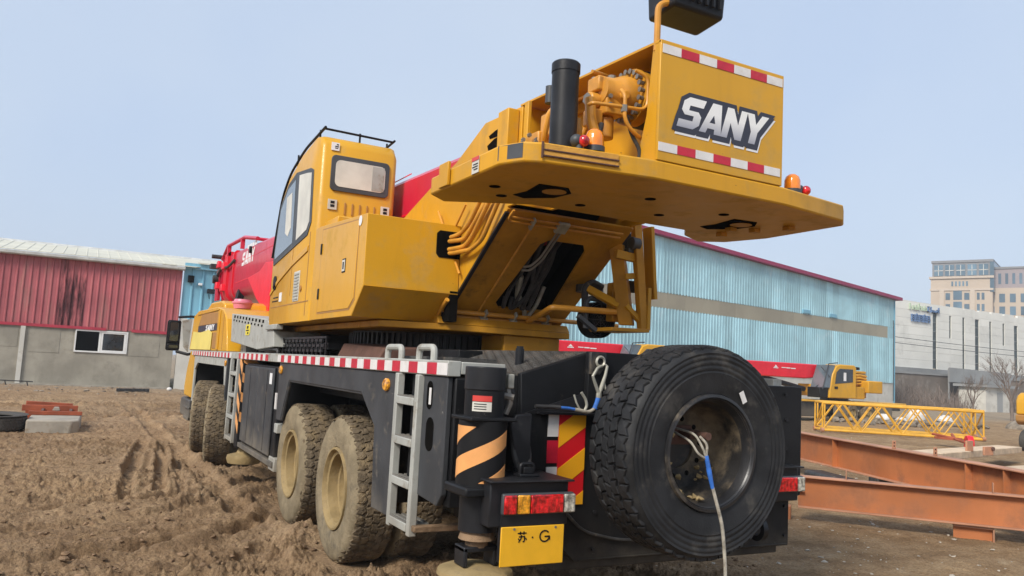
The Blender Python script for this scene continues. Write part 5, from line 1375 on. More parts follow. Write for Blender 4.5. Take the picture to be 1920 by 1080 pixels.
# winch motor group on the recessed side
g = G().cyl((-.201, -.32, 3.27), (-.42, -.32, 3.27), .165, n=36).lathe((-.42, -.32, 3.27), (-1, 0, 0), [(0, .17), (.02, .17), (.02, .12), (.03, .11)], 36)
wn = obj('winch_drum', g, M['yellow_grimy'], cr)
g = G()
for k in range(20):
    a = k * math.pi / 10; c_ = (-.445, -.32 + .148 * math.cos(a), 3.27 + .148 * math.sin(a))
    g.cyl(c_, (c_[0] - .03, c_[1], c_[2]), .012, n=6).cyl((c_[0] - .03, c_[1], c_[2]), (c_[0] - .034, c_[1], c_[2]), .016, n=8)
obj('drum_bolt', g, M['steel'], wn, smooth=0)
g = G().lathe((-.43, -.32, 3.27), (-1, 0, 0), [(0, .115), (.08, .115), (.11, .10), (.15, .085), (.22, .08), (.23, .0)], 28)
obj('winch_motor', g, M['pipe'], cr)
WV0 = len(MADE)
g = G().box(-.86, -.73, -.40, -.22, 3.19, 3.37).box(-.90, -.80, -.37, -.25, 3.33, 3.42).cyl((-.80, -.31, 3.19), (-.80, -.31, 3.06), .05, n=16).box(-.83, -.70, -.34, -.2, 3.36, 3.43).cyl((-.86, -.31, 3.28), (-.93, -.31, 3.28), .045, n=14)
g.box(-.93, -.85, -.36, -.26, 3.12, 3.22).cyl((-.76, -.42, 3.30), (-.76, -.46, 3.30), .03, n=12)
obj('motor_valve', g, M['pipe'], cr, bevel=.010)
g = G().cyl((-.84, -.24, 3.42), (-.84, -.24, 3.45), .022, n=10).cyl((-.76, -.30, 3.43), (-.76, -.30, 3.46), .026, n=10).cyl((-.93, -.31, 3.28), (-.945, -.31, 3.28), .035, n=6)
for yy, zz in ((-.405, 3.34), (-.405, 3.24), (-.405, 3.29)): g.cyl((-.84, yy, zz), (-.84, yy - .012, zz), .014, n=6).cyl((-.75, yy, zz), (-.75, yy - .012, zz), .014, n=6)
objs('valve_fitting', g, M['steel'], cr, smooth=30)
for _o in MADE[WV0:]:
    _o.location.x += .215; _o.location.z -= .07; _o.location.y += .02
pipe([(-.80, -.43, 3.12), (-.80, -.47, 3.12), (-.62, -.49, 3.13), (-.44, -.50, 3.14), (-.44, -.50, 3.34), (-.52, -.48, 3.37)], .011)
pipe([(-.74, -.35, 3.19), (-.74, -.37, 3.05), (-.70, -.38, 2.95), (-.66, -.38, 2.81)], .032)
pipe([(-.80, -.33, 3.06), (-.80, -.34, 2.95), (-.78, -.1, 2.9), (-.5, .1, 2.9)], .022)
pipe([(-.88, -.28, 3.15), (-.95, -.25, 3.10), (-.95, -.2, 2.95), (-.8, 0, 2.85)], .018)
pipe([(-.70, -.30, 3.38), (-.5, -.2, 3.42), (-.38, .1, 3.45), (-.36, .85, 3.48)], .010)
pipe([(-.55, -.45, 3.10), (-.52, -.47, 2.98), (-.47, -.49, 2.90), (-.47, -.47, 2.81)], .012, 'hose', nm='hose')
obj('valve_cap', G().cyl((-.955, -.26, 3.14), (-.955, -.26, 3.24), .03, n=12), M['gasket'], cr)
obj('drum_rope', G().lathe((-.24, -.32, 3.27), (-1, 0, 0), [(-.03, .16)] + [q for k in range(8) for q in ((.0 + k * .016, .166), (.008 + k * .016, .173))] + [(.13, .16)], 36), M['hose'], cr)
pipe([(-.60, -.46, 3.24), (-.60, -.50, 3.20), (-.60, -.50, 3.05), (-.52, -.50, 2.98), (-.42, -.46, 2.98)], .012)
pipe([(-.66, -.36, 3.05), (-.70, -.40, 2.98), (-.74, -.42, 2.90), (-.74, -.42, 2.81)], .016, 'hose', nm='hose')
pipe([(-.52, -.20, 3.36), (-.44, -.12, 3.36), (-.30, .0, 3.30), (-.25, .3, 3.28)], .012)
pipe([(-.62, -.20, 3.16), (-.60, -.05, 3.02), (-.45, .1, 2.95), (-.25, .2, 2.95)], .020)
objs('pipe_union', G().cyl((-.60, -.495, 3.10), (-.60, -.495, 3.14), .02, n=6).cyl((-.70, -.40, 2.97), (-.705, -.405, 2.93), .024, n=6), M['steel'], cr)
obj('hose_base', G().box(-.55, -.40, -.52, -.40, 2.809, 2.822), M['ink'], cr, bevel=.004)
# second winch further forward, mostly behind the exhaust
g = G().box(-.62, -.45, .45, .62, 3.05, 3.22).box(-.58, -.42, .35, .50, 3.18, 3.34).cyl((-.201, .42, 3.15), (-.50, .42, 3.15), .15, n=28).cyl((-.62, .55, 3.0), (-.62, .55, 2.83), .035, n=12).box(-.70, -.6, .5, .66, 2.92, 3.06)
obj('winch_motor', g, M['pipe'], cr, bevel=.01)
g = G()
for k in range(8): g.cyl((-.66 + .02 * (k % 3), .42 + .03 * k, 3.1 + .03 * (k % 4)), (-.66 + .02 * (k % 3), .40 + .03 * k, 3.1 + .03 * (k % 4)), .015, n=6)
objs('valve_fitting', g, M['steel'], cr)
# exhaust
EX, EY = -.955, -.42
obj('exhaust_pipe', G().cyl((EX, EY, 2.809), (EX, EY, 3.27), .077, n=40).lathe((EX, EY, 3.27), (0, 0, 1), [(0, .081), (.05, .081), (.058, .074), (.058, .066), (-.1, .066)], 40), M['black_plastic'], cr)
# beacons
def beacon(x, y, r=.052, h=.105, nm='warning_beacon'):
    b = obj(nm, G().cyl((x, y, 2.809), (x, y, 2.84), r * 1.12, n=24), M['gasket'], cr)
    obj('dome', G().lathe((x, y, 2.84), (0, 0, 1), [(0, r), (h * .55, r * .97), (h * .8, r * .8), (h * .94, r * .45), (h, 0)], 24), M['beacon'], b)
def red_lamp(x, y):
    b = obj('marker_lamp', G().cyl((x, y, 2.809), (x, y, 2.83), .02, n=12).sphere((x - .012, y + .01, 2.855), .036, 14), M['gasket'], cr)
    obj('lens', G().sphere((x + .016, y - .022, 2.852), .032, 14), M['lens_red'], b)
beacon(-.83, -.55); red_lamp(-.935, -.56)
beacon(.70, -.545); red_lamp(.80, -.53)
# lamp on a bent pipe above the roof
pipe([(-.465, -.60, 3.46), (-.465, -.60, 3.735), (-.38, -.60, 3.775), (-.22, -.60, 3.775)], .019, smooth=.08, nm='lamp_post')
lp = obj('work_lamp', G().hexa([(-.40, -.66, 3.735), (-.02, -.66, 3.735), (-.02, -.42, 3.715), (-.40, -.42, 3.715)], [(-.40, -.68, 3.93), (-.02, -.68, 3.93), (-.02, -.40, 3.93), (-.40, -.40, 3.93)]), M['black_plastic'], cr, bevel=.02)
g = G()
for k in range(7): g.box(-.38 + k * .05, -.365 + k * .05, -.69, -.672, 3.78, 3.92)
obj('cooling_fin', g, M['black_plastic'], lp)

# ---- cabinet beside the turret
prof = [(1.94, 2.775), (1.90, 2.20), (2.17, 1.965), (3.50, 1.965), (3.50, 2.85), (3.3, 2.85)]
prof[0] = (1.92, 2.775)
sc = obj('side_cabinet', G().prism(prof, 'x', -1.30, -.485), M['yellow_panel'], cr, bevel=.004)
obj('cabinet_door', G().prism([(2.12, 2.11), (2.12, 2.745), (3.22, 2.80), (3.22, 2.03), (2.25, 2.03)], 'x', -1.306, -1.3005), M['yellow_panel'], sc, bevel=.003)
obj('door_gap', G().prism([(2.10, 2.09), (2.10, 2.757), (3.24, 2.813), (3.24, 2.015), (2.24, 2.015)], 'x', -1.3022, -1.3005), M['amber_dk'], sc)
dl = obj('door_latch', G().box(-1.309, -1.3065, 2.40, 2.50, 2.34, 2.46), M['ink'], sc, bevel=.003)
obj('latch_face', G().box(-1.312, -1.3095, 2.412, 2.488, 2.352, 2.448), M['sunshade'], sc); obj('latch_slot', G().box(-1.3145, -1.3125, 2.435, 2.465, 2.37, 2.43), M['ink'], sc)
for z in (2.2, 2.62): obj('door_hinge', G().box(-1.316, -1.3062, 3.19, 3.225, z - .05, z + .05), M['ink'], sc, bevel=.003)
obj('label_disc', G().lathe((-1.303, 2.08, 2.735), (-1, 0, 0), [(0, .042), (.002, .042), (.002, 0)], 16), M['white_print'], sc)
obj('lower_bevel', G().hexa([(-1.298, 1.898, 2.200), (-.487, 1.898, 2.200), (-.487, 2.168, 1.966), (-1.298, 2.168, 1.966)], [(-1.298, 1.893, 2.197), (-.487, 1.893, 2.197), (-.487, 2.163, 1.963), (-1.298, 2.163, 1.963)]), M['yellow'], sc)
obj('pipe_opening', G().prism([(-.70, 2.52), (-.70, 2.69), (-.675, 2.715), (-.487, 2.715), (-.487, 2.49), (-.675, 2.49)], 'y', 1.905, 1.915), M['void'], sc)
obj('top_step', G().box(-1.22, -.60, 3.05, 3.50, 2.851, 2.93), M['yellow_panel'], sc, bevel=.01)
obj('corner_notch', G().box(-.56, -.484, 1.90, 2.16, 1.97, 2.22), M['void'], sc)

# ---- operator cab
y0 = 3.52
cab = [(3.52, 1.965), (3.52, 3.70), (3.60, 3.80), (3.75, 3.835), (4.30, 3.775), (4.85, 3.62), (5.24, 3.36), (5.42, 2.70), (5.42, 2.1), (5.36, 1.965)]
def cab_shell():
    n = len(cab); g = G()
    sec = [(-1.300, 0.0), (-1.285, .03), (-1.245, .055), (-.575, .055), (-.535, .03), (-.520, 0.0)]
    cy_, cz_ = 4.5, 2.85
    # x sections: full profile inside, slightly smaller at the very sides -> rounded long edges
    xs = [(-1.300, .968, ), (-1.285, .988), (-1.25, 1.0), (-.57, 1.0), (-.535, .988), (-.520, .968)]
    V = []
    for x, k in xs:
        for y, z in cab: V.append((x, cy_ + (y - cy_) * (k if y < 3.7 or True else 1), cz_ + (z - cz_) * k if z > 2.2 else z))
    F_ = [tuple(range(n)), tuple(range(len(V) - 1, len(V) - n - 1, -1))]
    for s in range(len(xs) - 1):
        for i in range(n):
            F_.append((s * n + i, s * n + (i + 1) % n, (s + 1) * n + (i + 1) % n, (s + 1) * n + i))
    return g.add(V, F_)
oc = obj('operator_cab', cab_shell(), M['yellow_panel'], cr, smooth=50)
# side glass with grey surround, two panes
sw_out = [(3.82, 3.56), (3.70, 2.93), (3.78, 2.83), (5.02, 2.66), (5.36, 2.66), (5.22, 3.34), (4.84, 3.58), (4.3, 3.62)]
sw_out = [(3.86, 3.565), (3.74, 3.51), (3.70, 2.95), (3.80, 2.82), (5.34, 2.64), (5.36, 2.72), (5.20, 3.33), (4.84, 3.565), (4.35, 3.70)]
sw_out = [(3.88, 3.53), (3.76, 3.49), (3.70, 2.95), (3.82, 2.83), (5.33, 2.65), (5.36, 2.72), (5.19, 3.33), (4.86, 3.53), (4.5, 3.60)]
wf = obj('side_window', G().prism(sw_out, 'x', -1.308, -1.301), M['gasket'], oc, bevel=.003)
obj('glass_pane', G().prism([(3.82, 3.47), (3.77, 2.96), (3.86, 2.89), (4.28, 2.83), (4.34, 3.54), (4.0, 3.50)], 'x', -1.3115, -1.3085), M['sunshade'], wf)
obj('glass_pane', G().prism([(4.50, 3.52), (4.44, 2.82), (5.26, 2.72), (5.29, 2.78), (5.14, 3.28), (4.84, 3.47)], 'x', -1.3115, -1.3085), M['glass'], wf)
obj('painted_reflection', G().prism([(4.62, 3.40), (4.56, 3.0), (4.68, 2.92), (4.82, 2.97), (4.86, 3.38)], 'x', -1.3135, -1.312), M['sunshade'], wf)  # cream panel painted as a reflection on the glass
# windscreen
obj('windscreen', G().hexa([(-1.24, 5.26, 3.36), (-.58, 5.26, 3.36), (-.58, 5.432, 2.75), (-1.24, 5.432, 2.75)], [(-1.24, 5.272, 3.36), (-.58, 5.272, 3.36), (-.58, 5.444, 2.75), (-1.24, 5.444, 2.75)]), M['glass_dark'], oc)
# rear window: dark frame, cream shade
def rrect(x0, x1, z0, z1, r, n=5):
    P = []
    for cx_, cz_, a in ((x1 - r, z1 - r, 0), (x0 + r, z1 - r, 90), (x0 + r, z0 + r, 180), (x1 - r, z0 + r, 270)):
        for k in range(n + 1):
            t_ = R_(a + 90 * k / n); P.append((cx_ + r * math.cos(t_), cz_ + r * math.sin(t_)))
    return P
yb = cab[0][0] 
yb = 4.5 + (3.52 - 4.5) * 1.0
rw = obj('rear_window', G().prism(rrect(-1.20, -.60, 3.255, 3.612, .045), 'y', yb - .016, yb - .003), M['gasket'], oc, bevel=.004)
obj('window_shade', G().prism(rrect(-1.155, -.645, 3.30, 3.565, .05), 'y', yb - .0195, yb - .0165), M['sunshade'], rw)
obj('window_shade', G().box(-.78, -.655, yb - .0225, yb - .020, 3.31, 3.555), M['rail_grey'], rw)
g = G().box(-1.21, -1.13, yb - .010, yb - .003, 3.655, 3.735)
pb = obj('cab_sign', g, M['white_print'], oc); obj('sign_mark', G().box(-1.175, -1.14, yb - .0125, yb - .0105, 3.69, 3.70).box(-1.175, -1.145, yb - .0125, yb - .0105, 3.675, 3.682).box(-1.16, -1.14, yb - .0125, yb - .0105, 3.71, 3.72), M['ink'], oc)
for x in (-1.16, -.62):
    v = obj('vent_plate', G().box(x - .045, x + .045, yb - .012, yb - .003, 3.065, 3.165), M['sunshade'], oc, bevel=.002)
    obj('vent_slot', G().box(x - .02, x + .02, yb - .0145, yb - .0125, 3.09, 3.115).box(x - .02, x + .02, yb - .0145, yb - .0125, 3.125, 3.15), M['ink'], oc)
g = G()
for k in range(6): g.box(-1.04 + k * .075, -1.025 + k * .075, yb - .010, yb - .003, 3.03, 3.15)
obj('pressed_rib', g, M['amber_dk'], oc, bevel=.002)
# door lines, swoosh pressing, handle, vents
objs('door_seam', G().box(-1.3035, -1.3005, 3.70, 3.715, 2.02, 2.85).box(-1.3035, -1.3005, 4.395, 4.405, 2.25, 2.80).box(-1.3035, -1.3005, 3.6, 5.3, 2.155, 2.165), M['amber_dk'], oc)
obj('pressed_crease', G().prism([(3.75, 2.66), (4.4, 2.56), (5.0, 2.43), (5.38, 2.30), (5.38, 2.34), (5.0, 2.48), (4.4, 2.62), (3.75, 2.72)], 'x', -1.312, -1.3005), M['yellow_panel'], oc, bevel=.004)
obj('door_handle', G().prism(rrect(5.10, 5.25, 2.36, 2.52, .06), 'x', -1.312, -1.3015), M['ink'], oc, bevel=.003)
g = G()
for k in range(9): g.box(-1.313, -1.3062, 4.02, 4.22, 2.155 + k * .032 + .04, 2.172 + k * .032 + .04)
vb = obj('vent_grille', G().box(-1.306, -1.3005, 4.0, 4.24, 2.18, 2.49), M['sunshade'], oc, bevel=.002); obj('grille_bar', g, M['rail_grey'], vb, smooth=0)
objs('cab_label', G().box(-1.304, -1.3005, 4.78, 4.9, 2.21, 2.31), M['white_print'], oc)
objs('cab_label', G().box(-1.304, -1.3005, 4.96, 5.25, 2.22, 2.232).box(-1.304, -1.3005, 4.96, 5.2, 2.26, 2.272), M['ink'], oc)
obj('door_lock', G().cyl((-1.3005, 3.92, 2.30), (-1.312, 3.92, 2.30), .03, n=14), M['amber_dk'], oc)
obj('cab_step', G().box(-1.32, -1.24, 4.85, 5.42, 1.905, 1.963), M['rail_grey'], oc, bevel=.008)
# roof guard rails
g = G().tube([(-1.26, 3.60, 3.88), (-.56, 3.60, 3.87)], .012, 8).tube([(-1.27, 3.56, 3.885), (-1.28, 4.3, 3.82), (-1.295, 4.85, 3.66), (-1.30, 5.16, 3.44), (-1.31, 5.40, 2.75)], .014, 8, smooth=.15).tube([(-.55, 3.56, 3.875), (-.55, 4.3, 3.82), (-.55, 4.85, 3.70)], .012, 8, smooth=.1)
for x, y in ((-1.27, 3.75), (-1.28, 4.6), (-.55, 3.8), (-.9, 3.62)): g.tube([(x, y, 3.68), (x, y, 3.90 - max(0, y - 4.2) * .2)], .010, 6)
obj('roof_guard', g, M['ink'], oc)

# ---- boom
def boom_sec(y, w, zt, zb, r=.30):
    """box with rounded lower half"""
    P = [(-w, zt - .05), (-w + .05, zt), (w - .05, zt), (w, zt - .05), (w, zb + r)]
    for k in range(1, 8):
        a = math.pi * k / 8; P.append((w * math.cos(a), zb + r - r * math.sin(a)))
    P.append((-w, zb + r)); return [(x, y, z) for x, z in P]
def loft(secs):
    n = len(secs[0]); g = G(); F_ = [tuple(range(n)), tuple(range(len(secs) * n - 1, (len(secs) - 1) * n - 1, -1))]
    for s in range(len(secs) - 1):
        for i in range(n): F_.append((s * n + i, s * n + (i + 1) % n, (s + 1) * n + (i + 1) % n, (s + 1) * n + i))
    return g.add([v for q in secs for v in q], F_)
bm = obj('boom', loft([boom_sec(1.7, .40, 3.46, 2.62), boom_sec(15.0, .40, 3.86, 2.72)]), M['red'], cr, smooth=40)
obj('boom_collar', loft([boom_sec(14.6, .45, 3.90, 2.66, .34), boom_sec(15.05, .45, 3.90, 2.66, .34)]), M['red_bright'], bm, smooth=40)
obj('boom_collar', loft([boom_sec(15.35, .44, 3.86, 2.66, .34), boom_sec(15.7, .40, 3.78, 2.72, .34)]), M['red'], bm, smooth=40)
obj('inner_boom', loft([boom_sec(15.0, .36, 3.78, 2.76), boom_sec(16.1, .34, 3.72, 2.82)]), M['red'], bm, smooth=40)
obj('boom_weld_line', G().box(-.405, -.4005, 3.4, 13.6, 3.10, 3.12).box(-.405, -.4005, 3.4, 13.6, 3.52, 3.53), M['red_bright'], bm)
g = G().prism([(11.8, 3.08), (10.65, 3.12), (10.18, 3.24), (9.6, 3.20), (9.6, 2.35), (9.9, 2.35), (10.8, 2.63)], 'x', -.47, -.425)
obj('cylinder_bracket', g, M['red_bright'], bm, bevel=.01)
g = G().box(-.47, -.39, 12.9, 12.98, 3.78, 3.98).box(-.47, -.39, 14.6, 14.68, 3.80, 4.02).tube([(-.43, 11.3, 3.80), (-.43, 12.7, 3.99), (-.43, 14.8, 4.04), (-.43, 15.5, 3.80)], .04, 8).tube([(.3, 11.3, 3.80), (.3, 12.7, 3.99), (.3, 14.8, 4.04)], .04, 8).tube([(-.43, 12.7, 3.99), (.3, 12.7, 3.99)], .035, 8)
obj('boom_top_frame', g, M['red'], bm)
g = G().box(-.62, -.40, 15.9, 16.2, 3.62, 3.72).cyl((-.66, 15.6, 3.86), (-.4, 15.6, 3.86), .05, n=10).cyl((-.56, 15.9, 3.35), (-.4, 15.9, 3.35), .10, n=14)
objs('boom_tip_fitting', g, M['hose'], bm)
g = G().box(-.44, -.38, 15.75, 16.2, 2.85, 3.6).cyl((-.3, 15.9, 2.88), (.3, 15.9, 2.88), .22, n=22).box(.38, .44, 15.75, 16.2, 2.85, 3.6)
obj('sheave_head', g, M['red'], bm)
po, wd = word_SANY(None, .30, .27, .03, .15)
g = G(); PLB = lambda x, z, d: (-.4005 - d, 13.0 - x, 3.42 + z)
for p in po: flat_poly(g, p, PLB, .001, .004)
objs('boom_lettering', g, M['white_print'], bm, smooth=0)
g = G()
for k in range(4): g.box(-.4045, -.4005, 12.3 - k * .26, 12.48 - k * .26, 3.72, 3.80)
objs('boom_lettering', g, M['white_print'], bm, smooth=0)
g = G().box(-.4045, -.4005, 2.45, 2.63, 3.30, 3.42)
objs('boom_lettering', g, M['white_print'], bm, smooth=0)
for y_, z_ in ((14.65, 3.0), (14.65, 3.5), (15.45, 3.1), (15.45, 3.6)): obj('collar_lug', G().prism([(y_, z_), (y_ + .3, z_), (y_ + .24, z_ + .16), (y_ + .06, z_ + .16)], 'x', -.53, -.445), M['red_bright'], bm, bevel=.01)
obj('collar_flange', loft([boom_sec(13.9, .43, 3.86, 2.68, .34), boom_sec(14.0, .43, 3.86, 2.68, .34)]), M['red_bright'], bm, smooth=40)
obj('boom_hose', G().tube([(-.43, 13.8, 3.62), (-.46, 14.4, 3.52), (-.5, 15.1, 3.55), (-.46, 15.9, 3.45)], .03, 7, smooth=.2), M['hose'], bm)
obj('cylinder_seat', G().cyl((-.42, 13.2, 2.80), (-.30, 13.2, 2.78), .16, n=20), M['ink'], bm)
obj('warning_lamp', G().cyl((-.41, 12.0, 3.66), (-.45, 12.0, 3.66), .07, n=14), M['ink'], bm)
# luffing cylinder under the boom
obj('luffing_cylinder', G().cyl((0, 4.6, 2.2), (0, 9.4, 2.45), .17, n=22).cyl((0, 9.3, 2.44), (0, 9.9, 2.5), .12, n=18), M['yellow'], cr)
obj('cylinder_pin', G().cyl((-.45, 9.6, 2.46), (.45, 9.6, 2.46), .10, n=18), M['pipe'], cr)
obj('boom_rest', G().box(-.35, .35, 9.9, 10.2, 1.60, 2.66).box(-.55, -.36, 9.3, 9.6, 1.6, 2.3), M['amber_dk'], cr, bevel=.02)

# ---- right hand cooler frame seen past the turret
f = obj('cooler_frame', G().hexa([(.72, 1.30, 2.02), (.80, 1.22, 2.02), (.86, 1.26, 2.02), (.78, 1.34, 2.02)], [(.60, 1.32, 2.69), (.68, 1.24, 2.69), (.74, 1.28, 2.69), (.66, 1.36, 2.69)]), M['yellow_grimy'], cr, bevel=.005)
def frame_bar(g, a, b, w, d):
    a, b = Vector(a), Vector(b); t_ = (b - a).normalized(); u_ = t_.cross(Vector((0, 1, 0))).normalized() * w / 2; v_ = t_.cross(u_).normalized() * d / 2
    g.hexa([a - u_ - v_, a + u_ - v_, a + u_ + v_, a - u_ + v_], [b - u_ - v_, b + u_ - v_, b + u_ + v_, b - u_ + v_])
g = G(); frame_bar(g, (.79, 1.2, 2.86), (.90, 1.2, 1.97), .075, .06); obj('frame_post', g, M['yellow_grimy'], f, bevel=.004)
g = G(); frame_bar(g, (.935, 1.22, 2.86), (.995, 1.22, 2.25), .035, .12); frame_bar(g, (.93, 1.22, 2.34), (.93, 1.22, 1.985), .035, .12); obj('frame_post', g, M['yellow'], f, bevel=.004)
g = G(); frame_bar(g, (.62, 1.24, 2.60), (.82, 1.22, 2.58), .07, .05); frame_bar(g, (.72, 1.24, 2.42), (.86, 1.22, 2.44), .05, .05); frame_bar(g, (.52, 1.5, 2.32), (.72, 1.3, 2.18), .06, .05); frame_bar(g, (.75, 1.25, 2.18), (.90, 1.2, 2.03), .04, .05)
objs('frame_brace', g, M['yellow'], f, bevel=.004)
obj('frame_base', G().hexa([(.55, 1.15, 1.955), (.93, 1.15, 1.965), (.93, 1.6, 1.965), (.55, 1.6, 1.955)], [(.55, 1.15, 1.985), (.93, 1.15, 1.995), (.93, 1.6, 1.995), (.55, 1.6, 1.985)]), M['yellow_grimy'], f, bevel=.004)
g = G(); frame_bar(g, (.30, 1.27, 2.06), (.47, 1.27, 1.955), .03, .05); obj('frame_brace', g, M['charcoal'], f)
obj('motor_body', G().cyl((.74, 1.20, 2.70), (.82, 1.20, 2.70), .055, n=16).box(.72, .78, 1.2, 1.26, 2.62, 2.66), M['gasket'], cr, bevel=.006)
FC = (.655, 1.50, 2.06)
fan = obj('cooling_fan', G().lathe(FC, (0, 1, 0), [(-.03, .145), (-.03, .155), (.10, .155), (.10, 0)], 36).cyl((FC[0], FC[1] + .08, FC[2]), (FC[0], FC[1] + .02, FC[2]), .05, n=14), M['ink'], cr)
g = G()
for r in (.03, .05, .07, .09, .11, .13, .147): g.lathe((FC[0], FC[1] - .035, FC[2]), (0, 1, 0), [(0, r - .002), (.003, r), (0, r + .002), (-.003, r)], 32, closed=True)
for k in range(8):
    a = k * math.pi / 4; g.tube([(FC[0], FC[1] - .037, FC[2]), (FC[0] + .148 * math.cos(a), FC[1] - .037, FC[2] + .148 * math.sin(a))], .003, 5)
obj('fan_guard', g, M['gasket'], fan, smooth=30, kind='stuff')
pipe([SL(.28, .93, .06), (.19, 1.5, 2.13), (.98, 1.24, 2.125)], .026, smooth=.03)
obj('hose_loop', G().tube([(.50, 1.46, 1.98), (.50, 1.46, 2.20), (.53, 1.46, 2.235), (.66, 1.46, 2.225)], .022, 8, smooth=.06), M['gasket'], cr)
obj('fan_shroud', G().cyl((.62, 1.60, 2.30), (.62, 1.60, 2.36), .12, n=20).tube([(.52, 1.5, 2.1), (.50, 1.5, 2.33), (.58, 1.5, 2.38), (.68, 1.5, 2.34)], .03, 8, smooth=.06), M['hose'], cr)
objs('cooler_core', G().box(.665, .875, 1.275, 1.33, 2.60, 2.80).box(.70, .885, 1.275, 1.33, 2.30, 2.40), M['gasket'], cr, bevel=.01)
obj('cooler_tank', G().cyl((.84, 1.40, 2.05), (.84, 1.40, 2.40), .06, n=18).box(.70, .80, 1.36, 1.46, 2.05, 2.38), M['yellow_grimy'], cr, bevel=.01)

# ---- driver cab at the front
dp = [(8.0, 1.66), (8.10, 1.95), (8.45, 2.24), (9.0, 2.33), (11.2, 2.37), (12.1, 2.30), (12.55, 1.66)]
dp = [(7.98, 1.64), (8.25, 2.12), (8.60, 2.27), (9.2, 2.335), (11.5, 2.36), (12.1, 2.28), (12.4, 1.64)]
dc = obj('driver_cab', G().prism(dp, 'x', -1.33, -.35), M['yellow_panel'], cr, bevel=.015)
obj('roof_fairing', G().prism([(9.75, 2.30), (9.8, 2.44), (10.1, 2.50), (11.3, 2.52), (11.9, 2.40), (12.0, 2.30)], 'x', -1.15, -.4), M['yellow_panel'], dc, bevel=.03)
obj('cab_nose', G().prism([(11.56, .75), (11.56, 1.63), (12.4, 1.63), (12.75, 1.30), (12.95, .95), (12.9, .75)], 'x', -1.30, 1.30), M['yellow_panel'], dc, bevel=.03)
obj('bumper', G().prism([(11.7, .38), (11.7, .72), (13.0, .72), (13.1, .55), (13.0, .38)], 'x', -1.33, 1.33), M['charcoal'], cr, bevel=.03)
obj('entry_step', G().box(-1.36, -1.1, 11.5, 12.2, .36, .42).box(-1.35, -1.30, 11.5, 11.56, .36, .72).box(-1.36, -1.1, 11.5, 12.2, .56, .60), M['charcoal'], cr, bevel=.01)
vp = obj('vent_panel', G().prism([(9.05, 2.075), (9.0, 2.245), (10.9, 2.285), (11.3, 2.075)], 'x', -1.338, -1.331), M['amber_dk'], dc, bevel=.004)
ls = obj('name_strip', G().box(-1.3385, -1.331, 9.05, 11.3, 1.965, 2.07), M['navy'], dc)
po, wd = word_SANY(None, .22, .13, .03, .15)
g = G(); PLC = lambda x, z, d: (-1.3385 - d, 10.3 - x, 1.975 + z * .7)
for p in po: flat_poly(g, p, PLC, .001, .004)
obj('cab_lettering', g, M['white_print'], ls, smooth=0)
obj('protective_sheet', G().prism([(9.55, 1.655), (9.50, 1.93), (9.9, 1.985), (10.9, 1.95), (11.9, 1.985), (12.2, 1.655)], 'x', -1.346, -1.3395), M['lemon'], dc)
obj('panel_frame', G().box(-1.347, -1.331, 8.80, 8.98, 1.66, 2.27), M['yellow_panel'], dc, bevel=.005); obj('panel_frame', G().box(-1.347, -1.331, 8.981, 11.5, 2.275, 2.30), M['yellow_panel'], dc, bevel=.005); obj('cab_seam', G().box(-1.334, -1.3305, 8.45, 8.47, 1.66, 2.2), M['amber_dk'], dc); obj('lower_vent', G().box(-1.337, -1.331, 9.05, 9.45, 1.68, 1.93), M['amber_dk'], dc)
obj('driver_windscreen', G().box(-1.2, .3, 12.3, 12.42, 1.66, 2.25), M['glass_dark'], dc)
mr = obj('door_mirror', G().prism(rrect(-1.70, -1.445, 1.61, 2.215, .04), 'y', 13.071, 13.10), M['ink'], cr, bevel=.01)
# mirror heads out in front of the cab on an arm
for k, (za, zb, x0_, x1_) in enumerate(((1.77, 2.20, -1.68, -1.46), (1.63, 1.75, -1.68, -1.45))):
    m_ = obj('mirror_head', G().prism(rrect(x0_, x1_, za, zb, .04), 'y', 13.0, 13.07), M['ink'], mr, bevel=.01)
    obj('mirror_glass', G().prism(rrect(x0_ + .03, x1_ - .03, za + .03, zb - .03, .03), 'y', 12.993, 12.9995), M['glass_dark'], mr)
objs('mirror_arm', G().tube([(-1.5, 13.03, 2.28), (-1.3, 12.8, 2.30), (-1.1, 12.5, 2.28)], .025, 8).tube([(-1.5, 13.03, 1.60), (-1.3, 12.9, 1.55), (-1.2, 12.6, 1.58)], .03, 8), M['ink'], mr)
obj('mirror_bracket', G().prism([(-1.48, 2.2), (-1.30, 2.25), (-1.33, 1.6), (-1.42, 1.7)], 'y', 12.6, 12.7), M['rail_grey'], mr)
# grey hood cover behind the driver cab
hc = obj('engine_cover', G().prism([(7.91, 1.786), (8.0, 2.19), (5.49, 2.037), (5.08, 1.893), (5.01, 1.713), (5.98, 1.678)], 'x', -1.295, -.75), M['rail_grey'], cr, bevel=.008)
g = G()
for k in range(10):
    y = 5.65 + k * .225; z = 2.037 + (y - 5.49) * .061; g.box(-1.299, -1.2955, y, y + .09, z - .05, z - .015).box(-1.299, -1.2955, y + .07, y + .14, z - .095, z - .07)
obj('cover_hole', g, M['void'], hc, smooth=0)
lb = obj('warning_sign', G().prism(rrect(6.50, 6.80, 1.86, 2.00, .04), 'x', -1.2995, -1.2955), M['label_yellow'], hc)
obj('sign_mark', G().box(-1.302, -1.2997, 6.60, 6.70, 1.945, 1.98).box(-1.302, -1.2997, 6.56, 6.74, 1.915, 1.93).box(-1.302, -1.2997, 6.58, 6.65, 1.875, 1.90), M['ink'], hc)
obj('cover_support', G().box(-1.15, -1.0, 6.2, 6.5, 1.60, 1.69).box(-1.15, -.9, 7.5, 7.9, 1.60, 1.80), M['rail_grey'], cr)
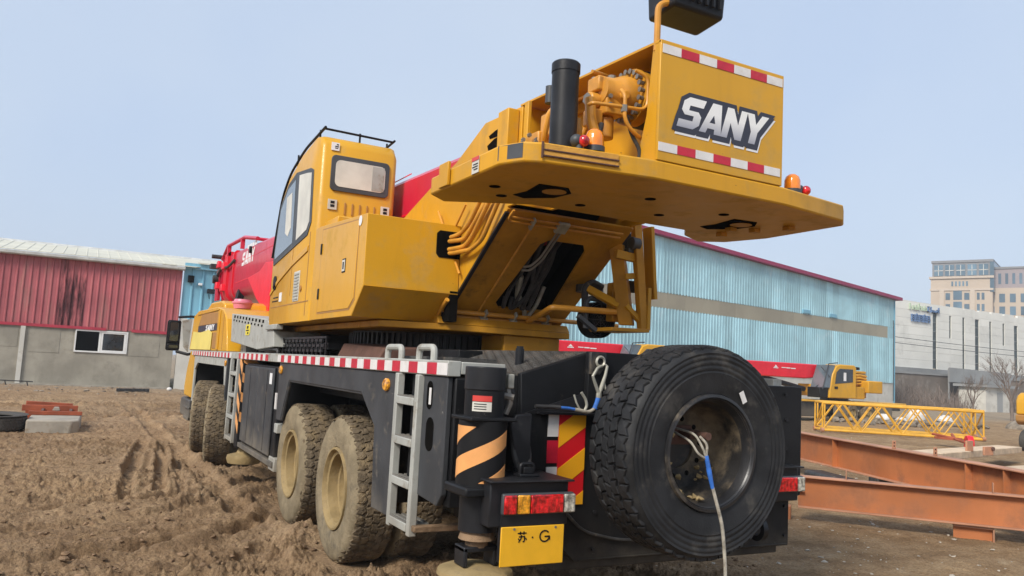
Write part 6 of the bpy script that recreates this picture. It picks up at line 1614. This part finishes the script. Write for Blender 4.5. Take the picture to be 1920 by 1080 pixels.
obj('deck_hose', G().tube([(-1.25, 4.95, 1.60), (-1.26, 4.95, 1.68), (-1.25, 5.3, 1.69), (-1.25, 6.0, 1.67)], .016, 8, smooth=.04), M['hose'], cr)
bk = obj('fuel_bucket', G().lathe((-.95, 9.25, 2.338), (0, 0, 1), [(0, 0), (0, .13), (.08, .15), (.085, .165), (.11, .165), (.115, .14), (.15, .13), (.15, 0)], 24), M['pink'])
tag(bk, 'pink plastic bucket with a lid on the roof of the front driving cab', 'bucket')

# ================================================================ ROPES ON THE CRANE'S TAIL
g = G().tube([(-.23, SY - .0 + .18, SZ + .12), (-.235, SY - .005, SZ + .10), (-.215, SY - .05, SZ + .02), (-.20, -.81, 1.19)], .0065, 8, smooth=.05)
g.tube([(-.25, SY + .16, SZ + .10), (-.262, SY - .0, SZ + .06), (-.25, SY - .045, SZ + .0), (-.205, -.81, 1.185)], .0065, 8, smooth=.05)
g.tube([(-.22, SY - .02, SZ + .09), (-.19, SY - .05, SZ + .05), (-.195, SY - .05, SZ - .0), (-.20, -.812, 1.18)], .007, 8, smooth=.03)
t = thing('dangling_rope', 'dirty white rope with a blue taped splice hanging down across the spare wheel', 'rope', (-.1, -.82, 0))
obj('loop', g, M['rope'], t)
obj('taped_splice', G().tube([(-.200, -.812, 1.20), (-.185, -.82, 1.12), (-.162, -.825, 1.03)], [.011, .014, .010], 10), M['rope_blue'], t)
P = [(-.162, -.825, 1.035), (-.135, -.84, .93), (-.106, -.845, .84), (-.092, -.85, .72), (-.088, -.86, .60), (-.10, -.87, .40), (-.115, -.88, .20), (-.10, -.92, .05), (.02, -1.0, .02), (.2, -1.05, .015)]
obj('cord', G().tube(P, .0095, 8, smooth=.06), M['rope'], t)
t = thing('tow_sling', 'galvanised snap hook and blue taped lanyard hung from the rear edge of the crane', 'hook', (-.41, -.1, 1.72))
obj('eye_plate', G().prism([(-.47 + .0, 1.60), (-.47, 1.735), (-.36, 1.735), (-.355, 1.66), (-.40, 1.60)], 'y', -.075, -.056), M['rim_black'], t, bevel=.004)
obj('ring', G().lathe((-.405, -.085, 1.68), (0, 1, 0), [(-.008, .028), (.0, .038), (.008, .028), (0, .020)], 24, closed=True), M['hook'], t)
obj('snap_hook', G().tube([(-.405, -.095, 1.655), (-.435, -.098, 1.640), (-.468, -.10, 1.59), (-.455, -.10, 1.56), (-.428, -.10, 1.505), (-.418, -.10, 1.485)], [.008, .009, .010, .010, .011, .012], 10).tube([(-.418, -.10, 1.485), (-.395, -.10, 1.545), (-.375, -.098, 1.60), (-.362, -.095, 1.655), (-.375, -.09, 1.665)], [.013, .013, .010, .009, .007], 10).tube([(-.385, -.10, 1.56), (-.37, -.105, 1.505), (-.385, -.105, 1.495)], .006, 8), M['hook'], t)
obj('eye_sleeve', G().tube([(-.418, -.10, 1.49), (-.420, -.10, 1.462)], .017, 10), M['hook'], t)
obj('taped_lanyard', G().tube([(-.420, -.10, 1.465), (-.430, -.10, 1.43), (-.445, -.10, 1.395)], .0155, 10), M['rope_blue'], t)
obj('lanyard', G().tube([(-.445, -.10, 1.397), (-.475, -.10, 1.378), (-.51, -.10, 1.376), (-.545, -.095, 1.384), (-.58, -.09, 1.388)], .011, 10, smooth=.02), M['rope'], t)
obj('loose_end', G().tube([(-.52, -.098, 1.378), (-.50, -.10, 1.41), (-.512, -.10, 1.45), (-.545, -.10, 1.49)], .009, 8, smooth=.03).tube([(-.545, -.095, 1.385), (-.575, -.095, 1.43), (-.59, -.09, 1.475)], .006, 8), M['hook'], t)
obj('blue_cord', G().tube([(-.58, -.09, 1.388), (-.62, -.088, 1.394), (-.68, -.086, 1.397)], .009, 8), M['rope_blue'], t)
obj('black_cord', G().tube([(-.68, -.086, 1.397), (-.72, -.085, 1.40), (-.85, -.085, 1.40)], .012, 8), M['hose'], t)

# ================================================================ LEFT YARD THINGS
ty3, tr3 = tyre_parts(.50, .24, .28, None, None, M['rubber'], M['rubber'], None, rib=True, blocks=36, depth=.012)
def lying_tyre(x, y, z, tilt):
    t = tag(bpy.data.objects.new('old_tyre', ty3), 'grey worn tyre lying flat beside the concrete slab at the left', 'tyre')
    C.objects.link(t); t.matrix_world = Matrix.Translation((x, y, z)) @ Matrix.Rotation(R_(tilt), 4, 'X') @ Matrix.Rotation(R_(-90), 4, 'Y')
    o = bpy.data.objects.new('tread', tr3); C.objects.link(o); o.parent = t
    return t
lying_tyre(-4.42, 13.45, .255, 2)
t = thing('concrete_slab', 'low weathered concrete slab lying on the mud by the old tyre', 'concrete slab', (-3.5, 13.9, 0))
obj('block', G().prism([(-3.93, 13.05), (-3.2, 13.0), (-3.06, 13.12), (-3.02, 14.5), (-3.9, 14.6)], 'z', -.05, .21), M['slab'], t, bevel=.03)
t = thing('rusty_frame', 'rusty orange steel frame stacked on the concrete slab', 'steel frame', (-3.5, 14.2, .21))
obj('rail', G().box(-4.1, -3.10, 14.9, 14.98, .24, .36), M['rebar'], t, bevel=.006)
obj('rail', G().box(-3.95, -3.02, 14.2, 14.28, .215, .29), M['rebar'], t, bevel=.006)
for x in (-3.75, -3.5, -3.25): obj('cross_bar', G().box(x, x + .05, 14.28, 14.9, .22, .30), M['rusty'], t, bevel=.004)
obj('rail', G().hexa([(-4.05, 15.2, .0), (-3.2, 15.25, .0), (-3.2, 15.33, .0), (-4.05, 15.3, .0)], [(-4.05, 15.2, .42), (-3.2, 15.25, .38), (-3.2, 15.33, .38), (-4.05, 15.3, .42)]), M['rebar'], t, bevel=.006)
obj('gusset', G().hexa([(-3.55, 14.3, .30), (-3.42, 14.3, .30), (-3.42, 14.5, .30), (-3.55, 14.5, .30)], [(-3.52, 14.3, .36), (-3.44, 14.3, .36), (-3.44, 14.5, .36), (-3.52, 14.5, .36)]), M['slab'], t)
bd = obj('dark_plank', G().hexa([(-1.85, 28.55, .02), (-.72, 28.9, .02), (-.72, 29.1, .02), (-1.85, 28.75, .02)], [(-1.85, 28.55, .13), (-.72, 28.9, .13), (-.72, 29.1, .13), (-1.85, 28.75, .13)]), M['hose'], None, bevel=.01)
tag(bd, 'dark plank lying on the ground before the grey cement wall', 'plank')
t = thing('low_trestle', 'low dark metal trestle by the white pilaster of the shed', 'trestle', (-5.2, 31.0, 0))
obj('bar', G().tube([(-6.2, 31, .20), (-4.6, 31, .17)], .022, 6), M['hose'], t)
for x in (-6.0, -5.5, -4.8): obj('leg', G().tube([(x, 31, .18), (x + .05, 31, .0)], .022, 6), M['hose'], t)
pc = obj('paper_scrap', G().sphere((.12, 30.5, .07), .10, 10, .8), M['sack']); tag(pc, 'small white scrap on the mud at the right end of the grey wall', 'litter')

# ================================================================ STEEL BEAMS ON THE RIGHT
def hbeam(name, label, a, b, zb, zt, fw, stiff, group, back=1):
    """a, b: front top flange edge (xy). the beam lies behind that edge"""
    a, b = Vector((*a, 0)), Vector((*b, 0)); d = (b - a).normalized(); n_ = Vector((-d.y, d.x, 0))
    if n_.dot(Vector((1, 1, 0))) < 0: n_ = -n_
    t = thing(name, label, 'steel beam', (a.x, a.y, 0), group)
    def bx(s0, s1, w0, w1, z0, z1):
        P = lambda s, w, z: tuple(a + d * s + n_ * w + Vector((0, 0, z)))
        return G().hexa([P(s0, w0, z0), P(s1, w0, z0), P(s1, w1, z0), P(s0, w1, z0)], [P(s0, w0, z1), P(s1, w0, z1), P(s1, w1, z1), P(s0, w1, z1)])
    L = (b - a).length; ft = .018
    obj('top_flange', bx(0, L, 0, fw, zt - ft, zt), M['beam_edge'], t, bevel=.004)
    obj('bottom_flange', bx(0, L, 0, fw, zb, zb + ft), M['beam_edge'], t, bevel=.004)
    obj('web', bx(0, L, fw * .46, fw * .54, zb + ft + .0005, zt - ft - .0005), M['beam'], t)
    for s in stiff: obj('stiffener', bx(s, s + .016, .012, fw * .455, zb + ft + .001, zt - ft - .001), M['beam'], t)
    return t, bx
A0, A1 = Vector((8.035, 5.825)), Vector((6.16, .90))
dA = (A1 - A0).normalized(); A00 = A0 - dA * 2.6
B0, B1 = Vector((4.470, 2.70)), Vector((5.975, .97)); dB = (B1 - B0).normalized()
tA, bxA = hbeam('steel_beam', 'red oxide steel beam with upright stiffeners lying behind the nearer beam', A00, A1, .29, .76, .22, (.5, 3.55, 6.66, 7.30), 'steel beams by the crane')
tB, bxB = hbeam('steel_beam', 'long plain red oxide steel beam nearest the crane tail', B0 - dB * .02, B1 + dB * 2.2, .15, .521, .17, (), 'steel beams by the crane')
for bxx, t, s, z in ((bxB, tB, .52, .521), (bxB, tB, 2.02, .521), (bxA, tA, 5.15, .76), (bxA, tA, 6.05, .76)):
    g = bxx(s, s + .012, .02, .075, z + .001, z + .115)
    lug_ = obj('end_cleat', g, M['beam_edge'], t, bevel=.004)
    for k in range(2): obj('cleat_hole', bxx(s + .0125, s + .0135, .038, .056, z + .03 + .045 * k, z + .048 + .045 * k), M['void'], lug_)
obj('end_plate', bxB(.0, .07, .02, .09, .34, .352), M['beam_edge'], tB)
t = thing('steel_stub', 'short red oxide beam stub propping up the nearer steel beam', 'steel block', (5.7, 1.25, 0))
P0, P1 = Vector((5.56, 1.50, 0)), Vector((5.88, 1.12, 0)); dd = (P1 - P0).normalized(); nn_ = Vector((-dd.y, dd.x, 0)); nn_ = nn_ if nn_.x > 0 else -nn_
def sb(s0, s1, w0, w1, z0, z1):
    P = lambda s, w, z: tuple(P0 + dd * s + nn_ * w + Vector((0, 0, z)))
    return G().hexa([P(s0, w0, z0), P(s1, w0, z0), P(s1, w1, z0), P(s0, w1, z0)], [P(s0, w0, z1), P(s1, w0, z1), P(s1, w1, z1), P(s0, w1, z1)])
obj('web', sb(0, .38, .05, .06, -.02, .148), M['beam'], t); obj('flange', sb(.38, .395, 0, .12, -.02, .148), M['beam_edge'], t); obj('flange', sb(0, .379, 0, .12, .125, .149), M['beam_edge'], t)
t = tag(obj('support_block', G().box(5.0, 5.2, 3.0, 3.3, -.05, .148) if False else sb(-1.9, -1.72, -.05, .15, -.02, .149), M['beam'], None, bevel=.005), 'small orange block under the left end of the nearer beam', 'steel block')
for k, s in enumerate((1.2, 4.6)):
    tag(obj('support_block', bxA(s, s + .25, .0, .25, -.05, .289), M['hose'], None, bevel=.01), ['dark timber block under the far end of the stiffened beam', 'dark timber block under the middle of the stiffened beam'][k], 'timber block')
tp_ = obj('black_tarpaulin', bxA(3.3, 4.5, -.35, -.02, -.02, .22), M['hose'], None, bevel=.05); tag(tp_, 'crumpled black sheeting wedged between the two steel beams', 'tarpaulin')
# timber planks beyond the beams
rng = random.Random(4)
PL = [((12.2, 6.6), (20.5, 9.4), .16), ((12.6, 5.6), (19.0, 7.6), .12), ((13.5, 5.3), (19.5, 7.0), .10), ((12.0, 7.0), (18.5, 9.9), .10)]
LBL = ['long pale timber plank topmost in the pile beyond the steel beams', 'pale timber plank nearest the stiffened steel beam', 'short pale timber plank at the right of the pile', 'pale timber plank at the far side of the pile']
for k, (a, b, z) in enumerate(PL):
    a, b = Vector((*a, 0)), Vector((*b, 0)); d = (b - a).normalized(); n_ = Vector((-d.y, d.x, 0)) * .30
    z0 = gz(*a[:2]) + (.22 if k == 0 else .02); z1 = gz(*b[:2]) + (.30 if k == 0 else .02)
    g = G().hexa([a - n_ + Vector((0, 0, z0)), b - n_ + Vector((0, 0, z1)), b + n_ + Vector((0, 0, z1)), a + n_ + Vector((0, 0, z0))], [a - n_ + Vector((0, 0, z0 + z)), b - n_ + Vector((0, 0, z1 + z)), b + n_ + Vector((0, 0, z1 + z)), a + n_ + Vector((0, 0, z0 + z))])
    o = obj('timber_plank', g, M['timber'], None, bevel=.012); tag(o, LBL[k], 'plank', 'pile of timber planks')
t = thing('steel_cleat', 'orange bolted cleat standing on the pale timber planks', 'bracket', (15.2, 7.3, .2))
obj('plate', G().box(15.2, 15.45, 7.35, 7.40, .25, .50), M['beam_edge'], t, bevel=.01); obj('plate', G().box(15.3, 15.65, 7.0, 7.05, .20, .40), M['beam_edge'], t, bevel=.01); obj('bolt', G().cyl((15.6, 7.02, .35), (15.6, 6.96, .35), .05, n=6), M['rusty'], t)

# ================================================================ YELLOW LATTICE BOOM SECTION
LA, LB2 = Vector((24.05, 19.35, 0)), Vector((29.3, 15.95, 0))
t = thing('lattice_section', 'nearer yellow lattice crane boom section lying on the ground behind the beams', 'lattice boom', (26.5, 17.6, -.3))
dL = (LB2 - LA).normalized(); nL = Vector((-dL.y, dL.x, 0)); nL = nL if nL.y < 0 else -nL; LL = (LB2 - LA).length
def LP(s, w, z): p = LA + dL * s + nL * w; return (p.x, p.y, z)
zt, zb_, w_ = .92, -.18, 1.0
for w, z in ((0, zt), (w_, zt - .02), (0, zb_), (w_, zb_)): obj('chord', G().tube([LP(0, w, z), LP(LL, w, z - .03)], .046, 8), M['lattice'], t)
npan = 4; pl2 = LL / npan
for i in range(npan):
    s0, s1, sm = i * pl2, (i + 1) * pl2, (i + .5) * pl2
    for w in (0, w_):
        obj('brace', G().tube([LP(s0, w, zb_), LP(sm, w, zt)], .032, 6), M['lattice'], t); obj('brace', G().tube([LP(sm, w, zt), LP(s1, w, zb_)], .032, 6), M['lattice'], t)
    obj('brace', G().tube([LP(s0, 0, zt), LP(s1, w_, zt)], .024, 6), M['lattice'], t); obj('brace', G().tube([LP(s0, 0, zb_), LP(s1, w_, zb_)], .032, 6), M['lattice'], t)
for s in (0, LL):
    for w in (0, w_): obj('end_post', G().tube([LP(s, w, zb_), LP(s, w, zt)], .035, 6), M['lattice'], t)
    for z in (zb_, zt): obj('end_bar', G().tube([LP(s, 0, z), LP(s, w_, z)], .04, 6), M['lattice'], t)
    obj('end_brace', G().tube([LP(s, 0, zb_), LP(s, w_, zt)], .032, 6), M['lattice'], t)
for s in (0, LL):
    for w in (0, w_): obj('end_lug', G().cyl(LP(s - .06, w, zb_), LP(s + .06, w, zb_), .09, n=10), M['beam_edge'], t)
lt2 = copy_tree(t, None, (1.9, 1.5, -.02)); lt2['label'] = 'second yellow lattice boom section lying close behind the nearer one'
t['group'] = lt2['group'] = 'yellow lattice sections on the ground'
t = thing('red_trolley', 'red hand trolley with a round red wheel beside the lattice section', 'trolley', (22.8, 12.4, -.3))
zg = gz(23.1, 12.2)
obj('wheel', G().lathe((23.1, 12.2, zg + .24), (.75, -.66, 0), [(-.09, .12), (-.09, .25), (.0, .27), (.09, .25), (.09, .20), (.05, .17), (.06, .05), (.07, 0)], 26), M['red_bright'], t)
obj('frame', G().tube([(23.1, 12.3, zg + .25), (23.6, 13.0, zg + .30), (24.2, 13.5, zg + .42)], .05, 6).tube([(23.8, 12.9, zg + .3), (23.6, 13.0, zg + .32), (23.7, 13.9, zg + .4)], .05, 6).box(23.5, 24.0, 13.0, 13.7, zg + .26, zg + .34), M['rebar'], t)

# ================================================================ SECOND CRANE (and its neighbour) IN THE BACKGROUND
def small_crane(label, group):
    Y0 = 25.6; zg = -.32
    t = thing('parked_crane', label, 'crane', (33, Y0 + 1.2, zg), group)
    # chassis
    obj('chassis', G().box(26.0, 38.6, Y0 + .25, Y0 + 2.2, .35, .72), M['charcoal'], t, bevel=.03)
    obj('deck', G().box(25.6, 38.8, Y0, Y0 + 2.45, .721, .80), M['lattice'], t, bevel=.02)
    for x in (28.2, 29.6, 34.3, 35.6):
        for y in (Y0 + .02, Y0 + 2.12):
            w = obj('wheel', G().lathe((x, y, zg + .48), (0, 1, 0), [(0, .26), (0, .44), (.04, .48), (.26, .48), (.30, .44), (.30, .26), (.0, .26)], 24), M['mud_rubber'], t)
            obj('rim', G().lathe((x, y, zg + .48), (0, 1, 0), [(.01, .27), (.09, .22), (.10, .12), (.02, .10), (.02, 0)], 20), M['mud_rim'], w)
    obj('mudguard', G().box(32.9, 33.8, Y0 + .02, Y0 + .2, -.05, .70), M['charcoal'], t, bevel=.03); obj('mudguard', G().box(30.3, 31.6, Y0 + .02, Y0 + .3, -.05, .70), M['black'], t, bevel=.03)
    obj('tool_box', G().box(36.3, 37.6, Y0 + .02, Y0 + .6, .0, .70), M['charcoal'], t, bevel=.03)
    obj('driver_cab', G().prism([(25.2, -.1), (25.2, .9), (25.5, 1.55), (27.3, 1.6), (27.4, .8), (27.4, -.1)], 'y', Y0, Y0 + 2.4), M['yellow'], t, bevel=.05)
    # slewing upper
    obj('slew_ring', G().cyl((34.2, Y0 + 1.2, .80), (34.2, Y0 + 1.2, 1.0), .75, n=24), M['ring'], t)
    obj('turret', G().box(32.2, 36.0, Y0 + .5, Y0 + 2.0, 1.0, 1.65), M['yellow'], t, bevel=.04)
    cab_ = obj('operator_cab', G().prism([(32.35, .95), (32.6, 2.2), (32.9, 2.68), (33.2, 2.78), (34.35, 2.78), (34.5, 2.65), (34.5, .95)], 'y', Y0 - .02, Y0 + .95), M['yellow_panel'], t, bevel=.05)
    obj('cab_window', G().prism([(32.78, 1.72), (32.9, 2.35), (33.15, 2.55), (34.2, 2.55), (34.2, 1.85)], 'y', Y0 - .035, Y0 - .021), M['glass_dark'], cab_)
    obj('cab_window', G().box(33.45, 33.65, Y0 - .045, Y0 - .036, 1.9, 2.35), M['white_print'], cab_)
    obj('door_handle', G().box(32.75, 33.0, Y0 - .04, Y0 - .021, 1.45, 1.58), M['ink'], cab_)
    obj('cab_front_glass', G().hexa([(31.95, Y0 + .03, 1.5), (32.5, Y0 + .03, 1.5), (32.5, Y0 + .9, 1.5), (31.95, Y0 + .9, 1.5)], [(32.4, Y0 + .05, 2.72), (32.85, Y0 + .05, 2.72), (32.85, Y0 + .88, 2.72), (32.4, Y0 + .88, 2.72)]), M['glass'], cab_)
    obj('cab_guard', G().tube([(31.85, Y0, 1.4), (32.3, Y0, 2.78), (33.0, Y0, 2.86)], .03, 6).tube([(31.9, Y0 + .5, 1.5), (32.4, Y0, 2.1), (31.95, Y0 + .2, 2.6)], .02, 5), M['charcoal'], cab_)
    obj('cab_foot', G().box(31.7, 32.35, Y0 + .05, Y0 + .9, .95, 1.5), M['ink'], t, bevel=.04)
    obj('engine_deck', G().box(34.51, 35.35, Y0 + .1, Y0 + 2.2, .95, 1.62), M['yellow'], t, bevel=.03)
    obj('counterweight', G().box(35.4, 36.6, Y0 - .1, Y0 + 2.5, 1.30, 1.98), M['yellow'], t, bevel=.05)
    obj('winch_frame', G().box(34.6, 36.0, Y0 + .5, Y0 + 1.9, 1.65, 2.35), M['yellow_grimy'], t, bevel=.04)
    for k in range(4): obj('winch_pipe', G().tube([(34.55, Y0 + .42, 1.75 + .16 * k), (35.3, Y0 + .38, 1.8 + .16 * k), (35.9, Y0 + .42, 1.74 + .16 * k)], .045, 6), M['lattice'], t)
    obj('winch_cover', G().box(34.55, 35.9, Y0 + .45, Y0 + 1.9, 2.36, 2.50), M['yellow'], t, bevel=.03)
    obj('work_lamp', G().box(35.0, 35.45, Y0 + .5, Y0 + .8, 2.56, 2.72), M['ink'], t, bevel=.03)
    b = obj('boom', G().prism([(22.6, 2.08), (22.6, 2.68), (31.9, 2.72), (34.3, 2.72), (34.3, 2.2), (31.75, 1.93), (28.0, 1.94)], 'y', Y0 + 1.0, Y0 + 1.62), M['red_bright'], t, bevel=.05)
    obj('boom_band', G().box(26.0, 26.6, Y0 + .94, Y0 + 1.68, 2.03, 2.74), M['red'], b, bevel=.03)
    objs('boom_lettering', G().box(29.85, 30.15, Y0 + .985, Y0 + .997, 2.42, 2.46).box(30.2, 30.5, Y0 + .985, Y0 + .997, 2.41, 2.46).box(29.25, 29.6, Y0 + .985, Y0 + .997, 2.38, 2.42).prism([(29.3, 2.44), (29.42, 2.56), (29.55, 2.44)], 'y', Y0 + .985, Y0 + .997).box(30.55, 30.9, Y0 + .985, Y0 + .997, 2.40, 2.45), M['white_print'], b, smooth=0)
    obj('luffing_cylinder', G().cyl((28.3, Y0 + 1.3, 1.95), (31.9, Y0 + 1.3, 1.35), .14, n=14), M['ink'], t)
    obj('sheave_head', G().box(22.2, 22.65, Y0 + 1.05, Y0 + 1.55, 1.9, 2.6), M['red'], t, bevel=.04)
    return t
c2 = small_crane('yellow and red crane parked by the blue warehouse, its cab in plain view', 'cranes parked by the blue warehouse')
c3 = copy_tree(c2, None, (-12.2, 1.2, .36))
c3['label'] = 'parked crane showing only its red boom under the main crane, beyond the spare wheel'

# machine at the right edge, seen from behind
t = thing('yellow_machine', 'yellow machine with a red tail lamp cut off at the right edge of the yard', 'machine', (26.6, 12.3, -.3))
MX, MY = 25.90, 10.66
obj('body', G().prism([(0 + MX, .95), (MX + .0, 1.45), (MX + .10, 1.62), (MX + .28, 1.72), (MX + 2.4, 1.72), (MX + 2.4, .95)], 'y', MY - .3, MY + 1.6), M['yellow_panel'], t, bevel=.05)
obj('lower_body', G().prism([(MX - .03, .72), (MX - .05, .95), (MX + 2.4, .949), (MX + 2.4, .60), (MX + .1, .60)], 'y', MY - .32, MY + 1.6), M['amber_dk'], t, bevel=.04)
obj('tail_lamp', G().box(MX - .03, MX - .002, MY + .55, MY + 1.25, 1.28, 1.42), M['lens_red'], t, bevel=.01)
for y in (MY - .1, MY + 1.2): obj('wheel', G().lathe((MX + .45, y, .05), (0, 1, 0), [(0, .1), (0, .38), (.05, .42), (.3, .42), (.35, .38), (.35, .1)], 24), M['rubber'], t)
obj('axle', G().box(MX + .3, MX + 2.0, MY, MY + 1.3, .05, .60), M['black'], t)

# ================================================================ RUBBLE, SACKS
rng = random.Random(77)
g = G()
for k in range(420):
    x = rng.gauss(37.5, 2.2); y = rng.gauss(25.4, 1.2); r = rng.uniform(.06, .34)
    lump(g, (x, y, gz(x, y) + r * .3), r, .6, rng)
obj('rubble', g, M['debris'], smooth=0, recalc=False, kind='stuff')
for k, (x, y, r, lb) in enumerate(((38.6, 24.9, .55, 'white sack standing in the rubble, biggest of the sacks'), (36.0, 25.0, .42, 'white sack lying left of the biggest sack behind the lattice section'), (40.8, 24.6, .45, 'pale sack lying flat at the right of the rubble'), (37.2, 24.8, .3, 'small white sack lying low between two larger ones'))):
    g = G(); gg_ = G().sphere((x, y, gz(x, y) + r * .6), r, 14, .95 if k == 0 else .6)
    gg_.v = [(a + rng.uniform(-.08, .08) * r, b + rng.uniform(-.08, .08) * r, c + rng.uniform(-.12, .12) * r) for a, b, c in gg_.v]
    o = obj('sack', gg_, M['sack'], None, recalc=True); tag(o, lb, 'sack', 'sacks on the rubble')
hp = G()
for k in range(160):
    x = rng.gauss(36.2, .5); y = rng.gauss(27.8, .4); r = rng.uniform(.1, .3); h_ = max(0, 1.5 - 1.4 * math.hypot(x - 36.2, y - 27.8))
    lump(hp, (x, y, gz(x, y) + rng.random() * h_), r, .8, rng)
obj('scrap', hp, M['rusty'], smooth=0, recalc=False, kind='stuff')
for k in range(5):
    x, y = 33 + rng.uniform(-1, 8), 14 + rng.uniform(-1, 4)
tag(obj('dirt_mound', G().sphere((44.5, 22.2, gz(44, 22) - .05), 1.0, 16, .6, True), M['debris']), 'small dark mound of earth left of the yellow machine', 'mound')


# ================================================================ HAZE
hz_ = obj('haze', G().box(-460, 460, -460, 460, -1.5, 41), bpy.data.materials.new('thin_haze'), None, smooth=0)
hz_['kind'] = 'stuff'
hm = hz_.data.materials[0]; hm.use_nodes = True; hm.node_tree.nodes.clear()
_pv = hm.node_tree.nodes.new("ShaderNodeVolumePrincipled"); _om = hm.node_tree.nodes.new("ShaderNodeOutputMaterial")
_pv.inputs['Color'].default_value = (0.86, 0.90, 0.95, 1); _pv.inputs['Density'].default_value = 0.0009
hm.node_tree.links.new(_pv.outputs[0], _om.inputs['Volume'])
